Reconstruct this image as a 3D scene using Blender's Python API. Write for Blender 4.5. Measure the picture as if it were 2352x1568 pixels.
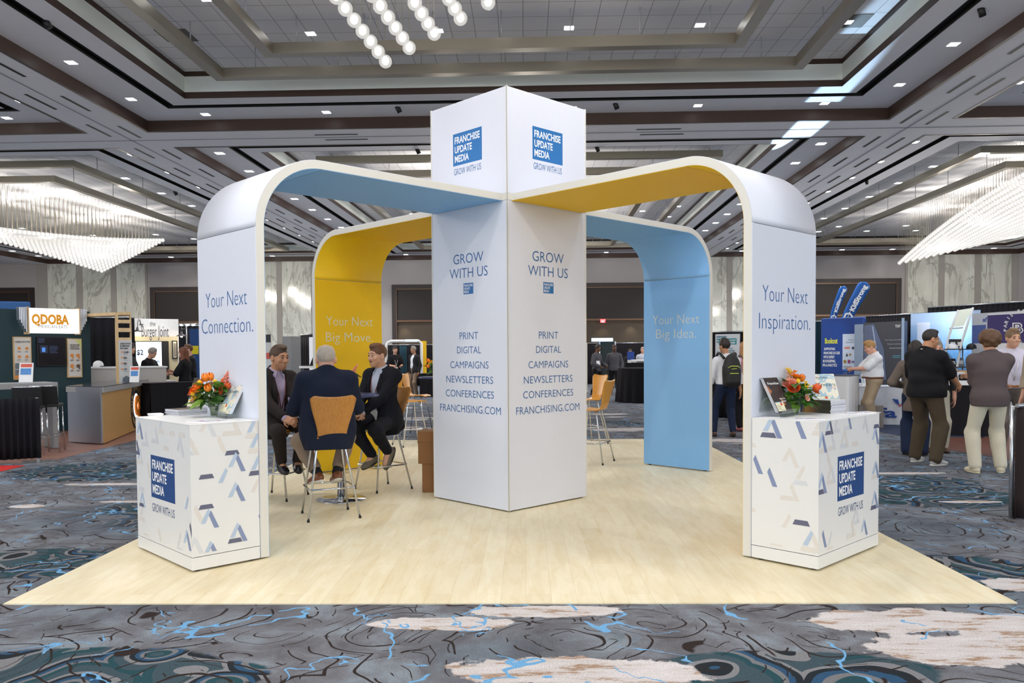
import bpy, bmesh, math, random
import numpy as np
from mathutils import Vector, Matrix

for _o in list(bpy.data.objects):
    bpy.data.objects.remove(_o)
SC = bpy.context.scene
COL = SC.collection
PI = math.pi
R = math.radians

# ------------------------------------------------------------------ camera, world, exposure
IW, IH = 2352, 1568
CAM_H, YAW, PITCH, ROLL, FPX, PPY = 1.5089, 0.0159, -0.0349, -0.006, 1871.0, 88.667


def _cam_rows():
    cy, sy = math.cos(YAW), math.sin(YAW)
    cp, sp = math.cos(PITCH), math.sin(PITCH)
    r = Vector((cy, sy, 0))
    f = Vector((-sy * cp, cy * cp, sp))
    u = r.cross(f)
    c, s = math.cos(ROLL), math.sin(ROLL)
    return r * c + u * s, u * c - r * s, f


CR, CU, CF = _cam_rows()
cam_data = bpy.data.cameras.new('camera')
cam = bpy.data.objects.new('camera', cam_data)
COL.objects.link(cam)
m = Matrix((CR, CU, -CF)).transposed().to_4x4()
m.translation = Vector((0, 0, CAM_H))
cam.matrix_world = m
cam_data.sensor_width = 36.0
cam_data.lens = FPX * 36.0 / IW
cam_data.shift_y = PPY / IW
cam_data.clip_end = 300
cam_data.clip_start = 0.05
SC.camera = cam

SC.view_settings.view_transform = 'Standard'
SC.view_settings.look = 'None'
SC.view_settings.gamma = 1.0
SC.view_settings.use_curve_mapping = False
SC.view_settings.exposure = 0.0
SC.cycles.max_bounces = 7
SC.cycles.diffuse_bounces = 4
SC.cycles.glossy_bounces = 3
SC.cycles.transmission_bounces = 4
SC.cycles.transparent_max_bounces = 12
SC.cycles.caustics_reflective = False
SC.cycles.caustics_refractive = False
SC.cycles.sample_clamp_indirect = 4.0
SC.cycles.use_light_tree = True
SC.cycles.use_denoising = True
SC.cycles.adaptive_threshold = 0.03

world = bpy.data.worlds.new('world')
SC.world = world
world.use_nodes = True
world.node_tree.nodes['Background'].inputs[0].default_value = (0.86, 0.93, 1.0, 1)
world.node_tree.nodes['Background'].inputs[1].default_value = 2.3


def ray(px, py):
    d = CR * ((px - IW / 2) / FPX) + CU * (-(py - IH / 2 - PPY) / FPX) + CF
    return d


def at_z(px, py, z=0.0):
    """where the sight line of a photo point meets the level z"""
    d = ray(px, py)
    return Vector((0, 0, CAM_H)) + d * ((z - CAM_H) / d.z)


def at_y(px, py, y):
    """where the sight line of a photo point is y metres away"""
    d = ray(px, py)
    return Vector((0, 0, CAM_H)) + d * (y / d.y)


def zy(px, py, y):
    return at_y(px, py, y).z


def xy(px, y):
    p = at_y(px, 800, y)
    return p.x


# ------------------------------------------------------------------ room frame and its lamps
PHI = 0.024                       # the hall is turned slightly against the booth's platform
KU = 5.2                          # height of the soffit above the lens; all hall sizes are multiples of it
SOFFIT = CAM_H + KU


def room(x, y, z=0.0):
    c, s = math.cos(PHI), math.sin(PHI)
    return Vector((c * x + s * y, -s * x + c * y, z))


BX = {'left': (-5.46, -2.074), 'middle': (-1.78, 1.497), 'right': (1.788, 4.99)}
BY = {'near': (-1.25, 3.64), 'far': (3.93, 8.815)}
BAYS = {}                         # x0, x1, y0, y1 at the soffit, in hall units
for _a in BX:
    BAYS[_a] = BX[_a] + BY['near']
    BAYS['far ' + _a] = BX[_a] + BY['far']


def lamp(name, kind, loc, power, color=(1, 1, 1), size=0.2, target=None, spot=None, blend=0.5, shape=None, size_y=None):
    d = bpy.data.lights.new(name, kind)
    d.energy = power
    d.color = color
    if kind in ('POINT', 'SPOT'):
        d.shadow_soft_size = size
    if kind == 'AREA':
        d.size = size
        if size_y:
            d.shape = 'RECTANGLE'
            d.size_y = size_y
    if kind == 'SPOT' and spot:
        d.spot_size = spot
        d.spot_blend = blend
    o = bpy.data.objects.new(name, d)
    COL.objects.link(o)
    o.location = loc
    if target is not None:
        o.rotation_euler = (Vector(target) - Vector(loc)).to_track_quat('-Z', 'Y').to_euler()
    return o


# chandelier bulbs: the lit glass globes of each bay's chandelier
def bay_centre(b):
    x0, x1, y0, y1 = BAYS[b]
    return (x0 + x1) / 2 * KU, (y0 + y1) / 2 * KU


CH_QUAD = [(-3.8, -8.9, 6.5), (-1.4, 4.9, 5.45), (3.0, 1.9, 6.45), (1.2, -8.9, 5.6)]   # near left, far tip, right tip, near right


def ch_point(b, s, t):
    cx, cy = bay_centre(b)
    a, f, r, n = [Vector(q) for q in CH_QUAD]
    p = a.lerp(f, s).lerp(n.lerp(r, s), t)
    q = s ** 1.8
    p.z = a.lerp(f, q).lerp(n.lerp(r, q), t).z
    w = room(cx + p.x, cy + p.y, p.z)
    return w


for b, pw in (('middle', 160), ('left', 260), ('right', 170), ('far middle', 190), ('far left', 560), ('far right', 560)):
    for s in (0.12, 0.5, 0.88):
        for t in (0.25, 0.75):
            p = ch_point(b, s, t)
            lamp('chandelier_bulb', 'POINT', (p.x, p.y, p.z - 0.25), pw, (1.0, 0.93, 0.84), 0.09)
# recessed downlights: one soft lamp under each group of fixtures
for b, n in (('middle', 9), ('far middle', 5), ('left', 4), ('right', 4), ('far left', 3), ('far right', 3)):
    x0, x1, y0, y1 = BAYS[b]
    for i in range(n):
        for xx in (x0 + 0.1, x1 - 0.1):
            yy = y0 + 0.1 + (y1 - y0 - 0.2) * (i + 0.5) / n
            p = room(xx * KU, yy * KU, SOFFIT + 0.2)
            lamp('downlight_lamp', 'SPOT', p, ((480 if b == 'far middle' else 260) if 'far' in b else 150) * 9 / n if b != 'middle' else 108, (0.93, 0.96, 1.0), 0.12, (p.x, p.y, 0), R(120), 0.7)
for b in ('middle',):
    x0, x1, y0, y1 = BAYS[b]
    for fx in (0.3, 0.5, 0.7):
        for yy in (0.6, 1.6, 2.6):
            p = room((x0 + (x1 - x0) * fx) * KU, yy * KU, CAM_H + 1.14 * KU)
            lamp('downlight_lamp', 'SPOT', p, 205, (0.96, 0.97, 1.0), 0.12, (p.x, p.y, 0), R(110), 0.7)
# the cool beam that a booth's fixture throws up on to the ceiling
_bm = lamp('ceiling_beam', 'SPOT', (7.0, 27.0, 2.75), 12000, (0.5, 0.75, 1.0), 0.03, (6.65, 19.8, 7.0), R(26), 0.35)
_bm.scale = (0.20, 1, 1)
# ------------------------------------------------------------------ materials
def lin(c):
    def f(v):
        return v / 12.92 if v <= 0.04045 else ((v + 0.055) / 1.055) ** 2.4
    if isinstance(c, str):
        c = tuple(int(c[i:i + 2], 16) / 255 for i in (0, 2, 4))
    return tuple(f(v) for v in c) + (1,)


class N:
    """small node-tree writer"""
    def __init__(self, name):
        self.m = bpy.data.materials.new(name)
        self.m.use_nodes = True
        self.t = self.m.node_tree
        self.b = self.t.nodes['Principled BSDF']
        self.o = self.t.nodes['Material Output']

    def n(self, typ, **kw):
        nd = self.t.nodes.new(typ)
        for k, v in kw.items():
            setattr(nd, k, v)
        return nd

    def link(self, a, b):
        self.t.links.new(a, b)

    def val(self, sock, v):
        if hasattr(v, 'is_linked') or isinstance(v, bpy.types.NodeSocket):
            self.link(v, sock)
        else:
            sock.default_value = v

    def math(self, op, a, b=None, c=None, clamp=False):
        nd = self.n('ShaderNodeMath', operation=op)
        nd.use_clamp = clamp
        self.val(nd.inputs[0], a)
        if b is not None:
            self.val(nd.inputs[1], b)
        if c is not None:
            self.val(nd.inputs[2], c)
        return nd.outputs[0]

    def mix(self, f, a, b):
        nd = self.n('ShaderNodeMix', data_type='RGBA')
        self.val(nd.inputs[0], f)
        self.val(nd.inputs[6], a)
        self.val(nd.inputs[7], b)
        return nd.outputs[2]

    def coord(self, kind='Object', scale=(1, 1, 1), rot=(0, 0, 0), loc=(0, 0, 0)):
        tc = self.n('ShaderNodeTexCoord')
        mp = self.n('ShaderNodeMapping')
        mp.inputs['Scale'].default_value = scale
        mp.inputs['Rotation'].default_value = rot
        mp.inputs['Location'].default_value = loc
        self.link(tc.outputs[kind], mp.inputs[0])
        return mp.outputs[0]

    def noise(self, vec, scale, detail=3, rough=0.5, dist=0.0):
        nd = self.n('ShaderNodeTexNoise')
        self.link(vec, nd.inputs['Vector'])
        nd.inputs['Scale'].default_value = scale
        nd.inputs['Detail'].default_value = detail
        nd.inputs['Roughness'].default_value = rough
        nd.inputs['Distortion'].default_value = dist
        return nd.outputs['Fac'], nd.outputs['Color']

    def ramp(self, f, stops, interp='LINEAR'):
        nd = self.n('ShaderNodeValToRGB')
        cr = nd.color_ramp
        cr.interpolation = interp
        while len(cr.elements) < len(stops):
            cr.elements.new(0.5)
        for e, (p, c) in zip(cr.elements, stops):
            e.position = p
            e.color = c if len(c) == 4 else tuple(c) + (1,)
        self.link(f, nd.inputs[0])
        return nd.outputs[0]

    def step(self, f, a, b):
        nd = self.n('ShaderNodeMapRange')
        nd.interpolation_type = 'SMOOTHSTEP'
        nd.inputs['From Min'].default_value = a
        nd.inputs['From Max'].default_value = b
        self.link(f, nd.inputs[0])
        return nd.outputs[0]

    def bump(self, h, strength=0.2, dist=0.01):
        nd = self.n('ShaderNodeBump')
        nd.inputs['Strength'].default_value = strength
        nd.inputs['Distance'].default_value = dist
        self.link(h, nd.inputs['Height'])
        self.link(nd.outputs[0], self.b.inputs['Normal'])


MATS = {}


def mat(key, col, rough=0.5, metal=0.0, var=0.06, scale=14.0, bump=0.0, spec=None, emit=0.0, emit_col=None, sheen=0.0, coat=0.0):
    """procedural surface: one colour broken by faint noise"""
    if key in MATS:
        return MATS[key]
    k = N(key)
    c = lin(col)
    v = k.coord()
    f, _ = k.noise(v, scale, 4)
    lo = tuple(x * (1 - var) for x in c[:3]) + (1,)
    hi = tuple(min(1, x * (1 + var)) for x in c[:3]) + (1,)
    k.link(k.mix(f, lo, hi), k.b.inputs['Base Color'])
    k.b.inputs['Roughness'].default_value = rough
    k.b.inputs['Metallic'].default_value = metal
    if spec is not None:
        k.b.inputs['Specular IOR Level'].default_value = spec
    if sheen:
        k.b.inputs['Sheen Weight'].default_value = sheen
    if coat:
        k.b.inputs['Coat Weight'].default_value = coat
    if bump:
        g, _ = k.noise(v, scale * 3, 5)
        k.bump(g, bump, 0.01)
    if emit:
        k.b.inputs['Emission Color'].default_value = lin(emit_col or col)
        k.b.inputs['Emission Strength'].default_value = emit
        k.m.cycles.emission_sampling = 'NONE'
    MATS[key] = k.m
    return k.m


def cloth(key, col, fold=9.0, bump=0.35, rough=0.85, weave=0.05):
    """woven fabric with soft creases"""
    if key in MATS:
        return MATS[key]
    k = N(key)
    c = lin(col)
    v = k.coord()
    f, _ = k.noise(v, 240, 2)
    lo = tuple(x * (1 - weave * 3) for x in c[:3]) + (1,)
    hi = tuple(min(1, x * (1 + weave * 3)) for x in c[:3]) + (1,)
    k.link(k.mix(f, lo, hi), k.b.inputs['Base Color'])
    k.b.inputs['Roughness'].default_value = rough
    k.b.inputs['Specular IOR Level'].default_value = 0.25
    g, _ = k.noise(k.coord(scale=(1, 1, 0.55)), fold * 0.8, 2, 0.45, 0.25)
    k.bump(g, bump * 0.8, 0.05)
    MATS[key] = k.m
    return k.m


def wood(key, c1, c2, axis='x', scale=1.0, rough=0.4):
    if key in MATS:
        return MATS[key]
    k = N(key)
    sc = {'x': (1.5, 26, 26), 'y': (26, 1.5, 26), 'z': (26, 26, 1.5)}[axis]
    v = k.coord(scale=tuple(s * scale for s in sc))
    f, _ = k.noise(v, 1.6, 5, 0.6, 0.4)
    k.link(k.ramp(f, [(0.3, lin(c1)), (0.7, lin(c2))]), k.b.inputs['Base Color'])
    k.b.inputs['Roughness'].default_value = rough
    MATS[key] = k.m
    return k.m


def glass(key, tint=(1, 1, 1), alpha=0.12, rough=0.03):
    """thin clear sheet: mostly see-through with a glossy skin"""
    if key in MATS:
        return MATS[key]
    k = N(key)
    tr = k.n('ShaderNodeBsdfTransparent')
    tr.inputs[0].default_value = tuple(tint) + (1,)
    gl = k.n('ShaderNodeBsdfGlossy')
    gl.inputs['Roughness'].default_value = rough
    fr = k.n('ShaderNodeLayerWeight')
    fr.inputs[0].default_value = 0.5
    fac = k.math('MULTIPLY', k.math('POWER', fr.outputs['Facing'], 3.0), 0.55)
    nz, _ = k.noise(k.coord(), 3.0, 2)
    mx = k.n('ShaderNodeMixShader')
    k.link(k.math('ADD', fac, k.math('MULTIPLY', nz, alpha), clamp=True), mx.inputs[0])
    k.link(tr.outputs[0], mx.inputs[1])
    k.link(gl.outputs[0], mx.inputs[2])
    k.link(mx.outputs[0], k.o.inputs[0])
    MATS[key] = k.m
    return k.m


# ------------------------------------------------------------------ mesh building
class MB:
    def __init__(self):
        self.v, self.f, self.s, self.mi = [], [], [], []
        self.cur = 0

    def add(self, vs, fs, smooth=False):
        o = len(self.v)
        self.v += [tuple(p) for p in vs]
        self.f += [tuple(i + o for i in f) for f in fs]
        self.s += [smooth] * len(fs)
        self.mi += [self.cur] * len(fs)
        return self

    def box(self, x0, x1, y0, y1, z0, z1):
        vs = [(x, y, z) for z in (z0, z1) for y in (y0, y1) for x in (x0, x1)]
        return self.add(vs, [(0, 2, 3, 1), (4, 5, 7, 6), (0, 1, 5, 4), (2, 6, 7, 3), (0, 4, 6, 2), (1, 3, 7, 5)])

    def hexa(self, lo, hi):
        """lo, hi: four corners each, same winding (counter-clockwise from above)"""
        vs = list(lo) + list(hi)
        return self.add(vs, [(3, 2, 1, 0), (4, 5, 6, 7)] + [(i, (i + 1) % 4, 4 + (i + 1) % 4, 4 + i) for i in range(4)])

    def prism(self, poly, fn, d0, d1, smooth=False):
        """poly of 2-d points swept from d0 to d1; fn(u, v, d) places a point"""
        n = len(poly)
        vs = [fn(u, w, d0) for u, w in poly] + [fn(u, w, d1) for u, w in poly]
        self.add(vs, [tuple(range(n - 1, -1, -1)), tuple(range(n, 2 * n))])
        o = len(self.v) - 2 * n
        for i in range(n):
            j = (i + 1) % n
            self.f.append((o + i, o + j, o + n + j, o + n + i))
            self.s.append(smooth)
            self.mi.append(self.cur)
        return self

    def tube(self, pts, r, n=10, closed=False, cap=True):
        pts = [Vector(p) for p in pts]
        m_ = len(pts)
        rr = r if isinstance(r, (list, tuple)) else [r] * m_
        rings = []
        nrm = None
        for i, p in enumerate(pts):
            if closed:
                t = (pts[(i + 1) % m_] - pts[i - 1])
            else:
                t = pts[min(i + 1, m_ - 1)] - pts[max(i - 1, 0)]
            t = t.normalized() if t.length > 1e-9 else Vector((0, 0, 1))
            if nrm is None:
                a = Vector((0, 0, 1)) if abs(t.z) < 0.9 else Vector((1, 0, 0))
                nrm = t.cross(a).normalized()
            else:
                nrm = (nrm - t * nrm.dot(t))
                nrm = nrm.normalized() if nrm.length > 1e-6 else t.orthogonal().normalized()
            b = t.cross(nrm)
            rings.append([p + (nrm * math.cos(2 * PI * k / n) + b * math.sin(2 * PI * k / n)) * rr[i] for k in range(n)])
        vs = [q for ring in rings for q in ring]
        fs = []
        for i in range(m_ if closed else m_ - 1):
            j = (i + 1) % m_
            for k in range(n):
                fs.append((i * n + k, i * n + (k + 1) % n, j * n + (k + 1) % n, j * n + k))
        self.add(vs, fs, True)
        if cap and not closed:
            o = len(self.v) - len(vs)
            self.f += [tuple(o + k for k in range(n - 1, -1, -1)), tuple(o + (m_ - 1) * n + k for k in range(n))]
            self.s += [False, False]
            self.mi += [self.cur] * 2
        return self

    def lathe(self, prof, c=(0, 0, 0), n=24, ax=None):
        """prof: (radius, z) pairs"""
        vs, fs = [], []
        for r_, z in prof:
            for k in range(n):
                a = 2 * PI * k / n
                vs.append((c[0] + r_ * math.cos(a), c[1] + r_ * math.sin(a), c[2] + z))
        for i in range(len(prof) - 1):
            for k in range(n):
                fs.append((i * n + k, i * n + (k + 1) % n, (i + 1) * n + (k + 1) % n, (i + 1) * n + k))
        self.add(vs, fs, True)
        o = len(self.v) - len(vs)
        for i, rev in ((0, True), (len(prof) - 1, False)):
            if prof[i][0] > 1e-5:
                idx = [o + i * n + k for k in range(n)]
                self.f.append(tuple(reversed(idx)) if rev else tuple(idx))
                self.s.append(False)
                self.mi.append(self.cur)
        return self

    def ball(self, c, r, nu=12, nv=8):
        rx, ry, rz = r if isinstance(r, (tuple, list)) else (r, r, r)
        vs = [(c[0], c[1], c[2] - rz)]
        for i in range(1, nv):
            th = PI * i / nv
            for k in range(nu):
                a = 2 * PI * k / nu
                vs.append((c[0] + rx * math.sin(th) * math.cos(a), c[1] + ry * math.sin(th) * math.sin(a), c[2] - rz * math.cos(th)))
        vs.append((c[0], c[1], c[2] + rz))
        fs = [(0, 1 + (k + 1) % nu, 1 + k) for k in range(nu)]
        for i in range(nv - 2):
            for k in range(nu):
                a = 1 + i * nu
                fs.append((a + k, a + (k + 1) % nu, a + nu + (k + 1) % nu, a + nu + k))
        l = len(vs) - 1
        a = 1 + (nv - 2) * nu
        fs += [(a + k, a + (k + 1) % nu, l) for k in range(nu)]
        return self.add(vs, fs, True)

    def grid(self, fn, nu, nv, smooth=True, closed_u=False):
        vs = [fn(i / (nu if closed_u else nu - 1), j / (nv - 1)) for j in range(nv) for i in range(nu)]
        fs = []
        for j in range(nv - 1):
            for i in range(nu if closed_u else nu - 1):
                i2 = (i + 1) % nu
                fs.append((j * nu + i, j * nu + i2, (j + 1) * nu + i2, (j + 1) * nu + i))
        return self.add(vs, fs, smooth)

    def mesh(self, name):
        me = bpy.data.meshes.new(name)
        me.from_pydata(self.v, [], self.f)
        me.polygons.foreach_set('use_smooth', self.s)
        me.polygons.foreach_set('material_index', self.mi)
        me.update()
        return me

    def build(self, name, mats, parent=None, bevel=0.0, solid=0.0, loc=None, rot=None):
        me = self.mesh(name)
        for m_ in (mats if isinstance(mats, (list, tuple)) else [mats]):
            me.materials.append(m_)
        return link(name, me, parent, bevel, solid, loc, rot)


def link(name, me, parent=None, bevel=0.0, solid=0.0, loc=None, rot=None):
    o = bpy.data.objects.new(name, me)
    COL.objects.link(o)
    if parent is not None:
        o.parent = parent
    if loc is not None:
        o.location = loc
    if rot is not None:
        o.rotation_euler = rot
    if solid:
        md = o.modifiers.new('thick', 'SOLIDIFY')
        md.thickness = solid
        md.offset = 0
    if bevel:
        md = o.modifiers.new('bevel', 'BEVEL')
        md.width = bevel
        md.segments = 2
        md.limit_method = 'ANGLE'
        md.angle_limit = R(40)
    return o


def tag(o, label=None, cat=None, group=None, kind=None):
    if label:
        o['label'] = label
    if cat:
        o['category'] = cat
    if group:
        o['group'] = group
    if kind:
        o['kind'] = kind
    return o


def thing(name, label, cat, loc=(0, 0, 0), rz=0.0, group=None):
    o = bpy.data.objects.new(name, None)
    COL.objects.link(o)
    o.location = loc
    o.rotation_euler = (0, 0, rz)
    o.empty_display_size = 0.1
    return tag(o, label, cat, group)


KIDS = {}


def copy_tree(src, loc=None, rz=None, label=None, group=None):
    """a copy of a thing with copies of its parts and sub-parts"""
    r = src.copy()
    COL.objects.link(r)
    if loc is not None:
        r.location = loc
    if rz is not None:
        r.rotation_euler = (0, 0, rz)
    if label:
        r['label'] = label
    if group:
        r['group'] = group
    for ch in list(src.children):
        c = ch.copy()
        COL.objects.link(c)
        c.parent = r
        for g in list(ch.children):
            d = g.copy()
            COL.objects.link(d)
            d.parent = c
    return r


# ------------------------------------------------------------------ lettering
def glyphs(txt, weight=0.0, res=3, spacing=1.0):
    """flat glyph mesh of a line of text, normalised: verts (x, y), faces, bounds"""
    cu = bpy.data.curves.new('t', 'FONT')
    cu.body = txt
    cu.size = 1.0
    cu.offset = weight
    cu.resolution_u = res
    cu.space_character = spacing
    cu.fill_mode = 'FRONT'
    o = bpy.data.objects.new('t', cu)
    COL.objects.link(o)
    dg = bpy.context.evaluated_depsgraph_get()
    me = bpy.data.meshes.new_from_object(o.evaluated_get(dg))
    vs = [(v.co.x, v.co.y) for v in me.vertices]
    fs = [tuple(p.vertices) for p in me.polygons]
    bpy.data.objects.remove(o)
    bpy.data.curves.remove(cu)
    bpy.data.meshes.remove(me)
    return vs, fs


def text_into(mb, txt, x0, x1, z0, z1, place, weight=0.0, spacing=1.0, res=3, keep=False):
    """fit a line of text in the rectangle x0..x1, z0..z1 (cap height) and add it to mb; place(u, w) gives the 3-d point"""
    vs, fs = glyphs(txt, weight, res, spacing)
    if not vs:
        return mb
    ax0 = min(v[0] for v in vs)
    ax1 = max(v[0] for v in vs)
    caps, _ = glyphs('H', weight, res)
    cy0 = min(v[1] for v in caps)
    cy1 = max(v[1] for v in caps)
    sx = (x1 - x0) / (ax1 - ax0)
    sz = (z1 - z0) / (cy1 - cy0)
    if keep:
        sx = sz
    mb.add([place(x0 + (a - ax0) * sx, z0 + (b - cy0) * sz) for a, b in vs], fs)
    return mb


def face_y(y):
    """lettering on a face that looks along -y of its thing"""
    return lambda u, w: (u, y, w)


def rect_into(mb, x0, x1, z0, z1, y, t=0.002):
    return mb.box(x0, x1, y, y + t, z0, z1)
# ------------------------------------------------------------------ floor
def carpet_material():
    k = N('patterned_carpet')
    v = k.coord()
    f1, c1 = k.noise(v, 0.9, 3)
    wv = k.n('ShaderNodeVectorMath', operation='MULTIPLY_ADD')
    k.link(c1, wv.inputs[0])
    wv.inputs[1].default_value = (0.7, 0.7, 0)
    k.link(v, wv.inputs[2])
    w = wv.outputs[0]
    base, _ = k.noise(w, 3.2, 4, 0.6)
    fine, _ = k.noise(v, 130, 2, 0.7)
    col = k.ramp(base, [(0.32, lin('565559')), (0.5, lin('6b6c72')), (0.66, lin('7d858d'))])
    # drifts of darker slate
    sl, _ = k.noise(v, 0.45, 2)
    col = k.mix(k.math('MULTIPLY', k.step(sl, 0.5, 0.62), 0.45), col, lin('45525f'))

    def rings(scale, freq, lo, hi, off):
        mp = k.n('ShaderNodeMapping')
        mp.inputs['Location'].default_value = off
        k.link(w, mp.inputs[0])
        vo = k.n('ShaderNodeTexVoronoi')
        k.link(mp.outputs[0], vo.inputs['Vector'])
        vo.inputs['Scale'].default_value = scale
        s = k.math('SINE', k.math('MULTIPLY', vo.outputs['Distance'], freq))
        return k.step(s, lo, hi), vo

    def blob(px, py, rx, ry, rag=0.5, rot=0.0):
        """a patch of the woven pattern, ragged at its rim"""
        c = at_z(px, py)
        mp = k.n('ShaderNodeMapping', vector_type='TEXTURE')
        mp.inputs['Location'].default_value = (c.x, c.y, 0)
        mp.inputs['Rotation'].default_value = (0, 0, rot)
        mp.inputs['Scale'].default_value = (rx, ry, 1)
        k.link(v, mp.inputs[0])
        ln = k.n('ShaderNodeVectorMath', operation='LENGTH')
        k.link(mp.outputs[0], ln.inputs[0])
        nz, _ = k.noise(v, 2.6, 5, 0.62)
        return k.math('ADD', ln.outputs['Value'], k.math('MULTIPLY', k.math('SUBTRACT', nz, 0.5), rag * 2))

    # scalloped teal motifs
    tm = None
    for a in ((170, 1530, 0.75, 0.30), (430, 1545, 0.40, 0.2), (1830, 1540, 0.72, 0.30), (60, 1290, 0.7, 0.45), (2200, 1310, 0.7, 0.5), (2100, 1130, 1.0, 0.9), (230, 1080, 1.2, 0.9)):
        b = k.math('SUBTRACT', 1.0, k.step(blob(*a, rag=0.25), 0.9, 1.0))
        tm = b if tm is None else k.math('MAXIMUM', tm, b)
    far, _ = k.noise(v, 0.33, 2)
    tm = k.math('MAXIMUM', tm, k.step(far, 0.62, 0.66))
    _, vo = rings(2.0, 1, 0, 1, (3.1, 1.7, 0))
    band = k.math('FRACT', k.math('MULTIPLY', vo.outputs['Distance'], 2.6))
    tcol = k.ramp(band, [(0.0, lin('3a4a52')), (0.25, lin('24444c')), (0.42, lin('6d6d70')), (0.55, lin('2b4a66')), (0.7, lin('20262c')), (0.86, lin('77777a'))], 'CONSTANT')
    col = k.mix(tm, col, tcol)
    # dark brown strokes
    for sc_, fr, lo, off, thr in ((1.3, 44, 0.93, (0, 0, 0), 0.47), (2.3, 36, 0.95, (5, 2, 0), 0.50)):
        r_, _ = rings(sc_, fr, lo, lo + 0.04, off)
        mk, _ = k.noise(w, 2.1 * sc_, 3)
        col = k.mix(k.math('MULTIPLY', r_, k.step(mk, thr, thr + 0.03)), col, lin('2c2422'))
    # white and brown patches
    wm = None
    for a in ((1010, 1428, 0.42, 0.13), (1240, 1400, 0.5, 0.12), (1330, 1538, 0.68, 0.20), (2120, 1420, 0.66, 0.22), (2250, 1488, 0.62, 0.24), (2330, 1440, 0.4, 0.3), (2330, 1340, 0.25, 0.16), (240, 1110, 0.5, 0.10), (310, 1150, 0.35, 0.06), (60, 1160, 0.2, 0.1), (1440, 985, 0.9, 0.4), (1400, 950, 0.6, 0.25), (2040, 1085, 0.8, 0.10), (2230, 1150, 0.35, 0.07), (640, 1000, 0.8, 0.25), (980, 960, 0.9, 0.4), (1690, 1010, 0.7, 0.3)):
        b = k.math('SUBTRACT', 1.0, k.step(blob(*a, rag=0.75), 0.86, 0.94))
        wm = b if wm is None else k.math('MAXIMUM', wm, b)
    wn, _ = k.noise(k.coord(scale=(0.5, 1.0, 1)), 0.42, 3)
    wm = k.math('MAXIMUM', wm, k.step(wn, 0.665, 0.69))
    st, _ = k.noise(k.coord(scale=(1.6, 7, 1)), 1.6, 6, 0.72)
    pcol = k.ramp(st, [(0.38, lin('c9c4c4')), (0.55, lin('bdb6b3')), (0.60, lin('97785e')), (0.68, lin('a99d95'))])
    col = k.mix(wm, col, pcol)
    # light blue vein lines
    for sc_, off, wd, thr in ((0.7, (0, 0, 0), 0.0034, 0.47), (1.2, (7, 3, 0), 0.0030, 0.53)):
        mp = k.n('ShaderNodeMapping')
        mp.inputs['Location'].default_value = off
        k.link(v, mp.inputs[0])
        n1, _ = k.noise(mp.outputs[0], sc_, 4, 0.5, 0.3)
        mk, _ = k.noise(mp.outputs[0], 1.9, 2)
        ln = k.math('SUBTRACT', 1.0, k.step(k.math('ABSOLUTE', k.math('SUBTRACT', n1, 0.5)), wd * 0.7, wd * 1.3))
        col = k.mix(k.math('MULTIPLY', ln, k.step(mk, thr, thr + 0.02)), col, lin('6a9fc9'))
    fm = k.n('ShaderNodeMix', data_type='RGBA', blend_type='MULTIPLY')
    fm.inputs[0].default_value = 1.0
    k.link(col, fm.inputs[6])
    k.link(k.ramp(fine, [(0.3, (0.72, 0.72, 0.72)), (0.7, (1.25, 1.25, 1.25))]), fm.inputs[7])
    k.link(fm.outputs[2], k.b.inputs['Base Color'])
    k.b.inputs['Roughness'].default_value = 0.95
    k.b.inputs['Specular IOR Level'].default_value = 0.1
    k.bump(fine, 0.3, 0.004)
    return k.m


fl = MB()
fl.box(-45, 45, -8, 60, -0.06, -0.008)
tag(fl.build('floor', carpet_material()), kind='structure')

# ------------------------------------------------------------------ hall surfaces
M_SOFFIT = mat('painted_soffit', 'f0eff4', 0.8, var=0.03, scale=3)
M_TILE = None
k = N('ceiling_tiles')
_v = k.coord()
_b = k.n('ShaderNodeTexBrick')
_b.offset = 0.0
k.link(_v, _b.inputs['Vector'])
_b.inputs['Scale'].default_value = 1.0
_b.inputs['Brick Width'].default_value = 0.45
_b.inputs['Row Height'].default_value = 0.62
_b.inputs['Mortar Size'].default_value = 0.007
_b.inputs['Color1'].default_value = lin('f1f0f3')
_b.inputs['Color2'].default_value = lin('eae9ed')
_b.inputs['Mortar'].default_value = lin('a5a5a8')
k.link(_b.outputs[0], k.b.inputs['Base Color'])
k.b.inputs['Roughness'].default_value = 0.9
M_TILE = k.m
M_BROWN = mat('brown_lacquer', '46362f', 0.42, var=0.05, scale=1.5, spec=0.25)
M_SLOT = mat('black_slot', '0c0a0a', 0.6)
M_COVE = mat('cove_white', 'eef3ec', 0.6, var=0.03, scale=2)
M_BRONZE = mat('satin_bronze', 'a39b8c', 0.32, metal=0.7, var=0.06, scale=1.2)
M_DOWN = mat('downlight_glow', 'ffffff', emit=9.0, emit_col='f4f9ff')
M_TRIMW = mat('white_trim', 'e8e8e8', 0.5)
M_ROD = mat('grey_rod', 'b5b5b8', 0.4, metal=0.3)
TRIM = [0]


def hall(mb, name, mats, kind='structure', smooth=False):
    """mesh given in hall units -> world"""
    mb.v = [tuple(room(x * KU, y * KU, CAM_H + z * KU)) for x, y, z in mb.v]
    return tag(mb.build(name, mats), kind=kind)


def trim(mb, mats, label=None):
    TRIM[0] += 1
    o = hall(mb, 'trim_%d' % TRIM[0], mats)
    return o


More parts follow.
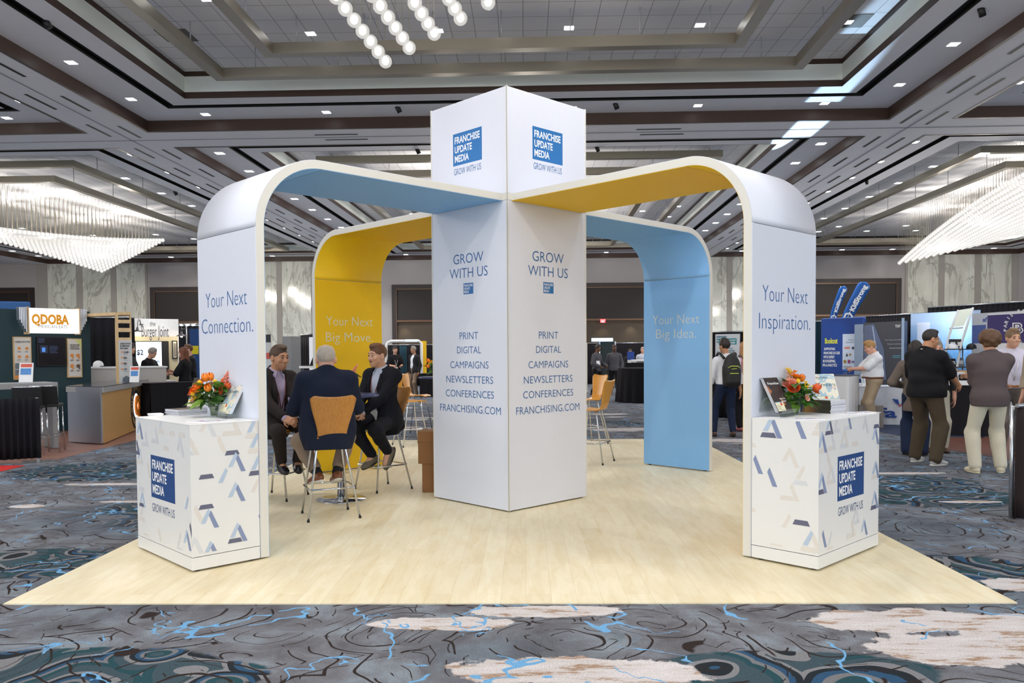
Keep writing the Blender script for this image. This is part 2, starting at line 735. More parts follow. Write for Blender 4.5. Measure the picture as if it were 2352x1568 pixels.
def ring(mb, x0, x1, y0, y1, w, z0, z1):
    """a square ring, w wide inwards, as four mitred bars"""
    a = [(x0, y0), (x1, y0), (x1, y1), (x0, y1)]
    b = [(x0 + w, y0 + w), (x1 - w, y0 + w), (x1 - w, y1 - w), (x0 + w, y1 - w)]
    for i in range(4):
        j = (i + 1) % 4
        q = [a[i], a[j], b[j], b[i]]
        mb.hexa([(x, y, z0) for x, y in q], [(x, y, z1) for x, y in q])


# soffit between the bays
ce = MB()
T_ = 0.03
xs = [-8.6, BX['left'][0], BX['left'][1], BX['middle'][0], BX['middle'][1], BX['right'][0], BX['right'][1], 8.6]
ys = [-1.6, BY['near'][0], BY['near'][1], BY['far'][0], BY['far'][1], 8.95]
for i in range(7):
    for j in range(5):
        if i % 2 == 1 and j % 2 == 1:
            continue
        ce.box(xs[i], xs[i + 1], ys[j], ys[j + 1], 1.0, 1.0 + T_)
ce.cur = 0
ZT = 1.157
for b in BAYS:
    x0, x1, y0, y1 = BAYS[b]
    ce.cur = 0
    ring(ce, x0 - 0.02, x1 + 0.02, y0 - 0.02, y1 + 0.02, 0.198, 1.048, 1.055)
    i2 = 0.219
    ring(ce, x0 + i2, x1 - i2, y0 + i2, y1 - i2, 0.0885, 1.048, 1.055)
    ce.cur = 1
    i3 = 0.308
    ce.box(x0 + i3, x1 - i3, y0 + i3, y1 - i3, ZT, ZT + 0.01)
    ce.cur = 2
    ring(ce, x0 + 0.17, x1 - 0.17, y0 + 0.17, y1 - 0.17, 0.055, 1.066, 1.07)
    ring(ce, x0 + 0.1775, x1 - 0.1775, y0 + 0.1775, y1 - 0.1775, 0.0015, 1.0475, 1.068)
    ring(ce, x0 + 0.218, x1 - 0.218, y0 + 0.218, y1 - 0.218, 0.0015, 1.0475, 1.068)
hall(ce, 'ceiling', [M_SOFFIT, M_TILE, M_SLOT])
for b in BAYS:
    x0, x1, y0, y1 = BAYS[b]
    t1 = MB()
    ring(t1, x0 - 0.012, x1 + 0.012, y0 - 0.012, y1 + 0.012, 0.0135, 0.999, 1.05)
    trim(t1, M_BROWN)
    i3 = 0.308
    t2 = MB()
    ring(t2, x0 + i3 - 0.002, x1 - i3 + 0.002, y0 + i3 - 0.002, y1 - i3 + 0.002, 0.002, 1.0476, 1.0734)
    ring(t2, x0 + i3 - 0.02, x1 - i3 + 0.02, y0 + i3 - 0.02, y1 - i3 + 0.02, 0.02, 1.137, 1.157)
    trim(t2, M_BROWN)
    t3 = MB()
    ring(t3, x0 + i3 - 0.02, x1 - i3 + 0.02, y0 + i3 - 0.02, y1 - i3 + 0.02, 0.0195, 1.0734, 1.137)
    trim(t3, M_COVE)
# joints in the soffit
sj = MB()
for x in (-1.927, 1.643):
    sj.box(x - 0.002, x + 0.002, -1.5, 8.9, 0.9985, 1.001)
sj.box(-8.5, 8.5, 3.783, 3.787, 0.9985, 1.001)
trim(sj, mat('joint_grey', '77757a', 0.8))

# ------------------------------------------------------------------ hung bronze frames
FRAME_SAY = {'outer': 'larger bronze rectangular frame', 'inner': 'smaller bronze rectangular frame inside the larger one'}
BAY_SAY = {'middle': 'over the booth', 'left': 'over the aisle left of the booth', 'right': 'over the aisle right of the booth',
           'far middle': 'behind the white tower', 'far left': 'around the left globe chandelier', 'far right': 'around the right globe chandelier'}
for b in BAYS:
    if b in ('left', 'right'):
        continue
    x0, x1, y0, y1 = BAYS[b]
    for nm, ins, zb in (('outer', 0.532, 1.041), ('inner', 0.819, 1.022)):
        q = room((x0 + x1) / 2 * KU, (y0 + y1) / 2 * KU, CAM_H + zb * KU)
        t = thing('ceiling_frame', FRAME_SAY[nm] + ' hung from ceiling ' + BAY_SAY[b], 'ceiling frame', q, -PHI)
        hx, hy = ((x1 - x0) / 2 - ins) * KU, ((y1 - y0) / 2 - ins) * KU
        fb = MB()
        ring(fb, -hx, hx, -hy, hy, 0.2, 0, 0.19)
        fb.build('frame_bar', M_BRONZE, t)
        top = (ZT - zb) * KU
        hang = []
        nn = 7
        for i in range(nn):
            u = -1 + 2 * (i + 0.5) / nn
            hang += [(u * hx, hy - 0.1), (-hx + 0.1, u * hy), (hx - 0.1, u * hy)]
        for hxx, hyy in hang:
            MB().tube([(hxx, hyy, 0.19), (hxx, hyy, top)], 0.011, 6).build('hanger_rod', M_ROD, t)

# ------------------------------------------------------------------ recessed downlights
dl = MB()
dl.box(-0.1, 0.1, -0.1, 0.1, 0.0, 0.03)
dl.cur = 1
dl.box(-0.085, 0.085, -0.085, 0.085, -0.004, 0.0)
DL_ME = dl.mesh('downlight')
DL_ME.materials.append(M_TRIMW)
DL_ME.materials.append(M_DOWN)
BAY_L = {'middle': 'central ceiling bay', 'left': 'near left ceiling bay', 'right': 'near right ceiling bay',
         'far middle': 'far central ceiling bay', 'far left': 'far left ceiling bay', 'far right': 'far right ceiling bay'}


def downlight(x, y, z, label, group):
    o = bpy.data.objects.new('downlight', DL_ME)
    COL.objects.link(o)
    o.location = room(x * KU, y * KU, CAM_H + z * KU - 0.005)
    o.rotation_euler = (0, 0, -PHI)
    if y > 3.9:
        o.scale = (1.3, 1.3, 1)
    tag(o, label, 'ceiling light', group)


def inview(x, y, z):
    w = room(x * KU, y * KU, CAM_H + z * KU) - Vector((0, 0, CAM_H))
    d = w.dot(CF)
    if d < 1:
        return False
    px = IW / 2 + FPX * w.dot(CR) / d
    py = IH / 2 + PPY - FPX * w.dot(CU) / d
    return -30 < px < IW + 30 and -30 < py < IH


for b in BAYS:
    x0, x1, y0, y1 = BAYS[b]
    lab = 'small square downlight on the outer ledge of the ' + BAY_L[b]
    lab2 = 'small square downlight in the raised tile field of the ' + BAY_L[b]
    g1, g2 = 'outer ledge lights of the ' + BAY_L[b], 'tile field lights of the ' + BAY_L[b]
    e = 0.085
    pts = []
    nx, ny = 6, 11
    for i in range(nx):
        u = x0 + 0.30 + (x1 - x0 - 0.60) * i / (nx - 1)
        pts += [(u, y1 - e), (u, y0 + e)]
    for j in range(ny):
        u = y0 + 0.1 + (y1 - y0 - 0.2) * (j + 0.5) / ny
        pts += [(x0 + e, u), (x1 - e, u)]
    for x, y in pts:
        if inview(x, y, 1.048):
            downlight(x, y, 1.048, lab, g1)
    pts = []
    xc = (x0 + x1) / 2
    ya = y1 - 0.672
    for xx in (-0.70, -0.235, 0.235, 0.70):
        for yy in (y1 - 0.675, y0 + 0.675):
            pts.append((xc + xx, yy))
    for xx in (-0.62, 0.0, 0.62):
        pts.append((xc + xx, y1 - 1.0))
    for j in range(8):
        u = y0 + 0.42 + (y1 - y0 - 0.84) * (j + 0.5) / 8
        pts += [(x0 + 0.42, u), (x1 - 0.42, u)]
        if 0 < j < 7:
            pts += [(x0 + 0.68, u + 0.2), (x1 - 0.68, u + 0.2)]
    for x, y in pts:
        if inview(x, y, ZT):
            downlight(x, y, ZT, lab2, g2)

# linear air slots in the soffit, track heads, square vents
SLOT_ME = MB().box(-0.035, 0.035, -0.52, 0.52, -0.004, 0.02).mesh('air_slot')
SLOT_ME.materials.append(M_SLOT)
for sx in (-1.927, 1.643):
    for i in range(13):
        for side in (-0.062, 0.062):
            y = 2.35 + i * 0.42 + (0.0 if side < 0 else 0.03)
            if y > 8.6 or not inview(sx + side, y, 1.0):
                continue
            o = bpy.data.objects.new('air_slot', SLOT_ME)
            COL.objects.link(o)
            o.location = room((sx + side) * KU, y * KU, SOFFIT)
            o.rotation_euler = (0, 0, -PHI)
            sd = 'left' if sx < 0 else 'right'
            tag(o, 'thin black linear air slot in the %s soffit beam running away from the camera' % sd, 'air vent', 'air slots in the %s soffit beam' % sd)
for sx in (-0.95, 0.52):
    for yy in (3.74, 3.83):
        o = bpy.data.objects.new('air_slot', SLOT_ME)
        COL.objects.link(o)
        o.location = room((sx + (yy - 3.74) * 0.3) * KU, yy * KU, SOFFIT)
        o.rotation_euler = (0, 0, -PHI + PI / 2)
        tag(o, 'thin black linear air slot in the crossing beam %s the tower top' % ('left of' if sx < 0 else 'right of'), 'air vent',
            'air slots in the crossing beam ' + ('left' if sx < 0 else 'right'))
M_BLACK = mat('matt_black', '141315', 0.5)
for px, py, z, say in ((915, 240, 1.06, 'left of the tower top on the near black track'), (1415, 232, 1.06, 'right of the tower top on the near black track'),
                       (960, 338, 1.06, 'on the far black track left of the tower'), (1372, 333, 1.06, 'on the far black track right of the tower'),
                       (108, 40, 1.06, 'on the black track at the upper left'), (2255, 12, 1.06, 'on the black track at the upper right'),
                       (403, 436, 1.06, 'on the track beside the left chandelier'), (1991, 410, 1.06, 'on the track beside the right chandelier')):
    p = at_z(px, py, CAM_H + z * KU)
    t = thing('track_spotlight', 'small black spotlight head ' + say, 'spotlight', (p.x, p.y, p.z - 0.06))
    MB().tube([(0, 0, 0.12), (0, 0, 0.0)], 0.02, 8).build('stem', M_BLACK, t)
    MB().tube([(-0.03, -0.02, 0.02), (0.03, 0.02, -0.11)], 0.055, 12).build('lamp_head', M_BLACK, t)
for px, py, say in ((405, 81, 'left'), (1955, 48, 'right')):
    p = at_z(px, py, CAM_H + ZT * KU)
    o = MB().box(-0.3, 0.3, -0.3, 0.3, -0.008, 0.0).build('ceiling_vent', mat('bronze_vent', '5a5148', 0.5), loc=p, rot=(0, 0, -PHI))
    tag(o, 'dark square vent in the ceiling tiles at the upper ' + say, 'air vent')
for px, py, say in ((118, 368, 'left'), (2290, 331, 'right'), (300, 441, 'left, nearer the tower'), (2100, 414, 'right, nearer the tower')):
    p = at_z(px, py, CAM_H + ZT * KU)
    o = MB().box(-0.3, 0.3, -0.3, 0.3, -0.012, 0.0).build('ceiling_vent', M_TRIMW, loc=p, rot=(0, 0, -PHI))
    tag(o, 'white square vent in the tiles above the chandelier at ' + say, 'air vent')

# ------------------------------------------------------------------ chandeliers of glass globes
M_GLOBE = mat('lit_globe_core', 'fffdf6', 0.4, emit=1.9, emit_col='fff6e8')
k = N('glass_globe_shell')
_tr = k.n('ShaderNodeBsdfTransparent')
_em = k.n('ShaderNodeEmission')
_em.inputs[0].default_value = (1.0, 0.97, 0.92, 1)
_em.inputs[1].default_value = 0.8
_gl = k.n('ShaderNodeBsdfGlossy')
_gl.inputs[1].default_value = 0.05
_fr = k.n('ShaderNodeLayerWeight')
_fr.inputs[0].default_value = 0.5
_nz, _ = k.noise(k.coord(scale=(1, 1, 0.15)), 40, 2)
_m1 = k.n('ShaderNodeMixShader')
k.link(k.math('MULTIPLY_ADD', _nz, 0.5, 0.35), _m1.inputs[0])
k.link(_tr.outputs[0], _m1.inputs[1])
k.link(_em.outputs[0], _m1.inputs[2])
_m2 = k.n('ShaderNodeMixShader')
k.link(k.math('MULTIPLY', k.math('POWER', _fr.outputs['Facing'], 3.0), 0.6), _m2.inputs[0])
k.link(_m1.outputs[0], _m2.inputs[1])
k.link(_gl.outputs[0], _m2.inputs[2])
k.link(_m2.outputs[0], k.o.inputs[0])
k.m.cycles.emission_sampling = 'NONE'
M_SHELL = k.m
M_STRAND = mat('pale_metal_strand', '8d887c', 0.4, metal=0.3)


def chandelier(b, label):
    c = ch_point(b, 0.5, 0.5)
    t = thing('chandelier', label, 'chandelier', (c.x, c.y, CAM_H + 1.15 * KU), 0)
    pts = []
    ni, nj = 54, (13 if b == 'middle' else 20)
    for i in range(ni):
        for j in range(nj):
            p = ch_point(b, i / (ni - 1), j / (nj - 1))
            pts.append(p)
    o = t.location

    def key(p):
        w = p - Vector((0, 0, CAM_H))
        d = w.dot(CF)
        if d < 2:
            return 1e9
        px = IW / 2 + FPX * w.dot(CR) / d
        py = IH / 2 + PPY - FPX * w.dot(CU) / d
        return d if -20 < px < IW + 20 and -20 < py < IH else 1e8 + d
    pts.sort(key=key)
    gb = MB().ball((0, 0, 0), 0.09, 16, 10)
    gb.cur = 1
    gb.ball((0, 0, 0.01), (0.05, 0.05, 0.06), 12, 8)
    me = gb.mesh('globe')
    me.materials.append(M_SHELL)
    me.materials.append(M_GLOBE)
    for p in pts[:100]:
        g = bpy.data.objects.new('globe', me)
        COL.objects.link(g)
        g.parent = t
        g.location = p - o
    rest = MB()
    for p in pts[100:]:
        rest.cur = 0
        rest.ball(p - o, 0.09, 10, 7)
        rest.cur = 1
        rest.ball(p - o, 0.055, 8, 5)
    tag(rest.build('globe', [M_SHELL, M_GLOBE], t), kind='stuff')
    st = MB()
    for p in pts:
        q = p - o
        st.tube([(q.x, q.y, q.z + 0.09), (q.x, q.y, 0.03)], 0.0045, 4, cap=False)
    tag(st.build('strand', M_STRAND, t), kind='stuff')


chandelier('middle', 'glass globe chandelier whose tip hangs into the picture at top')
chandelier('far left', 'glass globe chandelier over the left side of the hall')
chandelier('far right', 'glass globe chandelier over the right side of the hall')

# ------------------------------------------------------------------ back wall
YW = 8.86


def wallpt(px, py):
    """hall x and z (hall units) where a photo point lands on the back wall"""
    d = ray(px, py)
    c, s = math.cos(PHI), math.sin(PHI)
    dx, dy = c * d.x - s * d.y, s * d.x + c * d.y
    t = YW * KU / dy
    return dx * t / KU, d.z * t / KU


M_WALL = mat('taupe_wall', 'a39e9e', 0.75, var=0.03, scale=2)
M_PIL = mat('grey_pilaster', '9b9690', 0.6, var=0.05, scale=2)
k = N('veined_marble')
_v = k.coord(scale=(1.0, 1.0, 0.35))
_n1, _ = k.noise(_v, 0.55, 6, 0.62, 1.6)
_n2, _ = k.noise(_v, 1.6, 5, 0.6, 0.8)
_vein = k.math('SUBTRACT', 1.0, k.step(k.math('ABSOLUTE', k.math('SUBTRACT', _n1, 0.5)), 0.004, 0.03))
_c = k.ramp(_n2, [(0.3, lin('c3c4ba')), (0.7, lin('dbdcd2'))])
k.link(k.mix(k.math('MULTIPLY', _vein, 0.6), _c, lin('8d8a80')), k.b.inputs['Base Color'])
k.b.inputs['Roughness'].default_value = 0.08
M_MARBLE = k.m
wl = MB()
ZF = -CAM_H / KU
wl.box(-8.6, 8.6, YW, YW + 0.03, ZF, 1.03)
hall(wl, 'wall_back', M_WALL)
hall(MB().box(-8.63, -8.6, -1.5, 8.9, ZF, 1.03), 'wall_left', M_WALL)
hall(MB().box(8.6, 8.63, -1.5, 8.9, ZF, 1.03), 'wall_right', M_WALL)
for a, b_ in ((111, 177), (191, 256), (269, 335), (570, 636), (648, 715), (728, 794), (1603, 1669), (1681, 1747), (1760, 1826), (2084, 2154), (2168, 2237), (2252, 2322)):
    x0, _ = wallpt(a, 680)
    x1, _ = wallpt(b_, 680)
    mm = MB()
    w_ = x1 - x0
    for u0, u1 in ((0, 0.17), (0.175, 0.815), (0.82, 1.0)):
        mm.box(x0 + w_ * u0, x0 + w_ * u1, YW - 0.006, YW + 0.001, ZF, 0.999)
    trim(mm, M_MARBLE)
for a, b_ in ((86, 111), (177, 191), (256, 269), (335, 340), (560, 570), (636, 648), (715, 728), (794, 800), (1595, 1603), (1669, 1681), (1747, 1760), (1826, 1832), (2078, 2084), (2154, 2168), (2237, 2252), (2322, 2335)):
    x0, _ = wallpt(a, 680)
    x1, _ = wallpt(b_, 680)
    trim(MB().box(x0, x1, YW - 0.012, YW + 0.001, ZF, 0.999), M_PIL)
M_DKB = mat('dark_brown_panel', '2c2220', 0.5, var=0.1, scale=3)
M_DKB2 = mat('darker_brown_infill', '211a19', 0.6, var=0.15, scale=8)
M_COPPER = mat('copper_line', '6b4f3c', 0.4, metal=0.4)
M_FOYER = mat('foyer_brown', '4d4236', 0.7, var=0.1, scale=5)
DN = 0
for a, b_, top, rail in ((-60, 80, 661, 760), (347, 545, 659, 738), (901, 1560, 651, 733), (1850, 2068, 640, 722)):
    DN += 1
    x0, _ = wallpt(a, 680)
    x1, _ = wallpt(b_, 680)
    zt = (wallpt(a, top)[1] + wallpt(b_, top)[1]) / 2
    zr = (wallpt(a, rail)[1] + wallpt(b_, rail)[1]) / 2
    root = MB()
    fw = 0.055
    root.box(x0, x0 + fw, YW - 0.03, YW + 0.001, ZF, zt)
    root.box(x1 - fw, x1, YW - 0.03, YW + 0.001, ZF, zt)
    root.box(x0 + fw, x1 - fw, YW - 0.03, YW + 0.001, zt - fw, zt)
    d0 = hall(root, 'door_%d' % DN, M_DKB)
    inf = MB().box(x0 + fw, x1 - fw, YW - 0.015, YW + 0.0005, zr, zt - fw)
    inf.v = [tuple(room(x * KU, y * KU, CAM_H + z * KU)) for x, y, z in inf.v]
    inf.build('upper_panel', M_DKB2, d0)
    ln = MB()
    q = 0.006
    ln.box(x0 + fw, x1 - fw, YW - 0.033, YW - 0.02, zt - fw, zt - fw + q * 1.6)
    ln.box(x0 + fw - q, x0 + fw, YW - 0.033, YW - 0.02, ZF, zt - fw)
    ln.box(x1 - fw, x1 - fw + q, YW - 0.033, YW - 0.02, ZF, zt - fw)
    ln.box(x0 + fw, x1 - fw, YW - 0.033, YW - 0.01, zr - 0.02, zr)
    ln.v = [tuple(room(x * KU, y * KU, CAM_H + z * KU)) for x, y, z in ln.v]
    ln.build('edge_strip', M_COPPER, d0)
    lo = MB().box(x0 + fw, x1 - fw, YW - 0.004, YW + 0.0005, ZF, zr - 0.02)
    lo.v = [tuple(room(x * KU, y * KU, CAM_H + z * KU)) for x, y, z in lo.v]
    lo.build('lower_leaf', M_FOYER, d0)
    if DN == 3:
        for px in (930, 1384, 1448):
            xx, _ = wallpt(px, 745)
            p = room(xx * KU, (YW - 0.07) * KU, CAM_H + (zr - 0.02) * KU)
            lamp('wall_washer', 'SPOT', p, 30, (1.0, 0.85, 0.6), 0.05, (p.x + 0.02, p.y + 0.35, p.z - 2.5), R(80), 0.8)
xx, zz = wallpt(1384, 737)
p = room(xx * KU, (YW - 0.05) * KU, CAM_H + zz * KU)
ex_t = thing('exit_sign', 'small lit red exit sign high on the brown back wall', 'sign', p, -PHI)
MB().box(-0.15, 0.15, -0.02, 0.03, -0.1, 0.1).build('housing', mat('exit_red', 'ff5560', emit=1.2, emit_col='ff4450'), ex_t)
_m = MB()
text_into(_m, 'EXIT', -0.12, 0.12, -0.06, 0.06, face_y(-0.022), 0.02)
_m.build('lettering', mat('exit_white', 'ffd8d8', emit=0.6), ex_t)
# ------------------------------------------------------------------ exhibition platform
BO = Vector((-0.1578, 8.3825, 0.0))
TH = 0.7868
HT, HA, LA, ZTOP, RC, TK = 0.554, 0.5008, 3.0231, 2.978, 0.553, 0.062
CD, CH = 0.499, 1.0229

k = N('pale_plank_vinyl')
_v = k.coord(rot=(0, 0, PI / 2))
_b = k.n('ShaderNodeTexBrick')
_b.offset = 0.37
k.link(_v, _b.inputs['Vector'])
_b.inputs['Scale'].default_value = 1.0
_b.inputs['Brick Width'].default_value = 1.15
_b.inputs['Row Height'].default_value = 0.155
_b.inputs['Mortar Size'].default_value = 0.0009
_b.inputs['Bias'].default_value = 0.0
_b.inputs['Color1'].default_value = lin('ede3c6')
_b.inputs['Color2'].default_value = lin('e5d8b7')
_b.inputs['Mortar'].default_value = lin('cfbf9a')
_g, _ = k.noise(k.coord(scale=(9, 1.6, 1)), 1.5, 5, 0.65, 0.5)
_mx = k.n('ShaderNodeMix', data_type='RGBA', blend_type='MULTIPLY')
_mx.inputs[0].default_value = 1.0
k.link(_b.outputs[0], _mx.inputs[6])
k.link(k.ramp(_g, [(0.2, lin('f0e8d4')), (0.6, (1, 1, 1, 1))]), _mx.inputs[7])
k.link(_mx.outputs[2], k.b.inputs['Base Color'])
k.b.inputs['Roughness'].default_value = 0.42
k.b.inputs['Specular IOR Level'].default_value = 0.35
pf = MB().box(-3.1732, 2.9228, 4.8453, 13.9604, -0.008, 0.0)
tag(pf.build('vinyl_flooring', k.m), 'large pale wood plank vinyl flooring laid on the patterned carpet', 'flooring')

# ------------------------------------------------------------------ white tower
M_FAB = mat('white_stretch_fabric', 'dde0eb', 0.6, var=0.015, scale=30)
M_CREAM = mat('cream_edge', 'dad7cf', 0.45, var=0.01)
M_SEAM = mat('grey_seam', '83858a', 0.6)
M_LOGO = mat('logo_blue', '1f6bab', 0.45, var=0.02)
M_LOGOD = mat('logo_navy', '1d4580', 0.45, var=0.02)
M_INK = mat('blue_ink', '24609c', 0.5, var=0.02)
M_INKD = mat('navy_ink', '1f4478', 0.5, var=0.02)
M_WINK = mat('white_ink', 'f4f4f4', 0.5)

tw = thing('display_tower', 'tall white square tower at the centre of the pale platform', 'tower', BO, TH)
MB().box(-HT, HT, -HT, HT, 0.012, 2.918).build('lower_body', M_FAB, tw, bevel=0.004)
MB().box(-HT, HT, -HT, HT, 2.982, 3.961).build('upper_body', M_FAB, tw, bevel=0.004)
MB().box(-HT - 0.003, HT + 0.003, -HT - 0.003, HT + 0.003, 2.9185, 2.9815).build('band', M_CREAM, tw)
for sx, sy in ((-1, -1), (-1, 1), (1, -1), (1, 1)):
    cx, cy = sx * HT, sy * HT
    MB().box(cx - 0.006, cx + 0.006, cy - 0.006, cy + 0.006, 0.012, 2.917).build('corner_trim', M_CREAM, tw)
    MB().box(cx - 0.006, cx + 0.006, cy - 0.006, cy + 0.006, 2.983, 3.965).build('corner_trim', M_CREAM, tw)
    MB().lathe([(0.02, 0), (0.02, 0.012)], (cx - sx * 0.06, cy - sy * 0.06, 0), 12).build('foot', M_BLACK, tw)
sm = MB()
sm.box(-HT - 0.007, -HT - 0.004, -HT - 0.007, -HT - 0.004, 0.012, 3.96)
sm.build('corner_seam', M_SEAM, tw)


def logo_block(parent, place, u0, u1, z0, z1, mblue, mink, tag_z=None, wt=0.022):
    """blue square with three white lines; tag line under it"""
    b = MB()
    q = [(u0, z0), (u1, z0), (u1, z1), (u0, z1)]
    e1 = [place(u, w, 0.0004) for u, w in q]
    e2 = [place(u, w, -0.002) for u, w in q]
    b.hexa(e2, e1)
    b.build('logo_panel', mblue, parent)
    W_, H_ = u1 - u0, z1 - z0
    pl = lambda u, w: place(u, w, 0.0007)
    for s, a, zz in (('FRANCHISE', 0.93, 0.68), ('UPDATE', 0.655, 0.39), ('MEDIA', 0.545, 0.10)):
        t = MB()
        text_into(t, s, u0 + 0.06 * W_, u0 + (0.02 + a * 0.98) * W_, z0 + zz * H_, z0 + (zz + 0.215) * H_, pl, wt)
        t.build('logo_lettering', M_WINK, parent)
    if tag_z:
        t = MB()
        text_into(t, 'GROW WITH US', u0 + 0.03 * W_, u1 - 0.03 * W_, tag_z[0], tag_z[1], pl, 0.0)
        t.build('tag_line', mink, parent)


FACES = [lambda u, w, e: (-HT - e, -u, w), lambda u, w, e: (u, -HT - e, w)]
for place in FACES:
    logo_block(tw, place, -0.213, 0.212, 3.345, 3.658, M_LOGO, M_INK, (3.255, 3.315))
    pl = lambda u, w: place(u, w, 0.0007)
    for s, hw, z0, z1, wt in (('GROW', 0.222, 2.378, 2.472, -0.004), ('WITH US', 0.282, 2.238, 2.332, -0.004),
                              ('PRINT', 0.138, 1.633, 1.702, -0.004), ('DIGITAL', 0.178, 1.495, 1.562, -0.004), ('CAMPAIGNS', 0.284, 1.348, 1.416, -0.004),
                              ('NEWSLETTERS', 0.348, 1.203, 1.271, -0.004), ('CONFERENCES', 0.358, 1.062, 1.130, -0.004), ('FRANCHISING.COM', 0.452, 0.912, 0.982, -0.004)):
        t = MB()
        text_into(t, s, -hw, hw, z0, z1, pl, wt)
        t.build('lettering', M_INK, tw)
    logo_block(tw, place, -0.073, 0.073, 2.075, 2.183, M_LOGO, M_INK, None, 0.01)

# ------------------------------------------------------------------ four arches
M_BLUE = mat('sky_blue_lining', '84bbf0', 0.6, var=0.02, scale=20)
M_YEL = mat('golden_yellow_lining', 'efc100', 0.6, var=0.02, scale=20)
M_STEEL = mat('brushed_steel', 'b9bcc0', 0.25, metal=0.9)


def path(r_out, z_top, x_end):
    """leg-to-tower centre line pieces: straight top, bend, leg (x, z), for a skin at that offset"""
    xs_ = x_end - r_out
    zc = z_top - r_out
    top = [(HT + 0.002, z_top), (xs_, z_top)]
    arc = [(xs_ + r_out * math.sin(a), zc + r_out * math.cos(a)) for a in [PI / 2 * i / 18 for i in range(19)]]
    leg = [(x_end, zc), (x_end, 0.012)]
    return top, arc, leg


def strip(mb, pts, y0, y1, t, sgn):
    """a thin skin along pts, t thick towards sgn * normal"""
    n = len(pts)
    nr = []
    for i in range(n):
        a = pts[max(i - 1, 0)]
        b = pts[min(i + 1, n - 1)]
        dx, dz = b[0] - a[0], b[1] - a[1]
        l = math.hypot(dx, dz)
        nr.append((-dz / l * sgn, dx / l * sgn))
    vs, fs = [], []
    for p, q in zip(pts, nr):
        for y in (y0, y1):
            vs.append((p[0], y, p[1]))
            vs.append((p[0] + q[0] * t, y, p[1] + q[1] * t))
    for i in range(n - 1):
        a, b = i * 4, i * 4 + 4
        fs += [(a, a + 2, b + 2, b), (a + 1, b + 1, b + 3, a + 3), (a, b, b + 1, a + 1), (a + 2, a + 3, b + 3, b + 2)]
    fs += [(0, 1, 3, 2), (4 * n - 4, 4 * n - 2, 4 * n - 1, 4 * n - 3)]
    mb.add(vs, fs, n > 2)
    return mb


def arch(rz, label, lining, lines=None, inner_lines=None):
    t = thing('display_arch', label, 'arch', BO, rz)
    # core frame, shown as the cream edge
    o3 = path(RC, ZTOP, LA)
    i3 = path(RC - TK, ZTOP - TK, LA - TK)
    out = o3[0] + o3[1][1:] + [o3[2][1]]
    inn = i3[0] + i3[1][1:] + [i3[2][1]]
    core = MB()
    n = len(out)
    for y0, y1 in ((-HA, -HA + 0.03), (HA - 0.03, HA)):
        vs = []
        for (a, b), (c, d) in zip(out, inn):
            vs += [(a, y0, b), (c, y0, d), (a, y1, b), (c, y1, d)]
        fs = []
        for i in range(n - 1):
            p, q = i * 4, i * 4 + 4
            fs += [(p, p + 1, q + 1, q), (p + 2, q + 2, q + 3, p + 3), (p, q, q + 2, p + 2), (p + 1, p + 3, q + 3, q + 1)]
        fs += [(0, 2, 3, 1), (4 * n - 4, 4 * n - 3, 4 * n - 1, 4 * n - 2)]
        e = MB()
        e.add(vs, fs, False)
        e.build('edge_trim', M_CREAM, t)
    g = 0.0025
    for pts in (o3):
        m_ = MB()
        strip(m_, shorten(pts, g), -HA + 0.003, HA - 0.003, 0.004, 1)
        m_.build('outer_panel', M_FAB, t)
    for pts in (i3):
        m_ = MB()
        strip(m_, shorten(pts, g), -HA + 0.003, HA - 0.003, 0.004, -1)
        m_.build('lining_panel', lining, t)
    fill = MB()
    strip(fill, out, -HA + 0.03, HA - 0.03, 0.02, -1)
    strip(fill, inn, -HA + 0.03, HA - 0.03, 0.02, 1)
    fill.build('inner_frame', M_SEAM, t)
    for y in (-HA + 0.08, HA - 0.08):
        MB().lathe([(0.02, 0), (0.02, 0.013)], (LA - TK / 2, y, 0), 12).build('foot', M_BLACK, t)
    if lines:
        for s, u0, u1, z0, z1 in lines:
            tx = MB()
            text_into(tx, s, u0, u1, z0, z1, lambda u, w: (LA + 0.0046, u, w), -0.014)
            tx.build('lettering', M_INK, t)
    if inner_lines:
        for s, u0, u1, z0, z1 in inner_lines:
            tx = MB()
            text_into(tx, s, u0, u1, z0, z1, lambda u, w: (LA - TK - 0.0046, -u, w), -0.014)
            tx.build('lettering', mat('pale_print', 'dcdcd6', 0.5), t)
    return t


def shorten(pts, g):
    a, b = Vector(pts[0]), Vector(pts[1])
    c, d = Vector(pts[-1]), Vector(pts[-2])
    p0 = a + (b - a).normalized() * g
    p1 = c + (d - c).normalized() * g
    return [tuple(p0)] + list(pts[1:-1]) + [tuple(p1)]


arch(TH + PI, 'white curved arch with blue underside and Your Next Connection on its front leg', M_BLUE,
     lines=[('Your Next', -0.357, 0.351, 1.872, 1.985), ('Connection.', -0.439, 0.441, 1.668, 1.781)])
arch(TH - PI / 2, 'white curved arch with yellow underside and Your Next Inspiration on its front leg', M_YEL,
     lines=[('Your Next', -0.351, 0.360, 1.872, 1.985), ('Inspiration.', -0.399, 0.407, 1.668, 1.781)])
arch(TH, 'rear curved arch with blue inside reading Your Next Big Idea', M_BLUE,
     inner_lines=[('Your Next', -0.355, 0.354, 1.855, 1.968), ('Big Idea.', -0.299, 0.310, 1.672, 1.785)])
ya = arch(TH + PI / 2, 'rear curved arch with yellow inside reading Your Next Big Move', M_YEL,
          inner_lines=[('Your Next', -0.343, 0.354, 1.855, 1.968), ('Big Move.', -0.352, 0.352, 1.652, 1.765)])
M_PLATE = mat('polished_plate', 'c9ccc6', 0.12, metal=0.85)
for y in (-0.33, 0.33):
    MB().box(LA - 0.32, LA - TK + 0.01, y - 0.13, y + 0.13, 0.0, 0.008).build('base_plate', M_PLATE, ya)

